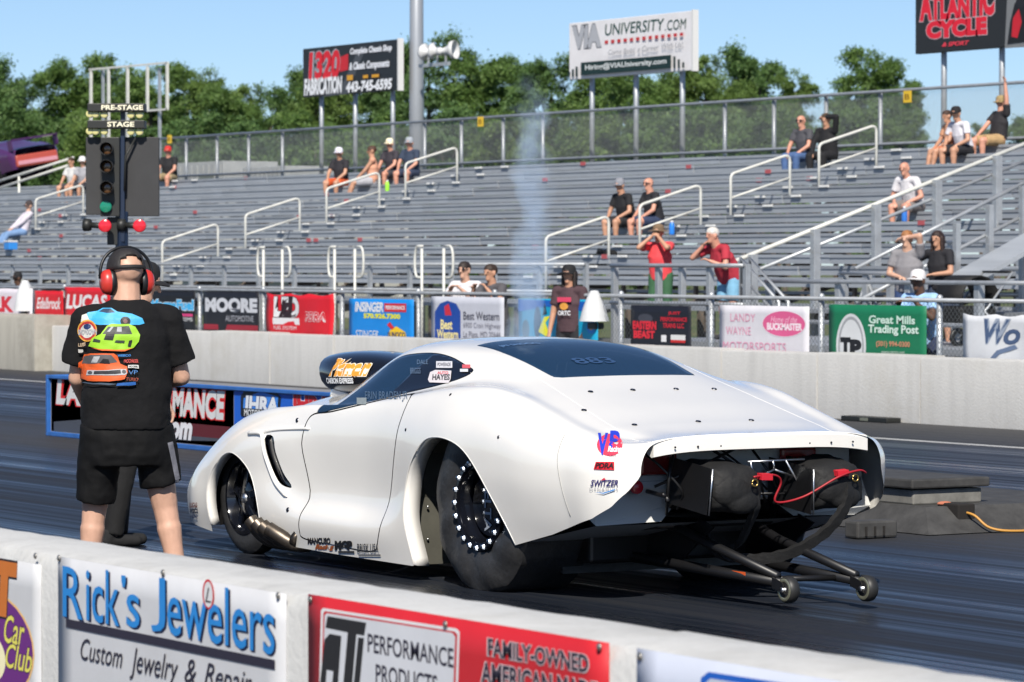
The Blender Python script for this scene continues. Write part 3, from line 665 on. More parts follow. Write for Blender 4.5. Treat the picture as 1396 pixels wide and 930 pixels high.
# long stair rail climbing to the right
RX = -45.0
a0, a1 = onX(1000, 357, RX), onX(1420, 187, RX)
sr = empty('stair_railing', (RX, a0.y, 0), label='long sloping double stair rail climbing to the upper right of the grandstand', cat='railing')
for dz, r_ in ((0, .034), (-.27, .028)): MB().tube([(0, 0, a0.z + dz), (0, a1.y - a0.y, a1.z + dz)], r_, 8).build('rail', rail_m if dz == 0 else galv, sr, True)
for px in (1022, 1107, 1190, 1273, 1355):
    t = (px - 1000) / 420.0; q = onX(px, 357 + (187 - 357) * t, RX)
    MB().box(.03, .14, q.y - a0.y - .06, q.y - a0.y + .06, max(0, q.z - 1.75), q.z + .01).build('post', galv, sr, bevel=.006)
# lower ramp in front, at the far right
RX2 = -39.5
b0, b1 = onX(1215, 352, RX2), onX(1430, 232, RX2)
rp = empty('access_ramp', (RX2, b0.y, 0), label='sloping metal access ramp with rail at the right edge', cat='ramp')
MB().bar((0.6, 0, b0.z - .62), (0.6, b1.y - b0.y, b1.z - .62), .7, 0.06).build('ramp_deck', plank_m, rp)
for dz in (0, -.45): MB().tube([(0, -.6, b0.z + dz - .14), (0, b1.y - b0.y, b1.z + dz)], .028, 8).build('rail', galv, rp, True)
for px in (1250, 1300, 1345, 1390):
    t = (px - 1215) / 215.0; q = onX(px, 352 - 120 * t, RX2); MB().box(.03, .11, q.y - b0.y - .04, q.y - b0.y + .04, 0, q.z).build('post', galv, rp)
ry = 28.5
rpts = [onY(px, 400, ry) for px in (1050, 1145, 1240, 1335, 1432)]
post_rail('lower_platform_railing', 'square post railing with dark rails in front of the stroller and the standing woman', [(p.x, ry, 0.55) for p in rpts], 0.97, (0.95, 0.42), 0.1)
for n_, (x0, y0, x1, y1) in enumerate(((1010, 352, 1062, 412), (1022, 352, 1075, 412))):
    A = onY(x0, y0, 28.0 + .3 * n_); B = onY(x1, y1, 28.0 + .3 * n_)
    o = empty('step_handrail', (A.x, A.y, 0), label='%s of two steep stair handrails beside the man in maroon' % ('left', 'right')[n_], cat='handrail', group='steep stair handrails')
    MB().tube([(0, 0, 0), (0, 0, A.z), (B.x - A.x, 0, B.z), (B.x - A.x, 0, 0)], .027, 8).build('rail', galv, o, True)
    MB().tube([(0, 0, A.z - .35), (B.x - A.x, 0, B.z - .35)], .02, 8).build('mid_rail', galv, o, True)

lp = [onY(px, 345, 33.4) for px in (1296, 1345, 1390, 1440)]
post_rail('landing_railing', 'grey railing of the landing beside the ramp at the right edge', [(p.x, 33.4, onY(1345, 330, 33.4).z - .9) for p in lp], .92, (.9, .52, .15), .08)
bp0 = onY(1150, 400, 30.8)
sc_ = empty('scaffold_bay', (bp0.x, 30.8, 0), label='small braced steel bay under the stand left of the woman in grey', cat='scaffold')
for dx in (0, .55, 1.1, 1.65): MB().box(dx - .05, dx + .05, -.05, .05, 0, 1.62).build('post', galv, sc_)
for a_, b_ in (((0, 0, .5), (.55, 0, 1.55)), ((.55, 0, 1.55), (1.1, 0, .5)), ((1.1, 0, .5), (1.65, 0, 1.55))): MB().tube([a_, b_], .022, 6).build('brace', galv, sc_, True)
for z_ in (.95, 1.25, 1.6): MB().tube([(0, -.06, z_), (1.65, -.06, z_)], .024, 6).build('rail', galv, sc_, True)

# ================================================================== top fence, billboards, lamp pole
TY = BY1 + NR * RUN + 0.35
tz = onY(698, 158, TY).z; tb = BZ1 + NR * RISE - .1
tf = empty('grandstand_fence', (-60, TY, 0), label='tall chain link fence along the top of the grandstand', cat='fence')
fx0 = onY(212, 190, TY).x
obj('wire_mesh', [(fx0 + 60, 0, tb), (SX1 + 70, 0, tb), (SX1 + 70, 0, tz), (fx0 + 60, 0, tz)], [(0, 1, 2, 3)], chain_mat('chain_link_high', 0.06, 0.0046, (0.40, 0.41, 0.41)), tf)
MB().tube([(fx0 + 60, -.03, tz), (SX1 + 70, -.03, tz)], 0.03, 8).build('top_rail', galv, tf, True)
MB().tube([(fx0 + 60, -.03, tb + .45), (SX1 + 70, -.03, tb + .45)], 0.03, 8).build('lower_rail', galv, tf, True)
for px in (214, 252, 294, 337, 383, 577, 627, 684, 738, 986, 1053, 1124, 1198, 1440):
    x = onY(px, 180, TY).x + 60; MB().tube([(x, 0.04, tb - .6), (x, 0.04, tz + .02)], 0.042, 8).build('post', galv, tf, True)
yel = mat('yellow_sign_paint', (0.72, 0.47, 0.03), 0.5)
for k, (px, py) in enumerate(((231, 190), (655, 166), (1237, 132))):
    q = onY(px, py, TY - .06); o = empty('yellow_sign', q, label='small square yellow sign on the top fence, %s' % ('behind the light tree', 'right of the lamp pole', 'left of the red lettered billboard')[k], cat='sign', group='yellow fence signs')
    MB().box(-.12, .12, -.006, .006, -.11, .11).build('plate', yel, o, bevel=.004)
    obj('lettering', [(x * .14 - .07, -.009, z * .1 - .05) for x, z in text2d('B')[0]], text2d('B')[1], ink((110, 70, 10)), o)
def billboard(name, label, px0, px1, ytl, ybl, col, els, posts, Y=TY + .35):
    a = onY(px0, ytl, Y); b = onY(px0, ybl, Y); X1 = onY(px1, ytl, Y).x; org = ((a.x + X1) / 2, Y, tb - .5)
    o = empty(name, org, label=label, cat='billboard')
    MB().box(a.x - org[0], X1 - org[0], 0, .12, b.z - org[2], a.z - org[2]).build('board', ink(col), o, bevel=.01)
    MB().box(X1 - org[0] + .002, X1 - org[0] + .06, -.01, .13, b.z - org[2] - .02, a.z - org[2] + .02).build('edge_trim', mat('white_trim', (0.62, 0.62, 0.62), .5), o)
    prints(o, [px_el(e, pxY(Y)) for e in els], lambda p, l: [(x - org[0], -l, z - org[2]) for x, z in p], step=.003)
    for px in posts:
        x = onY(px, ybl, Y).x - org[0]; MB().tube([(x, .19, 0), (x, .19, a.z - org[2] - .1)], 0.055, 10).build('post', galv, o, True)
    return o
G1 = (92, 96, 100)
billboard('billboard', 'dark 1320 Fabrication billboard with red numerals above the top fence', 413, 542, 67, 133, (34, 38, 42), [
    ('p', [(440, 132), (470, 110), (490, 64), (500, 63), (480, 112), (475, 128)], (70, 74, 80)), ('p', [(464, 98), (460, 80), (475, 73), (475, 95)], (190, 34, 44)),
    ('t', '1320', (421, 110), (464, 67), (206, 30, 44), dict(bold=.05, shear=.1, edge=(150, 156, 164), ew=.06)), ('t', 'FABRICATION', (415, 131), (467, 103), (226, 228, 232), dict(bold=.05, shear=.15)),
    ('t', 'Complete Chassis Shop', (478, 77), (535, 60), (220, 222, 228), dict(bold=.05, shear=.2)), ('t', '& Classic Components', (477, 99), (532, 80), (220, 222, 228), dict(bold=.05, shear=.2)),
    ('r', (474, 110), (482, 102), (206, 150, 40)), ('r', (496, 107), (503, 102), (206, 150, 40)), ('r', (508, 106), (518, 101), (206, 150, 40)), ('t', '443-745-6595', (473, 127), (536, 106), (226, 228, 232), dict(bold=.05, shear=.15))], (429, 475, 526))
billboard('billboard', 'white VIA University billboard with dark green lettering and red dots', 776, 943, 32, 109, (222, 220, 222), [
    ('t', 'VIA', (780, 68), (820, 32), (168, 170, 176), dict(bold=.06, edge=(90, 94, 100))), ('t', 'UNIVERSITY', (825, 49), (906, 25), (30, 70, 62), dict(bold=.01, shear=.12)), ('t', '.COM', (907, 42), (936, 25), (30, 70, 62), dict(shear=.12))]
    + [('r', (825 + k * 8.7, 60 - k * .87), (829.5 + k * 8.7, 55 - k * .87), (186, 44, 48)) for k in range(13)] + [
    ('t', 'Come Build', (832, 75), (868, 65), (130, 132, 138), dict(shear=.2)), ('t', 'a Career', (872, 71), (901, 61), (130, 132, 138), dict(shear=.2)), ('t', 'With Us!', (905, 67), (934, 57), (130, 132, 138), dict(shear=.2)), ('r', (795, 103), (918, 75), (18, 44, 42)), ('t', 'Hiring@VIAUniversity.com', (801, 98), (912, 79), (214, 218, 218), dict(bold=.02))]
    + [('r', (778 + k * 5.2, 104.5), (781 + k * 5.2, 98 - k * 3.5), (18, 44, 42)) for k in range(3)] + [('r', (922 + k * 6.2, 93), (925 + k * 6.2, 77 + k * 4), (18, 44, 42)) for k in range(3)], (797, 857, 920))
billboard('billboard', 'black Atlantic Cycle billboard with red letters cut by the top right corner', 1248, 1440, -30, 74, (36, 38, 40), [
    ('p', [(1370, 66), (1374, -20), (1436, -26), (1436, 62)], (120, 122, 124)),
    ('t', 'ATLANTIC', (1254, 30), (1356, -12), (214, 30, 52), dict(bold=.06, edge=(190, 170, 176), ew=.03, grow=.5)), ('t', 'CYCLE', (1263, 54), (1346, 22), (214, 30, 52), dict(bold=.08, edge=(190, 170, 176), ew=.03)), ('t', '& SPORT', (1285, 64), (1322, 55), (214, 60, 76), dict(shear=.3, bold=.04)),
    ('p', [(1374, 60), (1378, 30), (1384, 5), (1394, -5), (1410, 10), (1412, 55)], (24, 24, 26)), ('p', [(1380, 50), (1382, 25), (1390, 12), (1394, 30), (1388, 52)], (190, 30, 44)), ('e', (1386, 12), (1400, -6), (30, 30, 34))], (1276, 1355, 1430))
pp = onY(568, 210, TY + .9); pole = empty('light_pole', (pp.x, pp.y, 0), label='tall grey light pole rising out of frame behind the grandstand', cat='light pole')
MB().tube([(0, 0, 0), (0, 0, 6), (0, 0, 14)], [.20, .17, .13], 16).build('shaft', mat('grey_painted_steel', (0.33, 0.35, 0.38), 0.4, .3), pole, True)
hs_w = mat('weathered_white_horn', (0.56, 0.57, 0.58), 0.45, var=.1, scale=4)
ha = onY(575, 90, TY + .6); hb = onY(612, 90, TY + .6)
hc = empty('horn_speaker_cluster', (ha.x, ha.y, ha.z), label='cluster of white horn loudspeakers on a bracket right of the light pole', cat='loudspeaker')
MB().box(-.1, hb.x - ha.x, -.04, .04, -.04, .04).build('bracket', galv, hc)
for dx, ang, s_ in ((.30, 215, .52), (.72, 240, .52), (1.10, 48, .70)):
    d = Vector((math.cos(math.radians(ang)), math.sin(math.radians(ang)) * .6, .06)); c = Vector((dx, 0, .30))
    MB().lathe([(.03, -.32 * s_), (.09, -.3 * s_), (.09, -.16 * s_), (.06, -.12 * s_), (.10, .08 * s_), (.18, .22 * s_), (.30 * s_, .36 * s_), (.31 * s_, .36 * s_), (.2, .2 * s_), (.02, .05)], c, d, 18).build('horn', hs_w, hc, True)
    MB().box(dx - .02, dx + .02, -.02, .02, 0, .22).build('mount', galv, hc)
# bare sign frame, upper left
SFY = TY + 1.2
sf = onY(175, 150, SFY); frm = empty('bare_sign_frame', (sf.x, SFY, 0), label='bare grey sign frame on posts behind the starting light tree', cat='sign frame')
def FP(px, py): q = onY(px, py, SFY); return (q.x - sf.x, 0, q.z)
for px, yt, yb in ((124, 95, 195), (148, 94, 195), (174, 92, 195), (201, 90, 150), (228, 85, 150)):
    MB().bar(FP(px, yt), FP(px, yb), .10, .05, up=(0, 1, 0)).build('upright', rail_m, frm)
for px in (136, 213): MB().bar((FP(px, 90)[0], .1, FP(px, 92)[2]), (FP(px, 90)[0], .1, 0), .07, .07, up=(0, 1, 0)).build('post', galv, frm)
MB().bar(FP(122, 95), FP(229, 85.5), .05, .05).build('top_bar', rail_m, frm); MB().bar(FP(200, 151), FP(229, 149), .05, .05).build('bottom_bar', rail_m, frm)

ls = empty('left_stair_railing', (onY(50, 240, TY - 1.2).x, TY - 1.2, 0), label='pale double stair rail sloping up below the purple race car', cat='railing')
def LQ(px, py): q = onY(px, py, TY - 1.2); return (q.x - ls.location.x, 0, q.z)
for a_, b_ in (((-30, 256), (100, 215)), ((-30, 266), (92, 226))): MB().tube([LQ(*a_), LQ(*b_)], .035, 8).build('rail', rail_m, ls, True)
for px in (26, 96): MB().tube([LQ(px, 240 - (px - 26) * .32), (LQ(px, 240)[0], 0, BZ1 + 1.0)], .035, 8).build('post', rail_m, ls, True)
# low pale structures seen through the top fence on the left
con = concrete_mat('yard_concrete', (0.5, 0.49, 0.45), .1, .2)
q = onY(340, 236, TY + 14)
yb_ = empty('yard_wall', (q.x, q.y, 0), label='low pale wall in the yard seen through the top fence at left', cat='wall')
MB().box(-26, 10, 0, .4, 0, q.z - .4).build('wall_block', con, yb_)
for px, w, h, nm in ((265, 4.2, 1.25, 'left'), (360, 3.0, 1.1, 'right')):
    q = onY(px, 236, TY + 12); o = empty('storage_container', (q.x, q.y, q.z - .9), label='grey storage container behind the top fence, %s one' % nm, cat='container', group='containers behind the fence')
    MB().box(-w / 2, w / 2, 0, 2, -1.6, h).build('box', mat('pale_grey_metal', (0.36, 0.37, 0.37), .6, var=.15, scale=2), o, bevel=.02)
    for k in range(10): MB().box(-w / 2 + w * (k + .3) / 10, -w / 2 + w * (k + .6) / 10, -.03, 0, -1.5, h - .1).build('rib', mat('pale_grey_metal'), o)
    MB().box(w * .1, w * .35, -.05, -.03, -.2, .8).build('door', mat('grey_plastic'), o)

# ================================================================== trees
leaf_ms = []
for k, (c0, c1) in enumerate((((0.062, 0.122, 0.030), (0.145, 0.230, 0.06)), ((0.075, 0.132, 0.030), (0.165, 0.245, 0.065)), ((0.054, 0.112, 0.035), (0.125, 0.208, 0.065)))):
    m, nt, b = nodes_of('foliage_%d' % k); tc = N(nt, 'ShaderNodeTexCoord'); ge = N(nt, 'ShaderNodeNewGeometry'); n1 = N(nt, 'ShaderNodeTexNoise', Scale=0.9, Detail=4)
    nt.links.new(tc.outputs['Object'], n1.inputs['Vector'])
    ad = N(nt, 'ShaderNodeMath', operation='ADD'); nt.links.new(n1.outputs[0], ad.inputs[0]); nt.links.new(ge.outputs['Random Per Island'], ad.inputs[1])
    md = N(nt, 'ShaderNodeMath', operation='MULTIPLY'); nt.links.new(ad.outputs[0], md.inputs[0]); md.inputs[1].default_value = .5
    nt.links.new(ramp(nt, md.outputs[0], [(.25, c0), (.75, c1)]), b.inputs['Base Color']); b.inputs['Roughness'].default_value = .55; b.inputs['Specular IOR Level'].default_value = .3
    tr_ = N(nt, 'ShaderNodeBsdfTranslucent'); tr_.inputs[0].default_value = (*[v * 1.4 for v in c1], 1)
    mxs = N(nt, 'ShaderNodeMixShader'); mxs.inputs[0].default_value = .32
    nt.links.new(b.outputs[0], mxs.inputs[1]); nt.links.new(tr_.outputs[0], mxs.inputs[2]); nt.links.new(mxs.outputs[0], nt.nodes['Material Output'].inputs[0])
    leaf_ms.append(m)
bark = mat('bark', (0.10, 0.085, 0.065), .9, var=.3, scale=6)
def crown_mesh(seed, nclump, nleaf, rx, rz, leaf):
    rg = np.random.default_rng(seed); V = []; Fc = []
    cl = []
    lob = [(rg.uniform(-.62, .62) * rx * (1 - .35 * max(0, h_)), rg.uniform(-.62, .62) * rx, h_ * rz, rg.uniform(.26, .46) * rx) for h_ in np.linspace(-2.3, .72, 19)] + [(0, 0, .2, .6 * rx), (0, 0, -1.2 * rz, .6 * rx)]
    for i in range(nclump):
        L = lob[rg.integers(len(lob))]; d = rg.normal(size=3); d /= np.linalg.norm(d)
        r = L[3] * rg.uniform(.55, 1.1) ; c = np.array(L[:3]) + d * r * np.array([1, 1, .85])
        cl.append((c, d, rg.uniform(.28, .62)))
    P = []; 
    for c, d, s in cl:
        n = int(nleaf * rg.uniform(.5, 1.4)); q = rg.normal(size=(n, 3)) * s * np.array([.62, .62, .5]) + c
        a = rg.normal(size=(n, 3)) ; a /= np.linalg.norm(a, axis=1)[:, None]
        nrm_ = d + np.array([0, 0, .5]) + rg.normal(size=(n, 3)) * .8; nrm_ /= np.linalg.norm(nrm_, axis=1)[:, None]
        t = np.cross(nrm_, a); t /= np.linalg.norm(t, axis=1)[:, None]; w = np.cross(nrm_, t)
        sz = leaf * rg.uniform(.6, 1.4, (n, 1))
        P.append(np.stack([q - t * sz * .5, q + w * sz * .32, q + t * sz * .5, q - w * sz * .32], 1))
    P = np.concatenate(P); nq = len(P); P = P.reshape(-1, 3)
    me = bpy.data.meshes.new('crown'); me.vertices.add(nq * 4); me.vertices.foreach_set('co', P.ravel().astype(np.float32))
    me.loops.add(nq * 4); me.loops.foreach_set('vertex_index', np.arange(nq * 4, dtype=np.int32)); me.polygons.add(nq)
    me.polygons.foreach_set('loop_start', np.arange(0, nq * 4, 4, dtype=np.int32)); me.update(calc_edges=True); return me, cl
def trunk_mesh(seed, h, cl):
    rg = random.Random(seed); b = MB(); b.tube([(0, 0, -h), (.1, .05, -h * .5), (0, 0, 0), (.1, 0, 1.0)], [.22, .18, .13, .05], 8)
    for c, d, s in [q for q in rg.sample(cl, 26) if q[0][2] < 1.6][:12]:
        st = Vector((0, 0, rg.uniform(-h * .45, .6))); e = Vector(c); b.tube([st, (st + e) * .5 + Vector((0, 0, -.2)), e], [.08, .055, .02], 5)
    me = bpy.data.meshes.new('trunk'); me.from_pydata([tuple(p) for p in b.v], [], b.f); me.materials.append(bark); return me
variants = []
for k in range(6):
    cm, cl = crown_mesh(20 + k, 230, 200, 3.4, 3.4, .205); cm.materials.append(leaf_ms[k % 3]); variants.append((cm, trunk_mesh(50 + k, 12, cl)))
# (pixel x, pixel y of the top, distance across, half width in px)
TR = [(-15, 92, 64, 66), (32, 76, 70, 66), (92, 78, 66, 64), (150, 74, 72, 62), (205, 86, 66, 60), (256, 86, 70, 54), (300, 112, 62, 52), (335, 116, 74, 58), (378, 92, 68, 60), (430, 96, 62, 56), (475, 88, 72, 58), (524, 100, 64, 54),
      (585, 44, 70, 72), (640, 66, 64, 66), (700, 74, 68, 60), (752, 72, 64, 60), (806, 88, 70, 60), (860, 92, 62, 58), (912, 92, 68, 56), (962, 76, 64, 54), (1036, 60, 66, 66), (1085, 96, 62, 36), (1000, 104, 60, 50), (1190, 62, 66, 60), (1238, 108, 62, 34), (1150, 128, 60, 38), (1325, 168, 72, 34), (1405, 150, 70, 40),
      (60, 138, 58, 70), (140, 150, 57, 70), (240, 150, 57, 70), (330, 160, 56, 70), (430, 150, 57, 70), (520, 150, 56, 70), (620, 140, 57, 70), (710, 140, 56, 70), (800, 140, 57, 70), (900, 140, 56, 70), (990, 140, 57, 70), (1070, 145, 56, 60), (1180, 130, 57, 62), (1228, 150, 55, 44)]
ordw = ['first', 'second', 'third', 'fourth', 'fifth', 'sixth', 'seventh', 'eighth', 'ninth', 'tenth', 'eleventh', 'twelfth']
rr = random.Random(12)
tall = sorted([t for t in TR if t[1] < 135]); low = sorted([t for t in TR if t[1] >= 135])
for row, nm in ((tall, 'tall'), (low, 'low')):
    for j, (px, py, Y, hw) in enumerate(row):
        Y *= 1.9
        top = onY(px, py, Y); R_ = (onY(px + hw, py, Y) - top).length * .5
        dep = top.dot(Vector((-C, S, 0))); wr = hw * dep / F
        sc = wr / 3.3; zc_ = top.z - 3.55 * sc
        n_ = len(row); k = j + 1; lab = ''
        fromleft = j < n_ / 2
        idx = j if fromleft else n_ - 1 - j
        lab = '%s green %s tree behind the top fence, %s from the %s' % (nm, ('bushy', 'leafy')[j % 2], (ordw + ['thirteenth', 'fourteenth', 'fifteenth'])[idx], 'left' if fromleft else 'right')
        o = empty('deciduous_tree', (top.x, top.y, 0), rr.uniform(0, 6.28), lab, 'tree', 'trees behind the grandstand')
        cm, tm = variants[rr.randrange(6)]
        c_ = link_mesh('crown', cm, None, o, (0, 0, zc_)); c_.scale = (sc, sc, sc)
        t_ = link_mesh('trunk', tm, None, o, (0, 0, zc_)); t_.scale = (sc, sc, sc)
# ================================================================== the white race car (x forward from rear axle, y to its left side, z up)
CAR0 = Vector((-16.77, 10.95, 0.0))
car = empty('race_car', CAR0, math.pi, 'white low slung drag race coupe with huge rear slicks staged on the track', 'race car')
def c_side(px, py, ly): q = onY(px, py, CAR0.y - ly); return (CAR0.x - q.x, q.z)
def c_rear(px, py, lx): q = onX(px, py, CAR0.x - lx); return (CAR0.y - q.y, q.z)
# guides: rows of (y, z) from sill to roof centre at stations along the car
ST = [
 (-1.30, [(.68,.25),(.73,.45),(.755,.62),(.75,.74),(.705,.815),(.60,.850),(.48,.858),(.25,.862),(0,.864)]),
 (-1.24, [(.75,.25),(.80,.45),(.825,.62),(.82,.74),(.765,.815),(.63,.845),(.50,.856),(.27,.862),(0,.864)]),
 (-1.10, [(.83,.25),(.885,.45),(.91,.62),(.90,.74),(.83,.825),(.66,.838),(.53,.858),(.30,.864),(0,.866)]),
 (-.85, [(.87,.25),(.93,.45),(.955,.62),(.94,.77),(.855,.880),(.72,.889),(.60,.901),(.34,.912),(0,.915)]),
 (-.50, [(.92,.25),(.97,.45),(.995,.64),(.975,.82),(.865,.972),(.725,.980),(.60,.989),(.38,1.000),(0,1.005)]),
 (-.25, [(.94,.20),(.98,.45),(1.00,.66),(.98,.86),(.865,1.038),(.73,1.042),(.605,1.053),(.42,1.064),(0,1.070)]),
 (0.00, [(.95,.15),(.985,.43),(1.00,.66),(.98,.88),(.865,1.072),(.735,1.084),(.605,1.110),(.46,1.128),(0,1.142)]),
 (.30, [(.955,.12),(.985,.40),(1.00,.64),(.98,.88),(.868,1.066),(.740,1.098),(.60,1.172),(.48,1.208),(0,1.232)]),
 (.60, [(.955,.09),(.98,.36),(.98,.60),(.96,.86),(.872,1.035),(.755,1.080),(.62,1.205),(.50,1.262),(0,1.295)]),
 (.90, [(.955,.08),(.978,.28),(.945,.45),(.935,.84),(.876,.995),(.785,1.040),(.64,1.195),(.51,1.280),(0,1.322)]),
 (1.20, [(.955,.08),(.978,.265),(.926,.40),(.920,.82),(.876,.960),(.805,1.000),(.66,1.165),(.51,1.278),(0,1.325)]),
 (1.50, [(.955,.08),(.978,.265),(.922,.40),(.920,.80),(.880,.938),(.820,.962),(.68,1.110),(.51,1.245),(0,1.300)]),
 (1.75, [(.955,.08),(.978,.265),(.926,.40),(.925,.80),(.885,.930),(.825,.925),(.70,1.020),(.52,1.150),(0,1.225)]),
 (2.00, [(.955,.08),(.978,.265),(.938,.40),(.935,.79),(.885,.925),(.825,.895),(.72,.930),(.54,1.020),(0,1.105)]),
 (2.25, [(.955,.08),(.98,.28),(.955,.50),(.955,.76),(.88,.905),(.80,.880),(.66,.890),(.50,.925),(0,.985)]),
 (2.50, [(.955,.10),(.985,.30),(.980,.50),(.972,.72),(.875,.885),(.76,.860),(.62,.865),(.44,.925),(0,.985)]),
 (2.87, [(.955,.12),(.985,.30),(.988,.48),(.970,.66),(.865,.815),(.74,.795),(.60,.808),(.42,.895),(0,.965)]),
 (3.15, [(.95,.12),(.98,.28),(.980,.42),(.955,.57),(.855,.705),(.73,.705),(.58,.728),(.42,.825),(0,.900)]),
 (3.42, [(.92,.12),(.95,.26),(.950,.38),(.915,.48),(.815,.570),(.70,.595),(.56,.635),(.40,.680),(0,.720)]),
 (3.62, [(.82,.13),(.85,.24),(.850,.34),(.810,.41),(.720,.470),(.62,.510),(.50,.550),(.36,.580),(0,.605)]),
 (3.76, [(.62,.14),(.65,.22),(.650,.29),(.620,.34),(.550,.385),(.48,.420),(.38,.450),(.28,.465),(0,.475)]),
 (3.84, [(.30,.16),(.32,.20),(.320,.25),(.30,.29),(.270,.315),(.23,.335),(.18,.345),(.12,.350),(0,.352)])]
def pchip(x, y, xi):
    h = np.diff(x); d = np.diff(y) / h; n = len(x); m = np.zeros(n)
    for i in range(1, n - 1):
        if d[i - 1] * d[i] > 0:
            w1 = 2 * h[i] + h[i - 1]; w2 = h[i] + 2 * h[i - 1]; m[i] = (w1 + w2) / (w1 / d[i - 1] + w2 / d[i])
    m[0] = d[0]; m[-1] = d[-1]
    k = np.clip(np.searchsorted(x, xi) - 1, 0, n - 2); t = (xi - x[k]) / h[k]
    return ((1 + 2 * t) * (1 - t) ** 2 * y[k] + t * (1 - t) ** 2 * h[k] * m[k] + t * t * (3 - 2 * t) * y[k + 1] + t * t * (t - 1) * h[k] * m[k + 1])
def cat1(x, y, xi):     # smooth cubic (Catmull-Rom tangents)
    h = np.diff(x); n = len(x); m = np.zeros(n); d = np.diff(y) / h
    m[0] = d[0]; m[-1] = d[-1]
    for i in range(1, n - 1): m[i] = (d[i - 1] * h[i] + d[i] * h[i - 1]) / (h[i] + h[i - 1])
    k = np.clip(np.searchsorted(x, xi) - 1, 0, n - 2); t = (xi - x[k]) / h[k]
    return ((1 + 2 * t) * (1 - t) ** 2 * y[k] + t * (1 - t) ** 2 * h[k] * m[k] + t * t * (3 - 2 * t) * y[k + 1] + t * t * (t - 1) * h[k] * m[k + 1])
def body_grid(NXs=240, NSs=56):
    sx = np.array([s[0] for s in ST]); G = np.array([s[1] for s in ST])          # (n,9,2)
    u = np.linspace(0, 1, NXs); xi = sx[0] + (sx[-1] - sx[0]) * u
    GI = np.stack([np.stack([cat1(sx, G[:, k, c], xi) for c in (0, 1)], 1) for k in range(9)], 1)   # (NX,9,2)
    rows = []
    for i in range(NXs):
        P = GI[i]; full = np.concatenate([P, P[:-1][::-1] * np.array([-1, 1])])        # left sill -> right sill
        ch = np.sqrt(((np.diff(full, axis=0)) ** 2).sum(1)) ** .5; t = np.concatenate([[0], np.cumsum(ch)])
        tk = np.concatenate([np.linspace(t[k], t[k + 1], 8, endpoint=False) for k in range(16)] + [[t[-1]]])
        y = cat1(t, full[:, 0], tk); z = cat1(t, full[:, 1], tk)
        rows.append(np.stack([np.full_like(y, xi[i]), y, z], 1))
    return np.array(rows)
BG = body_grid()
nX, nS = BG.shape[:2]
BV = BG.reshape(-1, 3)
BT = []
for i in range(nX - 1):
    for j in range(nS - 1):
        a = i * nS + j; b_ = a + 1; c_ = a + nS; d_ = c_ + 1
        BT += [(a, b_, c_), (b_, d_, c_)]
BT = np.array(BT)
def clip(V, T, g, keep=True):
    """part of the triangle mesh where g >= 0 (keep) or g <= 0"""
    s = g if keep else -g
    ins = s >= 0; cnt = ins[T].sum(1)
    out = [tuple(t) for t in T[cnt == 3]]; V = [tuple(v) for v in V]; cache = {}
    def cut(a, b):
        k = (a, b) if a < b else (b, a)
        if k not in cache:
            t = s[k[0]] / (s[k[0]] - s[k[1]]); p = [V[k[0]][c] + (V[k[1]][c] - V[k[0]][c]) * t for c in range(3)]
            cache[k] = len(V); V.append(tuple(p))
        return cache[k]
    for t in T[(cnt > 0) & (cnt < 3)]:
        poly = []
        for q in range(3):
            a, b = int(t[q]), int(t[(q + 1) % 3])
            if ins[a]: poly.append(a)
            if ins[a] != ins[b]: poly.append(cut(a, b))
        for q in range(1, len(poly) - 1): out.append((poly[0], poly[q], poly[q + 1]))
    T2 = np.array(out); V = np.array(V); us = np.unique(T2); mp = np.full(len(V), -1); mp[us] = np.arange(len(us))
    return V[us], mp[T2]
def psdf(P, poly):
    """signed distance to a closed polygon, positive outside"""
    poly = np.array(poly); d = np.full(len(P), 1e9); inside = np.zeros(len(P), bool); n = len(poly)
    for i in range(n):
        a = poly[i]; b = poly[(i + 1) % n]; e = b - a; w = P - a
        t = np.clip((w @ e) / (e @ e), 0, 1); q = w - t[:, None] * e; d = np.minimum(d, (q ** 2).sum(1))
        c1 = (a[1] <= P[:, 1]) & (b[1] > P[:, 1]); c2 = (a[1] > P[:, 1]) & (b[1] <= P[:, 1]); cr = e[0] * w[:, 1] - e[1] * w[:, 0]
        inside ^= (c1 & (cr > 0)) | (c2 & (cr < 0))
    return np.where(inside, -1, 1) * np.sqrt(d)
def smooth2(pts, n=6, closed=True): return [(p.x, p.y) for p in crom([(x, y, 0) for x, y in pts], n, closed)]
R_ARCH = smooth2([(.635,-.10),(.66,.09),(.735,.38),(.70,.60),(.53,.765),(.33,.805),(.10,.765),(-.09,.64),(-.27,.44),(-.375,.27),(-.42,.10),(-.42,-.10)])
F_ARCH = smooth2([(3.10,-.1),(3.115,.12),(3.12,.40),(2.98,.56),(2.79,.612),(2.58,.52),(2.465,.32),(2.455,.12),(2.46,-.1)])
LOWER = [(-1.9,.75),(-1.315,.735),(-1.295,.66),(-1.255,.59),(-1.18,.51),(-1.06,.445),(-.97,.420),(-.72,.345),(-.38,.268),(.60,.085),(1.49,.09),(2.40,.105),(2.45,.1),(3.1,.12),(3.4,.15),(3.9,.18)]
LOWPOLY = LOWER + [(4.2,.18),(4.2,-1),(-2.2,-1),(-2.2,.75)]
VENT = smooth2([(2.40, .722), (2.30, .728), (2.275, .64), (2.20, .52), (2.10, .445), (2.18, .445), (2.26, .48), (2.345, .58)], 3)
SWIN = smooth2([(1.86,.885),(1.75,1.0),(1.62,1.12),(1.48,1.205),(1.30,1.232),(1.06,1.24),(.84,1.222),(.64,1.188),(.505,1.155),(.56,1.115),(.75,1.068),(1.0,1.025),(1.4,.955),(1.68,.908)], 4)
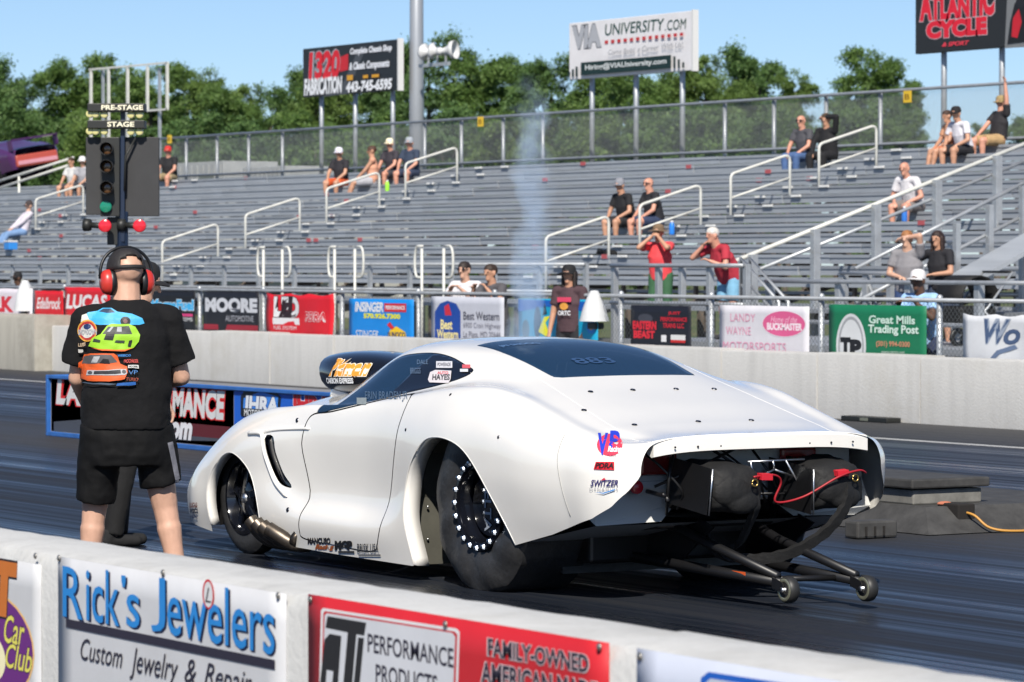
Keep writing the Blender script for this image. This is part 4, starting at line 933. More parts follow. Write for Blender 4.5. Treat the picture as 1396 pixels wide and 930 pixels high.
RWIN = [(.80,.47),(.83,.30),(.845,0),(.83,-.30),(.80,-.47),(.5,-.475),(.25,-.468),(-.005,-.455),(-.02,-.2),(-.022,0),(-.02,.2),(-.005,.455),(.25,.468),(.5,.475)]
WIND = [(1.50,.53),(1.48,0),(1.50,-.53),(1.74,-.635),(1.92,-.705),(2.10,-.64),(2.28,-.3),(2.3,0),(2.28,.3),(2.10,.64),(1.92,.705),(1.74,.635)]
DOOR = smooth2([(1.92,.865),(1.985,.74),(1.985,.66),(1.93,.5),(1.905,.40),(1.945,.30),(1.955,.20),(1.90,.155),(1.5,.14),(1.12,.135),(1.03,.20),(.965,.40),(.92,.60),(.87,.80),(.835,1.0),(1.0,1.01),(1.4,.945),(1.7,.895)], 4)
paint = mat('white_car_paint', (0.84, 0.82, 0.78), 0.25, coat=1.0, spec=.5, var=.015, scale=2.5)
def side_mask(V): return np.abs(V[:, 1])
V, T = BV, BT
# open wheel arches and lower edge
V, T = clip(V, T, psdf(V[:, [0, 2]], R_ARCH)); V, T = clip(V, T, psdf(V[:, [0, 2]], F_ARCH))
lo = np.array(LOWER); V, T = clip(V, T, psdf(V[:, [0, 2]], LOWPOLY))
BVH = BVHTree.FromPolygons([Vector(p) for p in V], [tuple(int(i) for i in t) for t in T])     # whole skin, for laying marks on it
def onskin(lx, z, left=True, lift=0.003):      # side projection
    s = 1 if left else -1
    h = BVH.ray_cast(Vector((lx, s * 1.6, z)), Vector((0, -s, 0)))
    if h[0] is None or h[0].y * s < .3:
        h = BVH.find_nearest(Vector((lx, s * .95, z)))
    n = h[1] if h[1].y * s > 0 else -h[1]
    return h[0] + n * lift
def ontop(lx, ly, lift=0.003):
    h = BVH.ray_cast(Vector((lx, ly, 2.0)), Vector((0, 0, -1)))
    if h[0] is None: h = BVH.find_nearest(Vector((lx, ly, .8)))
    n = h[1] if h[1].z > 0 else -h[1]
    return h[0] + n * lift
parts = {}
def carve(V, T, poly, cols, cond, gap):
    g = psdf(V[:, cols], poly); g = np.where(cond(V), g, 1.0)
    i = clip(V, T, g + gap * .5, False); o = clip(V, T, g - gap * .5, True); return o, i
condL = lambda V: V[:, 1] > .50; condR = lambda V: V[:, 1] < -.50
(V, T), wl_ = carve(V, T, SWIN, [0, 2], condL, .004); (V, T), wr_ = carve(V, T, SWIN, [0, 2], condR, .004)
(V, T), rw_ = carve(V, T, RWIN, [0, 1], lambda V: V[:, 2] > .9, .004); (V, T), ws_ = carve(V, T, WIND, [0, 1], lambda V: V[:, 2] > .86, .004)
(V, T), dl_ = carve(V, T, DOOR, [0, 2], lambda V: V[:, 1] > .7, .009); (V, T), dr_ = carve(V, T, DOOR, [0, 2], lambda V: V[:, 1] < -.7, .009)
(V, T), vl_ = carve(V, T, VENT, [0, 2], lambda V: V[:, 1] > .7, .002); (V, T), vr_ = carve(V, T, VENT, [0, 2], lambda V: V[:, 1] < -.7, .002)
qline = lambda V: (V[:, 0] - (1.075 + (1.235 - V[:, 2]) * .62))
ql_ = clip(*wl_, qline(wl_[0]) + .004, False); wl_ = clip(*wl_, qline(wl_[0]) - .004, True); qr_ = clip(*wr_, qline(wr_[0]) + .004, False); wr_ = clip(*wr_, qline(wr_[0]) - .004, True)
def skin(name, VT, m, solid=.006, parent=car):
    o = obj(name, VT[0], [tuple(int(i) for i in t) for t in VT[1]], m, parent, smooth=True)
    if solid:
        s_ = o.modifiers.new('thickness', 'SOLIDIFY'); s_.thickness = solid; s_.offset = -1.0; s_.use_rim = True
    return o
# glass: tinted and glossy; sky reflection is partly put into the blue base colour
glass = bpy.data.materials.new('tinted_window'); glass.use_nodes = True; nt = glass.node_tree; b = nt.nodes['Principled BSDF']
b.inputs['Base Color'].default_value = (.022, .065, .14, 1); b.inputs['Roughness'].default_value = .06; b.inputs['Coat Weight'].default_value = .6; b.inputs['Coat Roughness'].default_value = .03
trn = N(nt, 'ShaderNodeBsdfTransparent'); trn.inputs[0].default_value = (.30, .36, .44, 1); mxs = N(nt, 'ShaderNodeMixShader'); mxs.inputs[0].default_value = .55
nt.links.new(trn.outputs[0], mxs.inputs[1]); nt.links.new(b.outputs[0], mxs.inputs[2]); nt.links.new(mxs.outputs[0], nt.nodes['Material Output'].inputs[0])
_M['tinted_window'] = glass
flipchk = Vector(np.cross(V[T[0][1]] - V[T[0][0]], V[T[0][2]] - V[T[0][0]]))
body = skin('body_shell', (V, T), paint, 0)
door_l = skin('door', dl_, paint, 0); skin('door', dr_, paint, 0)
blackg = mat('gloss_black', (0.006, 0.007, 0.011), 0.12, coat=.6)
for sg, q_ in ((1, vl_), (-1, vr_)): skin('fender_vent', (q_[0] - np.array([0, .022 * sg, 0]), q_[1]), blackg, 0)
qw_l = skin('quarter_window', ql_, blackg, .004); skin('quarter_window', qr_, blackg, .004)
g1 = skin('side_window', wl_, glass, 0.004); skin('side_window', wr_, glass, 0.004); rwo = skin('rear_window', rw_, glass, 0.004); skin('windshield', ws_, glass, 0.004)
blackg = mat('gloss_black', (0.006, 0.007, 0.011), 0.12, coat=.6); blackm = mat('satin_black', (0.008, 0.008, 0.009), 0.42); fabric = mat('black_nylon', (0.0045, 0.0045, 0.005), 0.75, var=.3, scale=9, bump=.5, bscale=14)
alu = mat('bare_aluminium', (0.62, 0.63, 0.64), 0.32, 1.0, var=.1, scale=9); carbon = mat('carbon_panel', (0.03, 0.032, 0.033), .4, var=.3, scale=30)
# arch lips: the flare returns inward
def lip(poly, name, left, depth=.045, z0=.07):
    v = []; f = []; s = 1 if left else -1; pts = []
    for x, z in poly:
        zl = np.interp(x, lo[:, 0], lo[:, 1])
        if z < max(z0, zl + .002): continue
        pts.append((x, z))
    # start after the largest jump
    k = max(range(len(pts)), key=lambda i: math.hypot(pts[i][0] - pts[i - 1][0], pts[i][1] - pts[i - 1][1])); pts = pts[k:] + pts[:k]
    cx = sum(p[0] for p in pts) / len(pts)
    for x, z in pts:
        ox = x + (x - cx) * .012; oz = z + .003
        p = onskin(ox, oz, left, 0.0015); v += [tuple(p), (p.x - (x - cx) * .03, p.y - s * depth * .25, p.z - .006), (p.x - (x - cx) * .035, p.y - s * depth, p.z - .008)]
    n = len(v) // 3
    for i in range(n - 1):
        for q in (0, 1):
            a = i * 3 + q; f.append((a, a + 1, a + 4, a + 3))
    o = obj(name, v, f, paint, car, smooth=True); sd = o.modifiers.new('thickness', 'SOLIDIFY'); sd.thickness = .004; sd.offset = 0
for L_ in (True, False): lip(R_ARCH, 'wheel_arch_lip', L_, .095); lip(F_ARCH, 'wheel_arch_lip', L_, .06)

# inner tub, floor and wheel tubs (keep daylight out of the shell)
m = MB().box(-.30, 3.3, -.54, .54, .10, .12); m.box(-.34, -.30, -.62, .62, .10, .95)
m.build('floor_pan', carbon, car)
for s in (1, -1):
    m = MB(); y0, y1 = (.44 * s, .93 * s)
    P = [(.78, .08), (.80, .45), (.72, .70), (.5, .86), (.2, .93), (-.15, .90), (-.40, .78), (-.48, .5)]
    for i in range(len(P) - 1):
        m.add([(P[i][0], y0, P[i][1]), (P[i + 1][0], y0, P[i + 1][1]), (P[i + 1][0], y1, P[i + 1][1]), (P[i][0], y1, P[i][1])], [(0, 1, 2, 3)])
    m.add([(x, y0, z) for x, z in P] , [tuple(range(len(P)))])
    o = m.build('wheel_tub', mat('olive_grey_panel', (0.075, 0.073, 0.06), .6, var=.2, scale=5), car)
    m = MB(); P = [(3.24, .15), (3.24, .42), (3.04, .58), (2.7, .64), (2.42, .56), (2.36, .3), (2.36, .12)]; y0, y1 = (.60 * s, .95 * s)
    for i in range(len(P) - 1): m.add([(P[i][0], y0, P[i][1]), (P[i + 1][0], y0, P[i + 1][1]), (P[i + 1][0], y1 if P[i][1] < .55 else .85 * s, P[i + 1][1]), (P[i][0], y1 if P[i][1] < .55 else .85 * s, P[i][1])], [(0, 1, 2, 3)])
    m.add([(x, y0, z) for x, z in P], [tuple(range(len(P)))]); m.build('wheel_tub', mat('satin_black'), car)
for s in (1, -1):    # rivets on the panel ahead of the slick
    for z in (.22, .40, .58): MB().sphere((.775, .80 * s, z), .008, 8, 5).build('rivet', alu, car, True)

# ---------------------------------------------------------------- wheels
rubber = mat('slick_rubber', (0.022, 0.022, 0.023), 0.62, var=.3, scale=5, bump=.15)
rub_side = mat('sidewall_rubber', (0.030, 0.030, 0.031), 0.5, var=.35, scale=7, bump=.25, bscale=22)
def wheel(cx, cy, s, R, W, rim, front):
    root = empty('wheel'); root.parent = car; root.location = (cx, cy, R if front else .457)
    ax = (0, s, 0)      # outwards
    if front: prof = [(rim, -W * .5), (rim + .05, -W * .52), (R - .03, -W * .46), (R, -W * .30), (R, W * .30), (R - .03, W * .46), (rim + .05, W * .52), (rim, W * .46)]
    else: prof = [(rim, -W * .44), (rim + .05, -W * .52), (R - .12, -W * .53), (R - .03, -W * .49), (R, -W * .44), (R, W * .44), (R - .025, W * .49), (R - .10, W * .535), (rim + .09, W * .53), (rim + .045, W * .50), (rim, W * .45)]
    t = MB().lathe(prof, (0, 0, 0), ax, 56); 
    if not front:     # wrinkled sidewall of a loaded slick
        for i, p in enumerate(t.v):
            r = math.hypot(p.x, p.z); a = math.atan2(p.z, p.x)
            if r > rim + .02 and r < R - .005: p.y += s * .010 * math.sin(9 * a + 14 * r) * (1 if a < 0 else .4)
            if p.z < -.456: p.z = -.456; p.y += s * (.018 if p.y * s > 0 else -.018)
    else:
        for p in t.v:
            if p.z < -R + .006: p.z = -R + .001
    tyre = t.build('tyre', rub_side, root, True, sharp=40)
    MB().lathe([(rim + .012, W * .40), (rim + .010, W * .50), (rim - .012, W * .505), (rim - .02, W * .40), (rim - .035, W * .1), (rim - .05, -.02), (rim - .06, -.04), (.11, -.05 if not front else .02), (.10, W * .12 if not front else .05), (.07, W * .14 if not front else .06), (.001, W * .14 if not front else .06)], (0, 0, 0), ax, 40).build('rim', blackg, root, True, sharp=45)
    if not front:
        ring = MB().lathe([(rim + .036, W * .455), (rim + .036, W * .515), (rim + .004, W * .53), (rim - .006, W * .515), (rim - .006, W * .455)], (0, 0, 0), ax, 48).build('beadlock_ring', mat('dark_anodised', (.02, .022, .03), .25, .8), root, True, sharp=30)
        bm_ = MB().lathe([(.001, .018), (.012, .016), (.019, .005), (.019, -.006), (.001, -.006)], (0, 0, 0), ax, 8)
        bme = bpy.data.meshes.new('bolt'); bme.from_pydata([tuple(p) for p in bm_.v], [], bm_.f); bme.materials.append(mat('polished_bolt', (.26, .30, .37), .22, 1.0))
        for k in range(20):
            a = 2 * math.pi * k / 20; link_mesh('bolt', bme, None, ring, ((rim + .015) * math.cos(a), s * W * .53, (rim + .015) * math.sin(a)))
        hub = MB().lathe([(rim - .045, W * .30), (rim - .045, W * .36), (rim - .06, W * .37), (.001, W * .37)], (0, 0, 0), ax, 40).build('wheel_cover', blackg, root, True, sharp=30)
        prints(hub, [('t', 'DELTA', (-.145, -.035), (.145, .035), (150, 158, 170), dict(bold=.02, name='lettering'))], lambda P, l: [(-(0.06 + 0 * x) * 0 - y * 1.0 * (1), s * (W * .37 + .004), x * -1.0) for x, y in P])
    else:
        for k in range(5):
            a = 2 * math.pi * k / 5 + .3; e = Vector((math.cos(a), 0, math.sin(a)))
            MB().bar(e * .06 + Vector((0, s * .05, 0)), e * (rim - .03) + Vector((0, s * .03, 0)), .05, .025, up=ax).build('spoke', blackg, root, bevel=.006)
        MB().lathe([(.001, .075), (.03, .07), (.035, .04)], (0, 0, 0), ax, 14).build('hub_cap', alu, root, True)
    return root
for s in (1, -1):
    wheel(0.02, .695 * s, s, .482, .45, .215, False)
    wheel(2.87, .80 * s, s, .335, .15, .215, True)
# white scuffs on the near slick sidewall edge
rng_ = random.Random(3); sc_m = mat('chalky_scuff', (.42, .42, .42), .8, var=.5, scale=40)
# ---------------------------------------------------------------- scoop, fender vent, headers
m = MB(); rows = 18; n = 24; sv = []; sf_ = []
for i in range(rows + 1):
    t = i / rows; x = 3.06 - .98 * t
    w = .285 * (math.sin(math.pi * min(1, .30 + t * .62))) ** .7; hh = .150 * (math.sin(math.pi * min(1, .30 + t * .62))) ** .75
    zc2 = 1.065 - .01 * t
    for k in range(n):
        a = 2 * math.pi * k / n; ca, sa = math.cos(a), math.sin(a)
        sv.append((x + (.06 * (1 - t) * sa), w * math.copysign(abs(ca) ** .75, ca), zc2 + hh * math.copysign(abs(sa) ** .85, sa)))
for i in range(rows):
    for k in range(n): k2 = (k + 1) % n; sf_.append((i * n + k, i * n + k2, (i + 1) * n + k2, (i + 1) * n + k))
sf_.append(tuple(rows * n + k for k in range(n)))
scoop = obj('hood_scoop', sv, sf_, blackg, car, smooth=True, sharp=60)
SB = BVHTree.FromPolygons([Vector(p) for p in sv], sf_)
def sput(P, l):
    o_ = []
    for px, py in P:
        x, z = c_side(px, py, .26); h = SB.ray_cast(Vector((x, 1.2, z)), Vector((0, -1, 0)))
        if h[0] is None: h = SB.find_nearest(Vector((x, .28, z)))
        o_.append(h[0] + Vector((0, 1, 0)) * (.012 + l))
    return o_
prints(scoop, [('t', 'Pitman', (454, 513), (500, 489), (220, 150, 50), dict(bold=.06, shear=.2, edge=(236, 226, 210), ew=.04)), ('t', 'CARBON EXPRESS', (449, 523), (486, 515), (214, 216, 220), dict(bold=.04))], sput)
MB().prism([(2.98, -.24, .86), (2.98, .24, .86), (2.15, .20, .93), (2.15, -.20, .93)], (0, 0, .13)).build('scoop_base', paint, car, bevel=.05)
# fender vent: recess with dark blade
ridge = [(2.62, .735), (2.46, .742), (2.415, .715), (2.37, .60), (2.28, .47), (2.13, .385)]
pts = [onskin(x, z, True, .004) for x, z in smooth2(ridge, 5, False)]
MB().tube(pts, [.004] + [.014] * (len(pts) - 2) + [.004], 8).build('vent_crease', paint, car, True)
pts = [onskin(x, z, True, .0) for x, z in smooth2([(2.47, .742), (2.3, .768), (2.05, .785), (1.9, .79)], 5, False)]
MB().tube(pts, [.012] + [.009] * (len(pts) - 2) + [.001], 8).build('vent_crease', paint, car, True)
steel_h = mat('heat_tinted_steel', (0.11, 0.092, 0.075), .40, .85, var=.45, scale=14)
for s in (1, -1):
    for k in range(4):
        x = 2.43 - k * .078; z = .225 - k * .014
        m = MB(); P = crom([(x - .16, .86 * s, .11), (x - .12, .95 * s, .115), (x - .06, 1.01 * s, .16), (x, 1.05 * s, z + .015)], 5)
        m.tube(P, .044, 16, caps=False); m.tube(P, .039, 16, caps=False)
        d = (P[-1] - P[-2]).normalized(); m.lathe([(.039, 0), (.0445, 0)], P[-1], d, 16)
        o = m.build('exhaust_pipe', steel_h, car, True)
    MB().tube([(2.02, .94 * s, .14), (2.05, .955 * s, .155)], .05, 14).build('pipe_collar', steel_h, car, True)

# ---------------------------------------------------------------- decals on the skin
def c_ray(px, py):
    r = ray(px, py); o_ = Vector((CAR0.x, CAR0.y, H)); d_ = Vector((-r.x, -r.y, r.z)).normalized()
    h = BVH.ray_cast(o_, d_)
    if h[0] is None or h[0].y < -.5: h = BVH.find_nearest(o_ + d_ * 21)
    return h[0], (h[1] if h[1].dot(d_) < 0 else -h[1])
def densify(p, f, L):
    b = bmesh.new(); vs_ = [b.verts.new((x, y, 0)) for x, y in p]
    for q in f:
        try: b.faces.new([vs_[i] for i in q])
        except ValueError: pass
    bmesh.ops.triangulate(b, faces=b.faces[:])
    for _ in range(5):
        es = [e for e in b.edges if e.calc_length() > L]
        if not es: break
        bmesh.ops.subdivide_edges(b, edges=es, cuts=1); bmesh.ops.triangulate(b, faces=b.faces[:])
    b.verts.ensure_lookup_table(); b.verts.index_update()
    r = ([(v.co.x, v.co.y) for v in b.verts], [tuple(v.index for v in q.verts) for q in b.faces]); b.free(); return r
def side_prints(parent, els, ly):
    """marks given at their places in the photograph, laid on whatever bit of skin is there"""
    for i, el in enumerate(els):
        o = el[-1] if isinstance(el[-1], dict) else {}; todo = []
        if o.get('edge'):
            e2 = dict(o); e2.pop('edge'); ew = e2.pop('ew', .03); e2['bold'] = o.get('bold', 0) + ew; todo.append((('t', el[1], (el[2][0] - .4, el[2][1] + .5), (el[3][0] + .4, el[3][1] - .5), o['edge'], e2), 'lettering_edge', .4))
        todo.append((el, PN[el[0]], .8))
        for e, nm, k in todo:
            P, f_ = densify(*shape2d(e), 7.0)
            obj(nm, [(lambda h: h[0] + h[1] * (.0025 + (i + k) * .0006))(c_ray(*q)) for q in P], f_, ink(el_col(e)), parent)
RB = (36, 58, 190)
side_prints(body, [('e', (814, 622), (849, 592), (222, 60, 84)), ('t', 'V', (815, 621), (829, 591), RB, dict(bold=.05, shear=.05)), ('t', 'P', (830, 613), (845, 588), RB, dict(bold=.05, shear=.1)), ('t', 'Racing', (829, 619), (848, 609), (240, 236, 240), dict(shear=.3, bold=.03)), ('t', 'FUELS', (829, 623), (840, 620), (120, 60, 90), {}),
    ('p', [(810, 640), (813, 630), (838, 630), (838, 641)], (200, 20, 40)), ('t', 'PDRA', (812, 639), (837, 631.5), (40, 14, 20), dict(bold=.05, shear=.25)),
    ('t', 'SWITZER', (806, 663), (843, 654), (52, 44, 104), dict(bold=.02, shear=.3)), ('t', 'DYNAMICS', (805, 669), (843, 665), (150, 152, 160), dict(space=1.3)), ('p', [(812, 671), (824, 671.5), (840, 666), (845, 660), (838, 668.5), (824, 673)], (70, 140, 210)), ('p', [(820, 655), (825, 651), (827, 654)], (200, 50, 80))], .93)
side_prints(body, [('t', 'MANCUSO', (420, 742), (451, 733), (32, 28, 32), dict(bold=.05)), ('t', 'Racing', (430, 751), (456, 742), (160, 84, 40), dict(bold=.06, shear=.3)), ('t', 'MGP', (457, 750), (481, 737), (28, 28, 30), dict(bold=.08)), ('r', (462, 754), (484, 751), (60, 60, 64)), ('t', 'BRISK USA', (488, 753), (517, 741), (60, 62, 66), dict(bold=.01)), ('r', (490, 758), (520, 755.5), (110, 112, 116)),
    ('t', 'LUCAS', (259.5, 692), (270, 685), (110, 60, 60), dict(bold=.03)), ('t', 'WISECO', (260, 700), (271, 693), (50, 54, 70), dict(bold=.05)), ('t', 'RACING', (261, 706), (270, 701), (60, 70, 100), dict(bold=.03))], .97)
side_prints(qw_l, [('r', (595, 502), (617, 493), (206, 206, 212)), ('t', 'POWERADE', (597, 500), (615, 495), (40, 40, 60), dict(bold=.02)), ('p', [(584, 518), (587, 508), (594, 505), (616, 506), (615, 517), (612, 523), (586, 522)], (206, 200, 204)), ('t', 'AUTO', (597, 511), (612, 507), (196, 40, 60), dict(bold=.03)), ('t', 'HAYES', (590, 519), (614, 511), (30, 26, 34), dict(bold=.03, shear=.1)),
    ('r', (631, 503), (642, 498), (200, 90, 100)), ('r', (628, 508), (639, 504), (200, 204, 212))], .70)
side_prints(g1, [('t', 'ERIN BRADEN JR', (498, 548), (556, 534), (70, 90, 114), dict(bold=.01)), ('t', 'DALE', (569, 497), (584, 491), (92, 112, 138)), ('t', 'BRIGGS', (560, 510), (574, 502), (92, 112, 138)), ('r', (487, 552), (500, 543), (130, 138, 140))], .70)
# rear window writing
def rput(P, l): return [ontop(x, y, .003 + l) for x, y in P]
def rw_text(s_, lx, ly0, ly1, h, col):   # reads left (near side) to right as seen from behind
    v, f = text2d(s_, .02); P = [ontop(lx + q[1] * h, ly0 + (ly1 - ly0) * q[0], .004) for q in v]; obj('lettering', P, f, ink(col), rwo)
rw_text('883', .17, .20, -.06, .10, (44, 72, 110)); rw_text('JRI SHOCKS', .60, .42, .16, .06, (84, 116, 158))
# quick-release buttons
btn = MB().lathe([(.001, .004), (.013, .004), (.016, 0)], (0, 0, 0), (0, 0, 1), 12)
bme = bpy.data.meshes.new('fastener'); bme.from_pydata([tuple(p) for p in btn.v], [], btn.f); bme.materials.append(mat('dark_anodised'))
for lx, ly in ((-.27, .4), (-.27, .13), (-.27, -.15), (-.27, -.4), (-.85, .5), (-.85, .1), (-.85, -.24), (-.55, .62)):
    p = ontop(lx, ly, .001); n_ = (ontop(lx, ly, .01) - p); o = link_mesh('fastener', bme, None, car, p); o.rotation_euler = n_.to_track_quat('Z', 'Y').to_euler()
for px, py, ly in ((393, 695, .97), (407, 573, .92), (551, 586, .96), (681, 596, .98), (622, 538, .86)):
    x, z = c_side(px, py, ly); p = onskin(x, z, True, .001); n_ = onskin(x, z, True, .01) - p; o = link_mesh('fastener', bme, None, car, p); o.rotation_euler = n_.to_track_quat('Z', 'Y').to_euler(); o.scale = (.6, .6, .6) if px > 500 else (.95, .95, .95)
for sg in (1, -1):      # crisp edge where the rear deck meets the haunch
    cr_ = [ontop(x, y * sg, -.0028) for x, y in smooth2([(.25, .535), (0.0, .545), (-.3, .575), (-.7, .615), (-1.0, .64), (-1.22, .655)], 6, False)]
    MB().tube(cr_, [.001] + [.0042] * (len(cr_) - 2) + [.001], 8).build('deck_crease', paint, car, True)
# seam down the rear quarter
sm_ = [onskin(x, z, True, .0012) for x, z in smooth2([(-.80, .86), (-.83, .7), (-.90, .45)], 6, False)]; MB().tube(sm_, .0022, 5).build('panel_seam', mat('seam_shadow', (.30, .30, .29), .6), car, True)

# ---------------------------------------------------------------- tail: lip, rear panel, lights, parachutes, wheelie bar
tl = []; 
for k in range(21):
    ly = -.675 + 1.35 * k / 20; tl.append((ly, -1.275 - .04 * (1 - (ly / .72) ** 2)))
v = []; f = []
for ly, lx in tl:
    zt_ = .863 - .030 * (ly / .675) ** 4; v += [(lx + .10, ly, zt_ + .004), (lx, ly, zt_ + .010), (lx - .012, ly, zt_ - .004), (lx - .012, ly, zt_ - .070), (lx + .004, ly, zt_ - .074), (lx + .1, ly, zt_ - .03)]
for i in range(20):
    for q in range(5): a = i * 6 + q; f.append((a, a + 1, a + 7, a + 6))
    f.append((i * 6 + 5, i * 6, i * 6 + 6, i * 6 + 11))
f.append((0, 1, 2, 3, 4, 5)); f.append(tuple(120 + q for q in (5, 4, 3, 2, 1, 0)))
obj('tail_spoiler_lip', v, f, paint, car, smooth=True, sharp=35)
for k in range(9): MB().sphere((-1.318, -.56 + k * .14, .812), .006, 8, 4).build('rivet', mat('dark_anodised'), car, True)
wp = mat('white_inner_panel', (0.60, 0.60, 0.59), .5)
MB().add([(-.98, -.86, .62), (-.98, .86, .62), (-1.02, .90, .45), (-.98, .82, .40), (-.98, .42, .41), (-.94, .30, .50), (-.94, -.30, .50), (-.98, -.42, .41), (-.98, -.82, .40), (-1.02, -.9, .45)], [(0, 9, 8, 7, 6, 5, 4, 3, 2, 1)]).build('rear_panel', wp, car)
MB().box(-.96, -.94, -.80, .80, .62, .82).build('tail_recess', wp, car)
MB().add([(-.99, .84, .40), (-.99, -.84, .40), (-.35, -.9, .27), (-.35, .9, .27)], [(0, 1, 2, 3)]).build('undertray', wp, car)
red_lens = mat('dark_red_lens', (0.26, 0.018, 0.018), .15, coat=.6)
for s in (1, -1):
    MB().box(-1.0, -.965, min(.33 * s, .56 * s), max(.33 * s, .56 * s), .650, .775).build('tail_light', red_lens, car, bevel=.02)
    MB().lathe([(.001, .012), (.03, .010), (.036, 0), (.036, -.02)], (-1.03, .60 * s, .595), (-1, 0, 0), 16).build('reflector', mat('red_glass'), car, True)
# chassis behind the axle
m = MB()
for s in (1, -1):
    m.tube([(-.2, .40 * s, .55), (-.95, .34 * s, .58), (-1.12, .30 * s, .72)], .02, 8); m.tube([(-.2, .42 * s, .30), (-.85, .36 * s, .38), (-1.12, .30 * s, .70)], .02, 8); m.tube([(-.85, .36 * s, .38), (-.95, .34 * s, .58)], .016, 8)
    m.tube([(-.2, .42 * s, .30), (-.6, .1 * s, .50)], .014, 6)
m.tube([(-.85, -.36, .38), (-.85, .36, .38)], .02, 8); m.tube([(-.95, -.34, .58), (-.95, .34, .58)], .02, 8); m.build('chassis_tubes', mat('satin_black'), car, True)
MB().sphere((0, 0, .455), .17, 16, 10, (1, 1, 1)).tube([(0, -.66, .455), (0, .66, .455)], .06, 14).build('rear_axle', mat('satin_black'), car, True)
for s in (1, -1):
    MB().tube([(-.12, .30 * s, .30), (-.2, .30 * s, .62)], .028, 12).tube([(-.2, .30 * s, .62), (-.24, .30 * s, .76)], .014, 8).build('shock_absorber', alu, car, True)
for y0 in (-.46, .18): MB().prism([(-.5, y0, .40), (-.98, y0, .42), (-1.12, y0, .38), (-.80, y0, .17), (-.5, y0, .16)], (0, .012, 0)).build('diffuser_fin', blackm, car)
MB().box(-.5, -.3, -.55, .55, .16, .42).build('fuel_cell_cover', blackm, car, bevel=.02)
# parachute packs
def pack(cy, tilt, red):
    c = Vector((-1.22, cy, .600)); m = MB(); rows = 16; n = 36
    for i in range(rows + 1):
        t = i / rows; x = -.21 + .41 * t; sc = (1 - abs(2 * t - 1) ** 5) ** .42 * (1 - .08 * (1 - t)) + .02
        for k in range(n):
            a = 2 * math.pi * k / n; ca, sa = math.cos(a), math.sin(a)
            wob = 1 + .045 * math.sin(3 * a + 5 * t + cy * 9) + .03 * math.sin(7 * a + 9 * t) + .02 * math.sin(13 * a - 17 * t)
            m.v.append(Vector((x, .185 * sc * wob * math.copysign(abs(ca) ** .6, ca), .130 * sc * wob * math.copysign(abs(sa) ** .6, sa))))
    for i in range(rows):
        for k in range(n): k2 = (k + 1) % n; m.f.append((i * n + k, (i + 1) * n + k, (i + 1) * n + k2, i * n + k2))
    m.f.append(tuple(range(n))[::-1]); m.f.append(tuple(rows * n + k for k in range(n)))
    R_ = Matrix.Rotation(tilt, 3, 'X') @ Matrix.Rotation(-.12, 3, 'Y')
    m.v = [c + R_ @ p for p in m.v]
    o = m.build('parachute_pack', fabric, car, True)
    # side plate, folded flap, pull ring, tag
    MB().prism([c + R_ @ Vector(q) for q in ((-.19, .192, -.12), (.19, .192, -.12), (.19, .192, .12), (-.19, .192, .12))], R_ @ Vector((0, .006, 0))).build('side_plate', blackm, o)
    MB().tube([c + R_ @ Vector((-.205, .19, -.12)), c + R_ @ Vector((-.205, .195, .12))], .005, 6).build('plate_edge', alu, o, True)
    fl = MB()
    for q_, r_, s3 in (((-.165, .03, .0), .11, (.5, 1.2, .8)), ((-.185, -.02, -.05), .085, (.5, 1.2, .75))): fl.sphere(c + R_ @ Vector(q_), r_, 16, 10, s3)
    fuse_later = fl.build('flap', fabric, o, True); rm_ = fuse_later.modifiers.new('fuse', 'REMESH'); rm_.mode = 'VOXEL'; rm_.voxel_size = .008; rm_.use_smooth_shade = True
    MB().prism([c + R_ @ Vector(q) for q in ((-.18, -.05 + red[0], .10), (-.18, -.12 + red[0], .10), (-.185, -.12 + red[0], .07), (-.185, -.05 + red[0], .07))], R_ @ Vector((-.04, 0, .0))).build('red_tag', ink((190, 28, 44)), o)
    t = MB()
    P = [c + R_ @ Vector((-.225, -.06, .055)) + Vector((0, .018 * math.cos(a), .018 * math.sin(a))) for a in np.linspace(0, 6.28, 13)]
    t.tube(P, .005, 6).build('pull_ring', mat('brass', (.55, .36, .12), .3, 1), o, True)
    return o
p1_ = pack(.22, .04, (-.05,)); p2_ = pack(-.42, -.06, (.10,))
MB().tube(crom([(-1.44, .16, .655), (-1.42, .02, .66), (-1.40, -.04, .62), (-1.38, -.02, .52), (-1.40, -.18, .54), (-1.46, -.36, .64), (-1.45, -.50, .67), (-1.43, -.56, .655)], 8), .0058, 8).build('release_cord', mat('red_cord', (.34, .012, .02), .5), car, True)
# thick tether strap looping under the packs, hoses
def flat_strap(P, w, th, name, m):
    P = crom(P, 8); v = []; f = []
    for i, p in enumerate(P):
        d = (P[min(i + 1, len(P) - 1)] - P[max(0, i - 1)]).normalized(); sd_ = d.cross(Vector((1, 0.25, 0))).normalized(); nn = d.cross(sd_).normalized(); k = 1 + .12 * math.sin(i * 1.7)
        v += [p + sd_ * w * k + nn * th, p - sd_ * w * k + nn * th, p - sd_ * w * k - nn * th, p + sd_ * w * k - nn * th]
    for i in range(len(P) - 1):
        for q in range(4): a = i * 4; f.append((a + q, a + (q + 1) % 4, a + 4 + (q + 1) % 4, a + 4 + q))
    return obj(name, v, f, m, car, smooth=True, sharp=50)
flat_strap([(-1.36, -.47, .64), (-1.43, -.45, .56), (-1.43, -.41, .46), (-1.40, -.30, .34), (-1.33, -.14, .245), (-1.22, .0, .215), (-1.08, .12, .24), (-.95, .12, .33)], .026, .016, 'tether_strap', fabric)
flat_strap([(-1.38, .14, .60), (-1.40, .12, .50), (-1.31, .10, .40), (-1.20, .08, .30), (-1.08, .10, .245)], .024, .014, 'tether_strap', fabric)
m = MB()
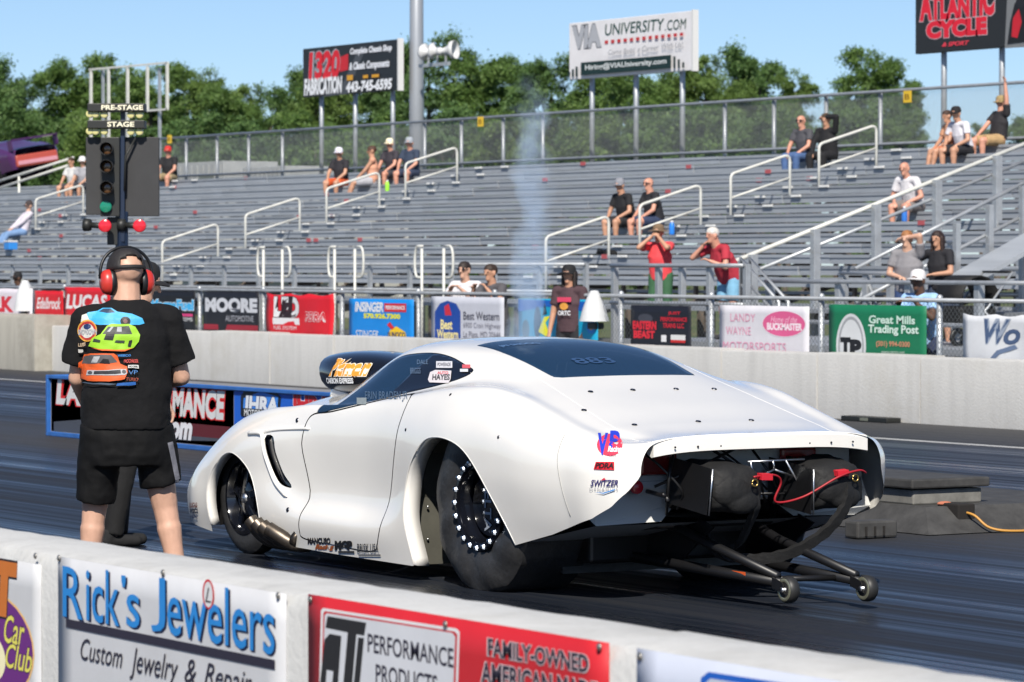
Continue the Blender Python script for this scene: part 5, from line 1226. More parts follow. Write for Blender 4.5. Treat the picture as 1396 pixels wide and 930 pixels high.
m.tube(crom([(-1.10, .42, .78), (-1.18, .50, .68), (-1.16, .50, .56), (-1.06, .44, .45)], 8), .008, 7).tube([(-1.1, .54, .60), (-1.16, .30, .70), (-1.05, .0, .78)], .008, 7).tube([(-1.1, .2, .79), (-1.2, -.05, .62), (-1.12, -.14, .50)], .008, 7)
m.tube(crom([(-1.05, .60, .78), (-1.14, .55, .72), (-1.20, .44, .58), (-1.10, .40, .48)], 8), .007, 7).tube([(-1.0, .1, .8), (-1.16, -.02, .66), (-1.05, -.2, .56)], .006, 6).tube([(-1.02, -.1, .80), (-1.18, -.12, .66), (-1.1, -.26, .52)], .007, 6).tube([(-1.1, .02, .55), (-1.2, -.2, .545), (-1.1, -.3, .60)], .008, 6)
m.tube([(-1.0, .52, .57), (-1.22, .545, .555), (-1.235, .55, .53)], .012, 7).tube([(-1.22, .545, .555), (-1.22, .575, .57)], .010, 6)
m.build('hose', mat('satin_black'), car, True)
m = MB()
A = Vector((-1.30, -.02, .72))
for a, b_ in (((-1.30, .10, .725), (-1.30, -.26, .728)), ((-1.30, .08, .725), (-1.28, .05, .62)), ((-1.30, -.06, .727), (-1.30, -.07, .68)), ((-1.30, -.07, .68), (-1.28, .05, .63)), ((-1.30, -.07, .68), (-1.28, -.20, .64)), ((-1.30, -.14, .727), (-1.26, -.32, .50))): m.tube([a, b_], .006, 6)
m.build('pack_bracket', alu, car, True)
# wheelie bar
wheel_pts = [onZ(1075, 800, .12), onZ(1182, 798, .12)]
wb = mat('satin_black')
for k, q in enumerate(wheel_pts):
    lx = CAR0.x - q.x; ly = CAR0.y - q.y; e = Vector((lx + .05, ly, .135))
    s = 1 if k == 0 else -1
    MB().tube([(-.15, .30 * s, .20), (-1.0, (ly * .6 + .12 * s), .165), e], [.028, .028, .024], 10).build('wheelie_bar_tube', wb, car, True)
    MB().tube([(-.25, .30 * s, .52), (-1.1, (ly * .65 + .10 * s), .30), e + Vector((.04, 0, .03))], [.026, .026, .022], 10).build('wheelie_bar_tube', wb, car, True)
    o = MB().lathe([(.02, -.028), (.058, -.028), (.066, -.02), (.068, 0), (.066, .02), (.058, .028), (.02, .028), (.02, -.028)], (lx, ly, .105), (0, 1, 0), 22).build('wheelie_wheel', mat('dark_rubber', (.02, .02, .02), .5), car, True, sharp=40)
    for sy in (-.029, .029): MB().lathe([(.040, 0), (.052, .004 * (1 if sy > 0 else -1)), (.058, 0)], (lx, ly + sy, .105), (0, 1, 0), 22).build('wheel_rim', mat('pale_gold_metal', (.50, .49, .34), .35, .8), o, True)
    MB().tube([(lx, ly - .045, .105), (lx, ly + .045, .105)], .014, 10).build('axle_bolt', alu, o, True)
    MB().prism([(lx - .02, ly - .04, .085), (lx + .09, ly - .04, .11), (lx + .09, ly - .04, .165), (lx, ly - .04, .14)], (0, .008, 0)).build('wheel_fork', wb, o)
    MB().prism([(lx - .02, ly + .032, .085), (lx + .09, ly + .032, .11), (lx + .09, ly + .032, .165), (lx, ly + .032, .14)], (0, .008, 0)).build('wheel_fork', wb, o)
    if k == 0:
        st_ = MB().box(-.07, .07, -.001, .001, -.014, .014); R_ = Matrix.Rotation(.05, 3, 'Y')
        MB().box(lx + .32, lx + .44, ly + .040, ly + .0415, .142, .172).build('sticker', ink((216, 92, 40)), car)
MB().tube([(CAR0.x - wheel_pts[0].x + .25, CAR0.y - wheel_pts[0].y, .14), (CAR0.x - wheel_pts[1].x + .25, CAR0.y - wheel_pts[1].y, .14)], .016, 8).build('wheelie_cross_tube', wb, car, True)
# cage and seat seen through the glass
m = MB()
for s in (1, -1):
    m.tube(crom([(2.0, .55 * s, .6), (1.6, .50 * s, 1.10), (1.3, .44 * s, 1.22), (.7, .42 * s, 1.21)], 5), .02, 8); m.tube([(.7, .42 * s, 1.21), (.62, .50 * s, .2)], .02, 8); m.tube([(.7, .42 * s, 1.21), (-.25, .38 * s, .75)], .02, 8)
m.tube([(.7, -.42, 1.21), (.7, .42, 1.21)], .02, 8).tube([(.7, -.42, 1.21), (-.2, .38, .80)], .016, 8)
m.build('roll_cage', mat('grey_chassis_paint', (.16, .17, .19), .4), car, True)
MB().box(.78, .90, -.02, .42, .2, .95).box(.9, 1.35, -.02, .42, .2, .32).build('seat', blackm, car, bevel=.05)
MB().sphere((.98, .20, 1.03), .13, 16, 12, (1.05, .9, 1.05)).build('driver_helmet', mat('helmet_paint', (.12, .10, .10), .2, coat=.6), car, True)
MB().box(.3, .34, -.5, .5, .2, .92).build('firewall', alu, car)
# ================================================================== people
def proj(p):
    f0 = -C * p[0] + S * p[1]; r = S * p[0] + C * p[1]; u_ = p[2] - H
    f = f0 * math.cos(PITCH) - u_ * math.sin(PITCH); uu = f0 * math.sin(PITCH) + u_ * math.cos(PITCH)
    return CX + F * r / f, CY - F * uu / f
def capsule(m, a, b, ra, rb, k=1.0, side=None, flat=False, n=12):
    """tapered limb; k widens it along 'side'"""
    a = Vector(a); b = Vector(b); d = (b - a)
    L = d.length
    d = d / L if L > 1e-6 else Vector((0, 0, 1))
    if side is None: u_, w_ = frame_of(d)
    else:
        u_ = Vector(side); u_ = (u_ - d * u_.dot(d)).normalized(); w_ = d.cross(u_)
    rows = []
    if flat: rows = [(a, 0.02 * ra), (a, ra), (b, rb), (b, 0.02 * rb)]
    else:
        for t in (80, 50, 22): rows.append((a - d * ra * math.sin(math.radians(t)), ra * math.cos(math.radians(t))))
        rows.append((a, ra)); rows.append((b, rb))
        for t in (22, 50, 80): rows.append((b + d * rb * math.sin(math.radians(t)), rb * math.cos(math.radians(t))))
    base = len(m.v)
    for c, r in rows:
        for i in range(n):
            q = 2 * math.pi * i / n; m.v.append(c + u_ * (r * k * math.cos(q)) + w_ * (r * math.sin(q)))
    for i in range(len(rows) - 1):
        for j in range(n): j2 = (j + 1) % n; m.f.append((base + i * n + j, base + i * n + j2, base + (i + 1) * n + j2, base + (i + 1) * n + j))
    m.f.append(tuple(base + j for j in range(n))[::-1]); e = base + (len(rows) - 1) * n; m.f.append(tuple(e + j for j in range(n)))
    return m
def fuse(o, vox, it=3, folds=0.0):
    r = o.modifiers.new('fuse', 'REMESH'); r.mode = 'VOXEL'; r.voxel_size = vox; r.use_smooth_shade = True
    s_ = o.modifiers.new('soften', 'SMOOTH'); s_.factor = .5; s_.iterations = it
    if folds:
        t = bpy.data.textures.get('cloth_folds') or bpy.data.textures.new('cloth_folds', 'CLOUDS'); t.noise_scale = .13; t.noise_depth = 2
        d = o.modifiers.new('folds', 'DISPLACE'); d.texture = t; d.strength = folds; d.mid_level = .5; d.texture_coords = 'LOCAL'
    return o
def ik(a, b, l1, l2, pole):
    a = Vector(a); b = Vector(b); d = b - a; L = min(d.length, (l1 + l2) * .995); dn = d.normalized(); b = a + dn * L
    x = (l1 * l1 - l2 * l2 + L * L) / (2 * L); h = math.sqrt(max(0, l1 * l1 - x * x)); p = Vector(pole); p = (p - dn * p.dot(dn)).normalized()
    return a + dn * x + p * h, b
SK = {'fair': (0.56, 0.33, 0.235), 'tan': (0.48, 0.255, 0.165), 'red': (0.55, 0.27, 0.19), 'dark': (0.10, 0.05, 0.032)}
def skin_m(k): return mat('skin_' + k, SK[k], .5, var=.10, scale=14)
def cloth(c): return mat('cloth_%d_%d_%d' % tuple(c), c, .85, var=.14, scale=9, bump=.25, bscale=18)
def person(label, loc, yaw, pose='sit', skin='fair', top=(30, 30, 34), bottom=(60, 60, 70), short=True, sleeves=True, lean=.15, s=1.0, fat=1.0, arms=None, hat=None, hair=None, glasses=False, look=(0, 0),
           feet=None, shoe=(40, 40, 44), vox=.013, hat_back=False, longhair=False, knees=None, cat='person', tuck=.0, roll=0.0):
    sm = skin_m(skin); B = MB(); up = Vector((math.sin(lean), 0, math.cos(lean))); fwd = Vector((math.cos(lean), 0, -math.sin(lean))); Y_ = Vector((0, 1, 0))
    if roll: up = (up + Y_ * roll).normalized()
    hz = (.09 if pose == 'sit' else .93) * s
    P = Vector((0, 0, hz))
    chest = P + up * .30 * s; neck = P + up * .50 * s; sh = [P + up * .455 * s + Y_ * .185 * s * q for q in (1, -1)]
    yw, pt = look
    hd = Vector((math.cos(yw) * math.cos(pt), math.sin(yw) * math.cos(pt), math.sin(pt)))      # face direction
    hl = Vector((-math.sin(yw), math.cos(yw), 0)); hu = hd.cross(hl)
    hc_ = neck + up * .10 * s + Vector((.02, 0, .055)) * s
    # legs
    legs = []
    for i, q in enumerate((1, -1)):
        hip = P + Y_ * .095 * s * q
        if pose == 'sit':
            ft = Vector(feet[i]) if feet else Vector((.40, .13 * q, -.36))
            ft = Vector((ft.x * s, ft.y * s, ft.z * s))
        else: ft = Vector(feet[i]) * 1.0 if feet else Vector((0.0, .12 * q, .07))
        kp = Vector(knees[i]) if knees else (Vector((.6, .12 * q, 1)) if pose == 'sit' else Vector((1, .15 * q, 0)))
        kn, an = ik(hip, ft, .43 * s, .43 * s, kp); legs.append((hip, kn, an))
    hands = []
    for i, q in enumerate((1, -1)):
        if arms and arms[i]: tg = Vector(arms[i][0]) * s; pole = Vector(arms[i][1]) if len(arms[i]) > 1 else Vector((-.6, .6 * q, -.6))
        elif pose == 'sit': tg = legs[i][1] + Vector((-.06, -.02 * q, .07)); pole = Vector((-.5, .8 * q, -.3))
        else: tg = sh[i] + Vector((.10, .10 * q, -.50)) * s; pole = Vector((-1, .3 * q, 0))
        el, hn = ik(sh[i], tg, .285 * s, .25 * s, pole); hands.append((sh[i], el, hn))
    # ---- continuous body
    capsule(B, P, chest, .115 * s * fat, .12 * s * (.5 + .5 * fat), 1.35, Y_); capsule(B, chest, P + up * .44 * s, .12 * s, .08 * s, 1.45, Y_)
    capsule(B, sh[0], sh[1], .055 * s, .055 * s); capsule(B, P + up * .42 * s, hc_, .062 * s * max(1, fat), .055 * s * max(1, fat))
    capsule(B, hc_ + hu * .035 * s - hd * .018 * s, hc_ + hu * .035 * s + hd * .02 * s, .084 * s, .078 * s, .92, hl)
    capsule(B, hc_ - hu * .03 * s + hd * .02 * s, hc_ - hu * .075 * s + hd * .045 * s, .062 * s, .035 * s, .95, hl)
    capsule(B, hc_ + hu * .02 * s + hd * .09 * s, hc_ - hu * .015 * s + hd * .108 * s, .010 * s, .014 * s)
    for q in (1, -1): capsule(B, hc_ + hl * .080 * s * q + hu * .02 * s, hc_ + hl * .082 * s * q - hu * .02 * s, .018 * s, .013 * s, 1.3, hd)
    for i, (a, e, h) in enumerate(hands):
        q = 1 - 2 * i
        capsule(B, a, e, .050 * s, .042 * s); capsule(B, e, h, .042 * s, .028 * s)
        d = (h - e).normalized(); sd_ = d.cross(Vector((0, 0, 1)));
        if sd_.length < .2: sd_ = d.cross(Vector((1, 0, 0)))
        sd_.normalize(); dn = d.cross(sd_); dn = dn if dn.z < 0 else -dn
        pe = h + d * .085 * s; capsule(B, h + d * .01, pe, .017 * s, .017 * s, 2.1, sd_)
        for k, ln in enumerate((.062, .076, .072, .055)):
            o_ = sd_ * (.030 - .020 * k) * s; m1 = pe + o_ + (d * .8 + dn * .5) * ln * .55 * s; capsule(B, pe + o_, m1, .0095 * s, .009 * s, n=7); capsule(B, m1, m1 + (d * .45 + dn * .8) * ln * .5 * s, .009 * s, .0075 * s, n=7)
        th = h + d * .03 * s + sd_ * .028 * s; t1 = th + (d * .5 + sd_ * .6 + dn * .3) * .045 * s; capsule(B, th, t1, .013 * s, .011 * s, n=7); capsule(B, t1, t1 + (d * .8 + dn * .4) * .03 * s, .011 * s, .008 * s, n=7)
    for i, (a, k_, an) in enumerate(legs):
        capsule(B, a, k_, .088 * s * (.6 + .4 * fat), .062 * s); capsule(B, k_, an, .060 * s, .037 * s); capsule(B, k_ + (an - k_) * .25, k_ + (an - k_) * .55, .060 * s, .045 * s)
        capsule(B, an + Vector((-.03, 0, -.03)) * s, an + Vector((.13, 0, -.045)) * s, .032 * s, .026 * s)
    root = B.build('person', sm, None, True); root.location = loc; root.rotation_euler = (0, 0, yaw); fuse(root, vox)
    tag(root, label, cat)
    # ---- clothing
    if top:
        Tm = MB(); ro = P + up * (.02 if pose == 'sit' else -.06 + tuck) * s
        capsule(Tm, ro, chest, .137 * s * fat, .137 * s * (.5 + .5 * fat), 1.33, Y_, flat=True, n=16); capsule(Tm, chest, P + up * .455 * s, .137 * s * (.5 + .5 * fat), .085 * s, 1.5, Y_)
        capsule(Tm, sh[0] + up * .005, sh[1] + up * .005, .066 * s, .066 * s); capsule(Tm, P + up * .42 * s, P + up * .50 * s, .072 * s, .068 * s, flat=True)
        for i, (a, e, h) in enumerate(hands):
            if sleeves == 'none': continue
            capsule(Tm, a, a + (e - a) * (.62 if sleeves is True else 1.0), .066 * s, .068 * s if sleeves is True else .054 * s, flat=sleeves is True)
            if sleeves == 'long': capsule(Tm, e, e + (h - e) * .95, .054 * s, .042 * s)
        fuse(Tm.build('shirt', cloth(top), root, True), vox, 3, .012 if vox < .02 else 0)
    if bottom:
        Bm = MB(); capsule(Bm, P - up * .03, P + up * .12 * s, .128 * s * fat, .122 * s * fat, 1.34, Y_)
        for i, (a, k_, an) in enumerate(legs):
            if short: capsule(Bm, a, a + (k_ - a) * .86, .112 * s * (.6 + .4 * fat), .098 * s, flat=True)
            else: capsule(Bm, a, k_, .104 * s, .078 * s); capsule(Bm, k_, an, .076 * s, .062 * s, flat=True)
        fuse(Bm.build('shorts' if short else 'trousers', cloth(bottom), root, True), vox, 3, .010)
    if shoe:
        for i, (a, k_, an) in enumerate(legs):
            Sm = MB(); capsule(Sm, an + Vector((-.04, 0, -.035)) * s, an + Vector((.15, 0, -.04)) * s, .042 * s, .036 * s); capsule(Sm, an + Vector((-.03, 0, -.03)) * s, an + Vector((-.02, 0, .03)) * s, .044 * s, .046 * s, flat=True)
            fuse(Sm.build('shoe', cloth(shoe), root, True), vox * .8, 2)
    if glasses:
        G = MB()
        for q in (1, -1):
            c = hc_ + hu * .028 * s + hd * .088 * s + hl * .034 * s * q; G.lathe([(.001, .006), (.024 * s, .002), (.026 * s, -.004)], c, hd, 10)
            G.tube([c + hl * .022 * s * q, hc_ + hl * .086 * s * q + hu * .028 * s + hd * .02], .004, 5)
        G.tube([hc_ + hu * .03 * s + hd * .095 * s + hl * .01, hc_ + hu * .03 * s + hd * .095 * s - hl * .01], .004, 5); G.build('sunglasses', mat('gloss_black'), root, True)
    else:
        for q in (1, -1): MB().sphere(hc_ + hu * .022 * s + hd * .080 * s + hl * .032 * s * q, .011 * s, 8, 6).build('eye', mat('dark_eye', (.02, .015, .012), .2), root, True)
    if hair:
        Hm = MB(); capsule(Hm, hc_ + hu * .05 * s - hd * .03 * s, hc_ + hu * .055 * s + hd * .012 * s, .088 * s, .082 * s, .94, hl)
        if longhair:
            capsule(Hm, hc_ - hd * .055 * s + hu * .02, hc_ - hd * .085 * s - hu * .24 * s, .072 * s, .05 * s, 1.35, hl)
            for q in (1, -1): capsule(Hm, hc_ + hl * .075 * s * q + hu * .03, hc_ + hl * .085 * s * q - hu * .18 * s + hd * .0, .030 * s, .024 * s)
        fuse(Hm.build('hair', mat('hair_%d_%d_%d' % tuple(hair), hair, .6, var=.3, scale=40, bump=.5), root, True), vox * .8, 1)
    if hat:
        col, kind = hat; Cm = MB(); bd = -hd if hat_back else hd
        prof = [(.001, .112), (.045, .108), (.075, .088), (.090, .055), (.094, .015), (.094, .0), (.086, .002), (.08, .05), (.04, .095), (.001, .1)]
        Cm.lathe([(r * s, h_ * s) for r, h_ in prof], hc_ + hu * .035 * s - hd * .004 * s, hu, 18)
        n0 = len(Cm.v); c0 = hc_ + hu * .045 * s
        if kind == 'wide':
            Cm.lathe([(.088 * s, .01), (.15 * s, -.004), (.175 * s, -.012), (.15 * s, -.010), (.088 * s, 0)], hc_ + hu * .042 * s, hu, 20)
        else:
            vs_ = []
            for r_, dz in ((.088, .0), (.125, .004), (.165, -.012)):
                for k in range(-4, 5):
                    a = k * .27; rr_ = r_ if r_ < .09 else .088 + (r_ - .088) * math.cos(a * 1.15)
                    vs_.append(c0 + (bd * math.cos(a) + hl * math.sin(a)) * rr_ * s + hu * (dz - abs(a) * .010) * s)
            fs = [(r_ * 9 + k, r_ * 9 + k + 1, r_ * 9 + k + 10, r_ * 9 + k + 9) for r_ in (0, 1) for k in range(8)]
            Cm.add(vs_, fs); Cm.add([p - hu * .006 for p in vs_], fs)
        Cm.build('cap' if kind != 'wide' else 'hat', cloth(col), root, True, sharp=50)
    root['joints'] = 0; del root['joints']
    return root, dict(head=hc_, hd=hd, hl=hl, hu=hu, hands=hands, legs=legs, P=P, up=up, sh=sh, chest=chest)
def seat_spot(px, py):
    best = None
    for i in range(NR):
        Y = BY1 + i * RUN + .28; z = seat_z(i); q = onY(px, py, Y); e = abs(proj((q.x, Y, z))[1] - py)
        if best is None or e < best[0]: best = (e, Vector((q.x, Y, z)))
    return best[1]
D2 = math.radians
def sitter(px, py, label, yaw=-90, **k):
    k.setdefault('look', (.22, -.08)); return person(label, seat_spot(px, py), D2(yaw + 30), 'sit', **k)
BLK = (26, 26, 30)
# ---- top rows, left to right
sitter(101, 262, 'seated spectator with bare legs in pale shirt left of the starting lights', -100, skin='tan', top=(190, 190, 190), bottom=(60, 60, 66), hair=(60, 40, 26), shoe=(70, 70, 74))
sitter(116, 258, 'seated spectator in white cap half hidden behind the starting lights', -95, skin='tan', top=(150, 150, 156), bottom=(60, 60, 66), hat=((220, 220, 222), 'cap'))
sitter(232, 250, 'seated man in red cap, black shirt and khaki shorts right of the starting lights', -85, skin='red', top=BLK, bottom=(150, 134, 104), hat=((190, 44, 40), 'cap'), glasses=True, fat=1.15)
sitter(30, 322, 'reclining spectator in white shirt and blue jeans at the left edge of the stand', -125, skin='fair', top=(196, 190, 200), bottom=(110, 140, 180), short=False, sleeves='long', lean=-.35, hat=((60, 50, 50), 'cap'), feet=[(.62, .12, -.36), (.66, -.1, -.36)], shoe=(60, 60, 64))
sitter(466, 252, 'seated man in white cap, black tee and orange shorts, leftmost of the top row four', -95, skin='tan', top=(36, 34, 40), bottom=(196, 84, 40), hat=((214, 214, 226), 'cap'), glasses=True)
sitter(508, 250, 'seated woman in pale tank top leaning back with legs stretched out', -150, skin='tan', top=(206, 150, 124), sleeves='none', bottom=(160, 160, 166), hair=(70, 42, 28), lean=.0, glasses=True, feet=[(.55, .1, -.36), (.6, -.08, -.34)])
sitter(536, 246, 'seated man in cream cap and dark grey tee below the light pole', -105, skin='red', top=(52, 48, 56), bottom=(60, 60, 68), hat=((228, 220, 190), 'cap'))
sitter(562, 242, 'seated man in grey cap and navy tee right against the light pole', -95, skin='red', top=(44, 56, 76), bottom=(50, 60, 84), hat=((150, 156, 164), 'cap'), fat=1.1, glasses=True)
# ---- couple in the middle
sitter(856, 312, 'seated man in grey cap and black tee, left of the pair in mid rows', -112, skin='tan', top=BLK, bottom=(36, 36, 40), hat=((130, 132, 140), 'cap'), glasses=True, fat=1.15, lean=.3)
sitter(893, 310, 'seated bald man in black tee, right one of the pair in the middle rows', -122, skin='red', top=(30, 30, 36), bottom=(44, 56, 84), glasses=True, fat=1.2, lean=.2)
# ---- upper right
sitter(1099, 216, 'seated bald man in grey shirt and blue jeans on the upper right rows', -110, skin='red', top=(70, 70, 76), bottom=(70, 96, 140), short=False, glasses=True, fat=1.1, lean=.2)
sitter(1130, 216, 'seated person all in black shading the eyes with a raised arm', -100, skin='tan', top=(20, 20, 24), bottom=(22, 22, 26), short=False, sleeves='long', hair=(70, 50, 30), fat=1.1, arms=[((.16, .02, .80), (.2, 1, .6)), None])
sitter(1316, 206, 'seated man in white tee and black cap on the upper right rows', -115, skin='tan', top=(206, 204, 212), bottom=(30, 30, 36), hat=((26, 24, 28), 'cap'), glasses=True, lean=.35, fat=1.05)
sitter(1300, 212, 'seated spectator with long bare legs beside the man in white tee', -135, skin='tan', top=(190, 140, 110), bottom=(190, 100, 60), hair=(60, 40, 30), lean=.2, s=.92, feet=[(.5, .1, -.36), (.52, -.1, -.36)])
sitter(1360, 196, 'seated man in black tee and tan cap pointing one arm straight up', -125, skin='red', top=(34, 32, 36), bottom=(170, 140, 100), hat=((150, 130, 90), 'cap'), glasses=True, lean=-.15, fat=1.05, arms=[((-.02, .20, 1.15), (.3, 1, 0)), None])
sitter(1247, 286, 'seated bald man in white tee leaning forward behind the stair rail', -105, skin='red', top=(206, 204, 208), bottom=(120, 112, 110), lean=.45, fat=1.1, shoe=(50, 50, 54))
# ---- standing and leaning behind the fence
def stand(px, Y, label, yaw, z=0.0, **k):
    q = onY(px, 400, Y); return person(label, (q.x, Y, z), D2(yaw), 'stand', **k)
stand(31, 27.5, 'person in black shirt and cap seen from behind at the left edge behind the fence', -90, skin='dark', top=BLK, bottom=(40, 40, 46), hat=((24, 24, 28), 'cap'), s=.92)
armsF = [((.36, .10, 1.32), (.1, .6, -1)), ((.36, -.08, 1.32), (.1, -.6, -1))]
stand(640, FY + .42, 'man in white tee and sunglasses leaning on the Best Western banner', -62, skin='fair', top=(206, 204, 208), bottom=(60, 70, 90), hair=(40, 30, 26), glasses=True, lean=.2, s=1.0, fat=1.1, z=.06, arms=armsF)
stand(678, FY + .42, 'man in dark grey tee and glasses leaning beside the smoke plume', -75, skin='tan', top=(78, 76, 80), bottom=(60, 60, 66), hair=(50, 36, 28), lean=.2, s=.98, fat=1.1, z=.06, arms=[((.34, .14, 1.36), (.1, .6, -1)), ((.36, -.10, 1.36), (.1, -.6, -1))])
stand(778, 24.93 - .0 + .30 - .35 + .02, 'woman in black cap and printed dark jersey standing behind the far wall', -50, skin='tan', top=(92, 62, 66), bottom=(30, 30, 34), short=False, hair=(34, 24, 22), hat=((20, 20, 24), 'cap'), longhair=True, s=.99, arms=[((.10, .26, .80), (-1, .3, 0)), ((.08, -.28, .78), (-1, -.3, 0))]) if False else None
wq = onY(778, 440, 24.93); w_, wj = person('woman in black cap and printed dark jersey standing between wall and fence', (wq.x, 24.93, 0), D2(-60), 'stand', skin='tan', top=(70, 50, 56), bottom=(30, 30, 34), short=False, hair=(34, 24, 22), hat=((20, 20, 24), 'cap'), longhair=True, s=1.0, lean=.05, vox=.011, arms=[((.10, .24, .84), (-1, .3, 0)), ((.10, -.26, .82), (-1, -.3, 0))])
ob_ = [('r', (-.10, 1.25), (.10, 1.31), (196, 60, 90)), ('t', 'ORTC', (-.09, 1.08), (.09, 1.14), (206, 206, 210), dict(bold=.04)), ('e', (-.06, 1.15), (.06, 1.24), (200, 140, 60))]
prints(w_, ob_, lambda P, l: [(.185 + l + .03 * (z - 1.1) - 1.2 * x * x, x, z) for x, z in P])
stand(901, 29.0, 'standing woman in coral top and green trousers holding a phone to her face', -55, z=.70, skin='tan', top=(222, 70, 76), bottom=(52, 92, 62), short=False, hat=((110, 90, 70), 'wide'), s=.93, arms=[((.26, .06, 1.52), (0, .8, -.8)), ((.26, -.06, 1.52), (0, -.8, -.8))])
stand(995, 28.6, 'white haired man in maroon shirt bending forward on the platform', -85, z=.70, skin='red', top=(168, 44, 60), bottom=(120, 170, 200), hair=(200, 196, 190), lean=.55, s=.94, fat=1.25, arms=[((.46, .10, 1.14), (-.2, .6, -1)), ((.40, -.12, 1.36), (0, -.8, -.8))])
stand(1240, 29.6, 'woman in grey tee shading her eyes with one hand behind the lower railing', -60, z=.55, skin='fair', top=(128, 126, 130), bottom=(50, 70, 110), hair=(150, 100, 60), s=.95, fat=1.2, arms=[((.16, -.02, 1.60), (.2, 1, .3)), ((.22, -.05, 1.06), (-.4, -1, -.3))])
stand(1283, 30.2, 'girl with long dark hair in black tee behind the stroller', -70, z=.60, skin='tan', top=(30, 30, 36), bottom=(50, 60, 80), hair=(44, 28, 24), longhair=True, s=.92, arms=[((.24, .02, 1.08), (-.4, 1, -.3)), ((.2, -.28, 1.38), (-.4, -1, -.5))])
stand(1262, FY + .42, 'man in light blue shirt and white cap leaning over the green banner', -70, skin='dark', top=(150, 186, 226), bottom=(40, 50, 80), short=False, hat=((206, 204, 206), 'cap'), glasses=True, lean=.25, s=.98, fat=1.05, arms=[((.40, .12, 1.33), (.1, .6, -1)), ((.42, -.10, 1.30), (.1, -.6, -1))])

# ================================================================== the two crewmen by the car
MD = 18.2; mpx = 173.0
MP = Vector((-C, S, 0)) * MD + Vector((S, C, 0)) * ((mpx - CX) / F * MD)
YAWM = math.atan2(S, -C) + D2(12)       # looks away from the camera, a little to the left
sM = 1.0
man, mj = person('heavy man in black car print tee and shorts with red ear defenders', (MP.x, MP.y, 0), YAWM, 'stand', skin='fair', top=None, bottom=None, hat=None, s=1.06, fat=1.2, vox=.009, look=(.25, -.10), lean=.03, shoe=None,
    feet=[(.05, .20, .07), (-.04, -.27, .07)], arms=[((.24, .15, .94), (-.9, .75, -.1)), ((.24, -.12, 1.06), (-.85, -.75, -.2))])
tee_m = mat('black_cotton', (0.007, 0.007, 0.008), .9, var=.2, scale=7, bump=.3, bscale=20, spec=.25)
Tm = MB(); Yv = Vector((0, 1, 0))
def ring_loft(m, rows, n=40):
    base = len(m.v)
    for cx_, cz, rx, ry, pw in rows:
        for k in range(n):
            a = 2 * math.pi * k / n; ca, sa = math.cos(a), math.sin(a)
            m.v.append(Vector((cx_ + rx * math.copysign(abs(ca) ** pw, ca), ry * math.copysign(abs(sa) ** pw, sa), cz)))
    for i in range(len(rows) - 1):
        for k in range(n): k2 = (k + 1) % n; m.f.append((base + i * n + k, base + i * n + k2, base + (i + 1) * n + k2, base + (i + 1) * n + k))
    m.f.append(tuple(base + k for k in range(n))[::-1]); e = base + (len(rows) - 1) * n; m.f.append(tuple(e + k for k in range(n)))
ring_loft(Tm, [(.03, .925, .187, .216, .8), (.03, 1.0, .19, .220, .8), (.035, 1.10, .195, .222, .8), (.03, 1.25, .185, .218, .8), (.015, 1.39, .165, .214, .8), (0, 1.475, .13, .192, .85), (-.005, 1.525, .095, .15, .9), (-.005, 1.56, .072, .080, 1)])
for i, (a, e, h) in enumerate(mj['hands']):
    q = 1 - 2 * i; A = a + Vector((0, .01 * q, -.01)); capsule(Tm, A, A + (e - a) * .72 + Vector((0, .012 * q, 0)), .075, .076, flat=True, n=18)
    capsule(Tm, A - Vector((0, .05 * q, -.01)), A, .080, .080)
shirt = Tm.build('tee_shirt', tee_m, man, True); fuse(shirt, .009, 5, .024)
Bm = MB(); ring_loft(Bm, [(.0, .74, .14, .20, .85), (.01, .80, .165, .212, .85), (.02, .90, .172, .208, .85), (.02, 1.0, .16, .20, .85)])
for i, (a, k_, an) in enumerate(mj['legs']):
    capsule(Bm, a + Vector((0, .02 * (1 - 2 * i), -.05)), a + (k_ - a) * (.90 if i == 0 else .72) + Vector((0, .006 * (1 - 2 * i), -.02)), .112, .103, flat=True, n=20)
shorts = Bm.build('shorts', mat('black_polyester', (.005, .005, .0055), .75, var=.2, scale=5, bump=.2, bscale=14, spec=.2), man, True); fuse(shorts, .009, 3, .026)
for i, (a, k_, an) in enumerate(mj['legs']):
    Sm = MB(); capsule(Sm, an + Vector((-.05, 0, -.03)), an + Vector((.17, 0, -.035)), .045, .038); capsule(Sm, an + Vector((-.03, 0, -.03)), an + Vector((-.02, 0, .05)), .046, .05, flat=True)
    fuse(Sm.build('shoe', cloth((46, 46, 50)), man, True), .008, 2)
# backwards... cap worn forwards: mesh back, strap and half-moon opening face us
hc_, hd, hl, hu = mj['head'], mj['hd'], mj['hl'], mj['hu']
capm = mat('black_mesh_cap', (.016, .014, .015), .7, var=.35, scale=60)
c0 = hc_ + hu * .026 - hd * .004; v = []; f = []; nA, nH = 36, 9
for j in range(nH + 1):
    t = j / nH; ph = t * math.pi / 2
    for k in range(nA):
        a = 2 * math.pi * k / nA; r = .103 * math.cos(ph) ** .75; z = .112 * math.sin(ph)
        v.append(c0 + (hd * math.cos(a) * 1.07 + hl * math.sin(a) * .94) * r + hu * (z + .004))
for j in range(nH):
    for k in range(nA):
        a = 2 * math.pi * (k + .5) / nA; back = math.cos(a) < -.80 and 1 <= j <= 3 and not (j == 3 and math.cos(a) > -.93)
        if back: continue
        k2 = (k + 1) % nA; f.append((j * nA + k, j * nA + k2, (j + 1) * nA + k2, (j + 1) * nA + k))
cap = obj('cap', v, f, capm, man, True); sd = cap.modifiers.new('thickness', 'SOLIDIFY'); sd.thickness = .004
vs_ = []
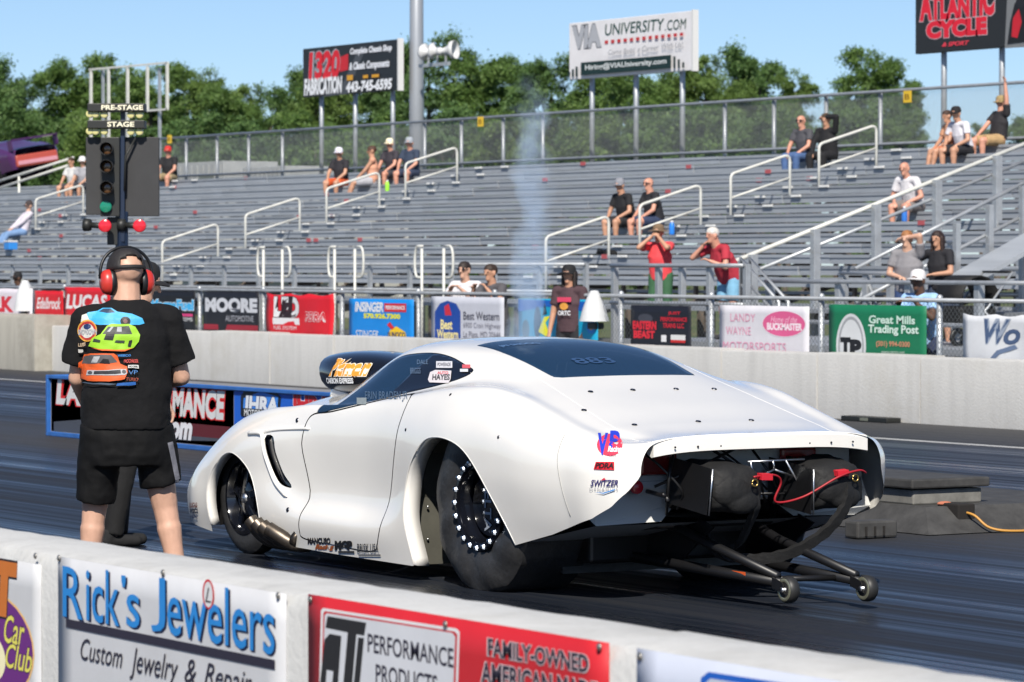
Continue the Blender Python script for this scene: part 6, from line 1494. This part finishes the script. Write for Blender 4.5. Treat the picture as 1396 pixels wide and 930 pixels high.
for r_, dz in ((.10, .0), (.14, .004), (.178, -.014)):
    for k in range(-4, 5):
        a = k * .26; vs_.append(c0 + (hd * math.cos(a) + hl * math.sin(a)) * (.10 + (r_ - .10) * math.cos(a * 1.1)) + hu * (dz + .01 - abs(a) * .012))
fs = [(r_ * 9 + k, r_ * 9 + k + 1, r_ * 9 + k + 10, r_ * 9 + k + 9) for r_ in (0, 1) for k in range(8)]
vz = obj('visor', vs_, fs, capm, cap, True); sd = vz.modifiers.new('thickness', 'SOLIDIFY'); sd.thickness = .006
# ear defenders
em = empty('ear_defenders'); em.parent = man; em.location = (0, 0, 0)
redp = mat('red_ear_cup', (.52, .035, .025), .35, coat=.3)
for q in (1, -1):
    c = hc_ + hl * .098 * q - hu * .028 - hd * .012
    R_ = [(.001, .040), (.030, .038), (.044, .026), (.049, .010), (.050, -.004)]
    cm = MB(); cm.lathe([(r, h_) for r, h_ in R_], (0, 0, 0), hl * q, 20)
    for p in cm.v: p.xyz = c + hd * (p.dot(hd)) * .95 + hu * (p.dot(hu)) * 1.28 + hl * p.dot(hl)
    cm.build('ear_cup', redp, em, True)
    cu = MB().lathe([(.047, -.030), (.052, -.022), (.052, -.006), (.047, 0)], (0, 0, 0), hl * q, 20)
    for p in cu.v: p.xyz = c + hd * (p.dot(hd)) * .95 + hu * (p.dot(hu)) * 1.28 + hl * p.dot(hl)
    cu.build('ear_cushion', mat('satin_black'), em, True)
P_ = [hc_ + hl * (.138 * math.cos(t)) + hu * (-.01 + .158 * math.sin(t) ** .8) - hd * .004 for t in np.linspace(.0, math.pi, 17)]
MB().tube(P_, .008, 8).build('headband', mat('satin_black'), em, True)
# ---- picture on the back of the tee: three race cars and sponsor marks
bpy.context.view_layer.update(); dg_ = bpy.context.evaluated_depsgraph_get()
ev_ = shirt.evaluated_get(dg_).to_mesh(); TB_ = BVHTree.FromPolygons([v_.co.copy() for v_ in ev_.vertices], [tuple(p_.vertices) for p_ in ev_.polygons]); shirt.evaluated_get(dg_).to_mesh_clear()
ev2_ = shorts.evaluated_get(dg_).to_mesh(); TB2_ = BVHTree.FromPolygons([v_.co.copy() for v_ in ev2_.vertices], [tuple(p_.vertices) for p_ in ev2_.polygons]); shorts.evaluated_get(dg_).to_mesh_clear()
inv_ = Matrix.Rotation(-YAWM, 3, 'Z')
def tput(P, l, TB_=TB_):
    # print coordinates are picture positions; each point is laid on the cloth it falls on
    out = []
    for px, py in P:
        d_ = inv_ @ ray(px, py); o_ = inv_ @ (Vector((0, 0, H)) - Vector((MP.x, MP.y, 0)))
        h = TB_.ray_cast(o_, d_.normalized())
        if h[0] is None: q = TB_.find_nearest(o_ + d_ * MD); h = q
        n_ = h[1] if h[1].dot(d_) < 0 else -h[1]
        out.append(h[0] + n_ * (.0012 + l))
    return out
def dense(el, L=5.0):
    p, f = shape2d(el); b = bmesh.new(); vs_ = [b.verts.new((x, y, 0)) for x, y in p]
    for q in f:
        try: b.faces.new([vs_[i] for i in q])
        except ValueError: pass
    bmesh.ops.triangulate(b, faces=b.faces[:])
    for _ in range(5):
        es = [e for e in b.edges if e.calc_length() > L]
        if not es: break
        bmesh.ops.subdivide_edges(b, edges=es, cuts=1); bmesh.ops.triangulate(b, faces=b.faces[:])
    b.verts.ensure_lookup_table(); b.verts.index_update()
    r = ([(v.co.x, v.co.y) for v in b.verts], [tuple(v.index for v in q.verts) for q in b.faces]); b.free(); return r
OR = (214, 92, 38); GR = (150, 200, 44); BLU = (60, 164, 216); SIL = (170, 172, 176); DKP = (26, 26, 30)
def grid_el(el):
    return el
els = [('p', [(112, 434), (120, 426), (133, 424), (140, 420), (152, 420), (160, 425), (180, 428), (194, 434), (197, 441), (190, 443), (135, 443), (116, 440)], BLU), ('p', [(135, 425), (141, 421), (151, 421), (157, 426), (146, 427)], (40, 60, 84)), ('e', (164, 444), (178, 432), DKP), ('e', (168, 441), (174, 435), (120, 90, 90)), ('p', [(110, 443), (112, 430), (118, 428), (124, 442)], (196, 196, 186)),
    ('e', (106, 466), (133, 436), (206, 150, 60)), ('e', (107.5, 464), (131.5, 438), (176, 50, 44)), ('e', (110, 461), (129, 441), (206, 206, 200)), ('e', (114, 449), (125, 441), (40, 60, 110)), ('t', 'SHOWDOWN', (107, 457), (133, 449), (150, 152, 158), dict(bold=.05, edge=(60, 60, 66))),
    ('p', [(122, 472), (127, 461), (138, 456), (146, 445), (152, 442), (176, 442), (184, 446), (191, 457), (189, 466), (182, 474), (170, 478), (140, 477)], GR), ('p', [(140, 456), (148, 446), (176, 445), (180, 456)], (60, 64, 62)), ('p', [(146, 453), (152, 446), (155, 446), (150, 453)], SIL), ('p', [(159, 453), (160, 446), (166, 446), (166, 453)], SIL), ('p', [(142, 463), (146, 453), (157, 453), (154, 464)], DKP), ('p', [(128, 466), (130, 462), (138, 464), (137, 467)], (50, 60, 50)), ('p', [(156, 467), (158, 464), (170, 464), (169, 468)], (50, 60, 50)), ('p', [(126, 474), (140, 478), (170, 479), (182, 474), (170, 477), (140, 476)], (226, 110, 50)), ('p', [(174, 472), (176, 464), (180, 463), (178, 472)], DKP),
    ('p', [(106, 506), (106, 494), (113, 490), (118, 483), (126, 482), (155, 482), (160, 485), (164, 496), (173, 500), (174, 508), (170, 517), (150, 520), (122, 519), (110, 514)], OR), ('p', [(112, 496), (117, 486), (127, 484), (152, 484), (160, 494), (150, 495)], (86, 84, 86)), ('p', [(127, 494), (130, 486), (138, 486), (134, 494)], SIL), ('p', [(137, 495), (142, 489), (148, 490), (150, 496)], DKP), ('p', [(121, 512), (122, 505), (172, 504), (173, 510), (170, 512)], SIL), ('p', [(130, 511), (131, 506), (164, 505), (165, 510)], (40, 40, 44)), ('e', (123, 511), (129, 506), (70, 70, 74)), ('e', (166, 510), (172, 505), (70, 70, 74)), ('p', [(112, 522), (120, 521), (160, 523), (150, 525)], (70, 84, 100)), ('p', [(158, 526), (160, 522), (184, 520), (185, 524)], (40, 96, 170)),
    ('t', 'LUCAS', (107, 471), (121, 467), (206, 180, 150), dict(bold=.04)), ('r', (106, 480), (117, 475), (190, 188, 184)), ('t', 'WISECO', (160, 486), (177, 483), (60, 130, 200), dict(bold=.04)), ('t', 'PROCHARGER', (169, 495), (188, 490), (190, 70, 66), dict(bold=.03)), ('r', (174, 503), (188, 498), (206, 206, 204)), ('t', 'HOOSIER', (175, 502), (187, 499), DKP, dict(bold=.03)), ('t', 'VP', (175, 511), (186, 506), (70, 120, 180), {}), ('t', 'TURBO', (172, 519), (187, 515), (170, 80, 60), {})]
for i_, el in enumerate(els):
    P, f_ = dense(el, 4.0 if el[0] != 't' else 9.0); obj('shirt_print', tput(P, .0006 * i_), f_, ink(el_col(el)), shirt)
P, f_ = dense(('p', [(228, 604), (235, 602), (246, 660), (240, 662)], (120, 120, 128)), 4.0); obj('side_stripe', tput(P, .002, TB2_), f_, cloth((120, 120, 128)), shorts)
# ---- second crewman, behind the first
SD = 22.6; SPx = 160.0
SPt = Vector((-C, S, 0)) * SD + Vector((S, C, 0)) * ((SPx - CX) / F * SD)
YAWS = math.atan2(-.25 * S + C * 1.0, C * .25 + S) 
p2, j2 = person('crewman in black with cap and headset half hidden behind the man in the tee', (SPt.x, SPt.y, 0), math.atan2(C, S) + D2(25), 'stand', skin='fair', top=(14, 14, 17), bottom=(11, 11, 13), short=False, s=1.03, fat=1.1, vox=.011, hat=((24, 24, 27), 'cap'), look=(-.5, -.25), lean=.24, shoe=(20, 20, 22),
    feet=[(.02, .06, .07), (-.06, -.08, .07)])
# ================================================================== odds and ends
# plume of burnt oil smoke from the far headers
sm = bpy.data.materials.new('thin_blue_smoke'); sm.use_nodes = True; nt = sm.node_tree; nt.nodes.remove(nt.nodes['Principled BSDF'])
pv = N(nt, 'ShaderNodeVolumePrincipled'); pv.inputs['Color'].default_value = (.60, .77, 1.0, 1); pv.inputs['Anisotropy'].default_value = -.2
tc = N(nt, 'ShaderNodeTexCoord'); sp = N(nt, 'ShaderNodeSeparateXYZ'); nt.links.new(tc.outputs['Object'], sp.inputs[0])
zr = N(nt, 'ShaderNodeMapRange'); zr.inputs[1].default_value = 0.0; zr.inputs[2].default_value = 2.4; nt.links.new(sp.outputs[2], zr.inputs[0])
zf = ramp(nt, zr.outputs[0], [(0.0, .7), (.3, 1.0), (.55, .75), (.8, .35), (1.0, 0.0)])
wc = N(nt, 'ShaderNodeMapping'); wc.inputs['Scale'].default_value = (.6, .6, 1.0); nt.links.new(tc.outputs['Object'], wc.inputs[0])
wz = N(nt, 'ShaderNodeTexNoise', Scale=1.9, Detail=4, Roughness=.6); nt.links.new(wc.outputs[0], wz.inputs['Vector'])
ws = N(nt, 'ShaderNodeVectorMath', operation='SUBTRACT'); nt.links.new(wz.outputs['Color'], ws.inputs[0]); ws.inputs[1].default_value = (.5, .5, .5)
wk = N(nt, 'ShaderNodeVectorMath', operation='SCALE'); nt.links.new(ws.outputs[0], wk.inputs[0])
wa = N(nt, 'ShaderNodeMath', operation='MULTIPLY_ADD'); nt.links.new(sp.outputs[2], wa.inputs[0]); wa.inputs[1].default_value = .25; wa.inputs[2].default_value = .13; nt.links.new(wa.outputs[0], wk.inputs['Scale'])
wd = N(nt, 'ShaderNodeVectorMath', operation='ADD'); nt.links.new(tc.outputs['Object'], wd.inputs[0]); nt.links.new(wk.outputs[0], wd.inputs[1])
sp2 = N(nt, 'ShaderNodeSeparateXYZ'); nt.links.new(wd.outputs[0], sp2.inputs[0])
vm = N(nt, 'ShaderNodeCombineXYZ'); nt.links.new(sp2.outputs[0], vm.inputs[0]); nt.links.new(sp2.outputs[1], vm.inputs[1])
ln = N(nt, 'ShaderNodeVectorMath', operation='LENGTH'); nt.links.new(vm.outputs[0], ln.inputs[0])
rf = ramp(nt, ln.outputs['Value'], [(0.0, 1.0), (.035, .75), (.115, 0.0)])
nz = N(nt, 'ShaderNodeTexNoise', Scale=5.5, Detail=4); nt.links.new(tc.outputs['Object'], nz.inputs['Vector'])
nr = ramp(nt, nz.outputs[0], [(.32, .25), (.68, 1.0)])
ma = N(nt, 'ShaderNodeMath', operation='MULTIPLY'); nt.links.new(zf, ma.inputs[0]); nt.links.new(rf, ma.inputs[1])
mb_ = N(nt, 'ShaderNodeMath', operation='MULTIPLY'); nt.links.new(ma.outputs[0], mb_.inputs[0]); nt.links.new(nr, mb_.inputs[1])
mc = N(nt, 'ShaderNodeMath', operation='MULTIPLY'); nt.links.new(mb_.outputs[0], mc.inputs[0]); mc.inputs[1].default_value = 22.0
nt.links.new(mc.outputs[0], pv.inputs['Density']); nt.links.new(pv.outputs[0], nt.nodes['Material Output'].inputs['Volume'])
hx = CAR0.x - 2.2; hd_ = None
q = onY(706, 460, CAR0.y + 1.12)
smo = MB().tube([(0, 0, .0), (0, 0, .8), (0, 0, 1.6), (0, 0, 2.4)], [.22, .28, .34, .36], 16).build('exhaust_smoke', sm, None, True, loc=(q.x, q.y, .55))
bmn = bmesh.new(); bmn.from_mesh(smo.data); bmesh.ops.recalc_face_normals(bmn, faces=bmn.faces[:]); bmn.to_mesh(smo.data); bmn.free()
smo.rotation_euler = Vector((S * .05, C * .05, 1)).to_track_quat('Z', 'Y').to_euler()
tag(smo, 'thin bluish exhaust smoke rising behind the car roof', 'smoke', kind='stuff')

# grey horn shaped announcer speakers behind the far wall
for px, py, ang, lab in ((36, 400, 150, 'pale grey cone shaped speaker behind the old barrier at the left edge'), (812, 414, 95, 'pale grey cone shaped speaker right of the woman in black cap')):
    Y = 24.97 if px > 500 else 24.95; q = onY(px, 432, Y); o = empty('cone_speaker', (q.x, Y, 0), label=lab, cat='loudspeaker', group='cone speakers behind the far wall')
    zt_ = onY(px, py - 18, Y).z; zb_ = onY(px, py + 24, Y).z
    MB().lathe([(.02, zt_), (.05, zt_ - .005), (.10, zt_ - .10), (.15, zt_ - .24), (.19, zb_), (.17, zb_), (.12, zt_ - .2), (.02, zt_ - .1)], (0, -.02, 0), (0, 0, 1), 20).build('horn', hs_w, o, True, sharp=40)
    MB().tube([(0, 0, 0), (0, 0, zt_ - .25)], .025, 8).build('stand', mat('satin_black'), o, True)
    MB().box(-.09, .09, -.07, .07, zb_ - .10, zb_ - .02).build('driver_unit', mat('satin_black'), o, bevel=.01)
# stroller / folded chair at the right
q = onY(1318, 415, 29.2); o = empty('stroller', (q.x, 29.2, .68), label='black folding stroller with hood standing beside the girl in black', cat='stroller')
m = MB()
for k in range(9):
    a0_ = math.pi * k / 8
    m.v += [Vector((-.28, .30 * math.cos(a0_) , .55 + .34 * math.sin(a0_))), Vector((.28, .30 * math.cos(a0_), .55 + .34 * math.sin(a0_)))]
for k in range(8): m.f.append((k * 2, k * 2 + 1, k * 2 + 3, k * 2 + 2))
h_ = m.build('hood', fabric, o, True); h_.modifiers.new('t', 'SOLIDIFY').thickness = .02
MB().box(-.27, .27, -.32, .28, .28, .52).build('seat', fabric, o, bevel=.05)
for sx in (-.3, .3):
    MB().tube([(sx, -.38, .12), (sx, .1, .5), (sx, .5, .95)], .016, 6).tube([(sx, .38, .12), (sx, 0, .5)], .016, 6).build('frame_tube', galv, o, True)
    for sy in (-.38, .38): MB().lathe([(.06, -.02), (.12, -.02), (.125, 0), (.12, .02), (.06, .02)], (sx, sy, .125), (1, 0, 0), 16, True).build('wheel', mat('satin_black'), o, True)
MB().tube([(-.3, .5, .95), (.3, .5, .95)], .018, 6).build('handle', mat('satin_black'), o, True)
# cooler, bottles and bag on the stand
def at_seat(px, py): return seat_spot(px, py)
q = at_seat(20, 345); o = empty('cooler', (q.x, q.y - .1, q.z), label='small blue cooler with white lid at the left edge of the stand', cat='cooler')
MB().box(-.16, .16, -.11, .11, 0, .17).build('box', mat('cooler_blue', (.03, .22, .62), .4), o, bevel=.015); MB().box(-.17, .17, -.12, .12, .172, .215).build('lid', mat('white_trim'), o, bevel=.015)
for px, py, col, lab in ((528, 262, (150, 220, 60), 'lime green drink bottle beside the top row four'), (1233, 302, (50, 110, 190), 'blue drink bottle by the bald man in white tee'), (916, 316, (40, 120, 210), 'blue drink bottle beside the bald man in black tee')):
    q = at_seat(px, py); o = empty('drink_bottle', q, label=lab, cat='bottle')
    MB().lathe([(.001, 0), (.045, 0), (.048, .02), (.048, .17), (.03, .21), (.02, .22)], (0, 0, 0), (0, 0, 1), 14).build('body', mat('bottle_%d_%d_%d' % col, col, .3), o, True); MB().lathe([(.023, .22), (.023, .25), (.001, .252)], (0, 0, 0), (0, 0, 1), 12).build('cap', mat('white_trim'), o, True)
q = at_seat(850, 333); o = empty('backpack', (q.x, q.y - .35, q.z - .42), label='black backpack at the feet of the man in grey cap', cat='bag')
MB().box(-.2, .2, -.12, .12, 0, .34).build('bag', fabric, o, bevel=.06); MB().tube(arc((-.1, -.12, .3), (0, -.2, .42), (.1, -.12, .3)), .012, 6).build('strap', fabric, o, True)

# purple display car at the far left, up beyond the stand
q = onY(30, 236, 46.0)
pc = empty('purple_race_car', (q.x + .15, q.y, q.z - .20), math.radians(0), 'purple and orange race car with tail wing parked high at the left edge', 'race car')
pur = mat('purple_car_paint', (.075, .02, .10), .3, coat=.6); orp = mat('orange_bumper', (.40, .07, .05), .4); pnk = mat('pink_bumper', (.55, .25, .30), .4)
pc.rotation_euler = (math.radians(9), math.radians(-7), 0)
me_ = bpy.data.meshes.new('body'); Vb = np.array(BV) * np.array([-.92, .9, 1.0]); 
lo_k = Vb[:, 2] > -1
me_.from_pydata([tuple(p) for p in Vb], [], [tuple(int(i) for i in t) for t in BT[::1]]); me_.polygons.foreach_set('use_smooth', [True] * len(me_.polygons)); me_.materials.append(pur)
link_mesh('body', me_, None, pc)
MB().box(1.10, 1.26, -.70, .70, .30, .66).build('bumper', orp, pc, bevel=.04)
MB().box(1.262, 1.275, -.66, .66, .36, .48).build('bumper_band', pnk, pc)
MB().box(.95, 1.35, -.78, .78, 1.12, 1.15).box(.98, 1.3, -.78, -.76, .82, 1.12).box(.98, 1.3, .76, .78, .82, 1.12).build('rear_wing', pur, pc, bevel=.008)
for x in (0, -2.64):
    for y in (-.8, .8): MB().lathe([(.12, -.1), (.30, -.11), (.33, -.06), (.33, .06), (.30, .11), (.12, .1)], (x, y, .33), (0, 1, 0), 22).build('wheel', mat('satin_black'), pc, True)
v_ = [(.25, -.86, 1.08), (-.6, -.86, 1.05), (-.75, -.80, 1.20), (-.2, -.68, 1.24)]
MB().add([(x, y - .02, z) for x, y, z in v_], [(0, 1, 2, 3)]).build('side_window', blackg, pc)
MB().prism([(.6, -.93, .60), (-1.6, -.93, .52), (-1.9, -.93, .62), (-.3, -.93, .74)], (0, .004, 0)).build('flank_stripe', orp, pc)
st_ = empty('display_stand', (q.x + .15, q.y, 0), label='grey steel display stand under the purple race car', cat='stand')
zt_ = q.z - .50
MB().box(-4.2, 1.8, -1, 1, zt_ - .1, zt_).build('deck', galv, st_)
for x in (-3.8, -1.2, 1.4):
    for y in (-.9, .9): MB().box(x - .06, x + .06, y - .06, y + .06, 0, zt_ - .1).build('leg', galv, st_)
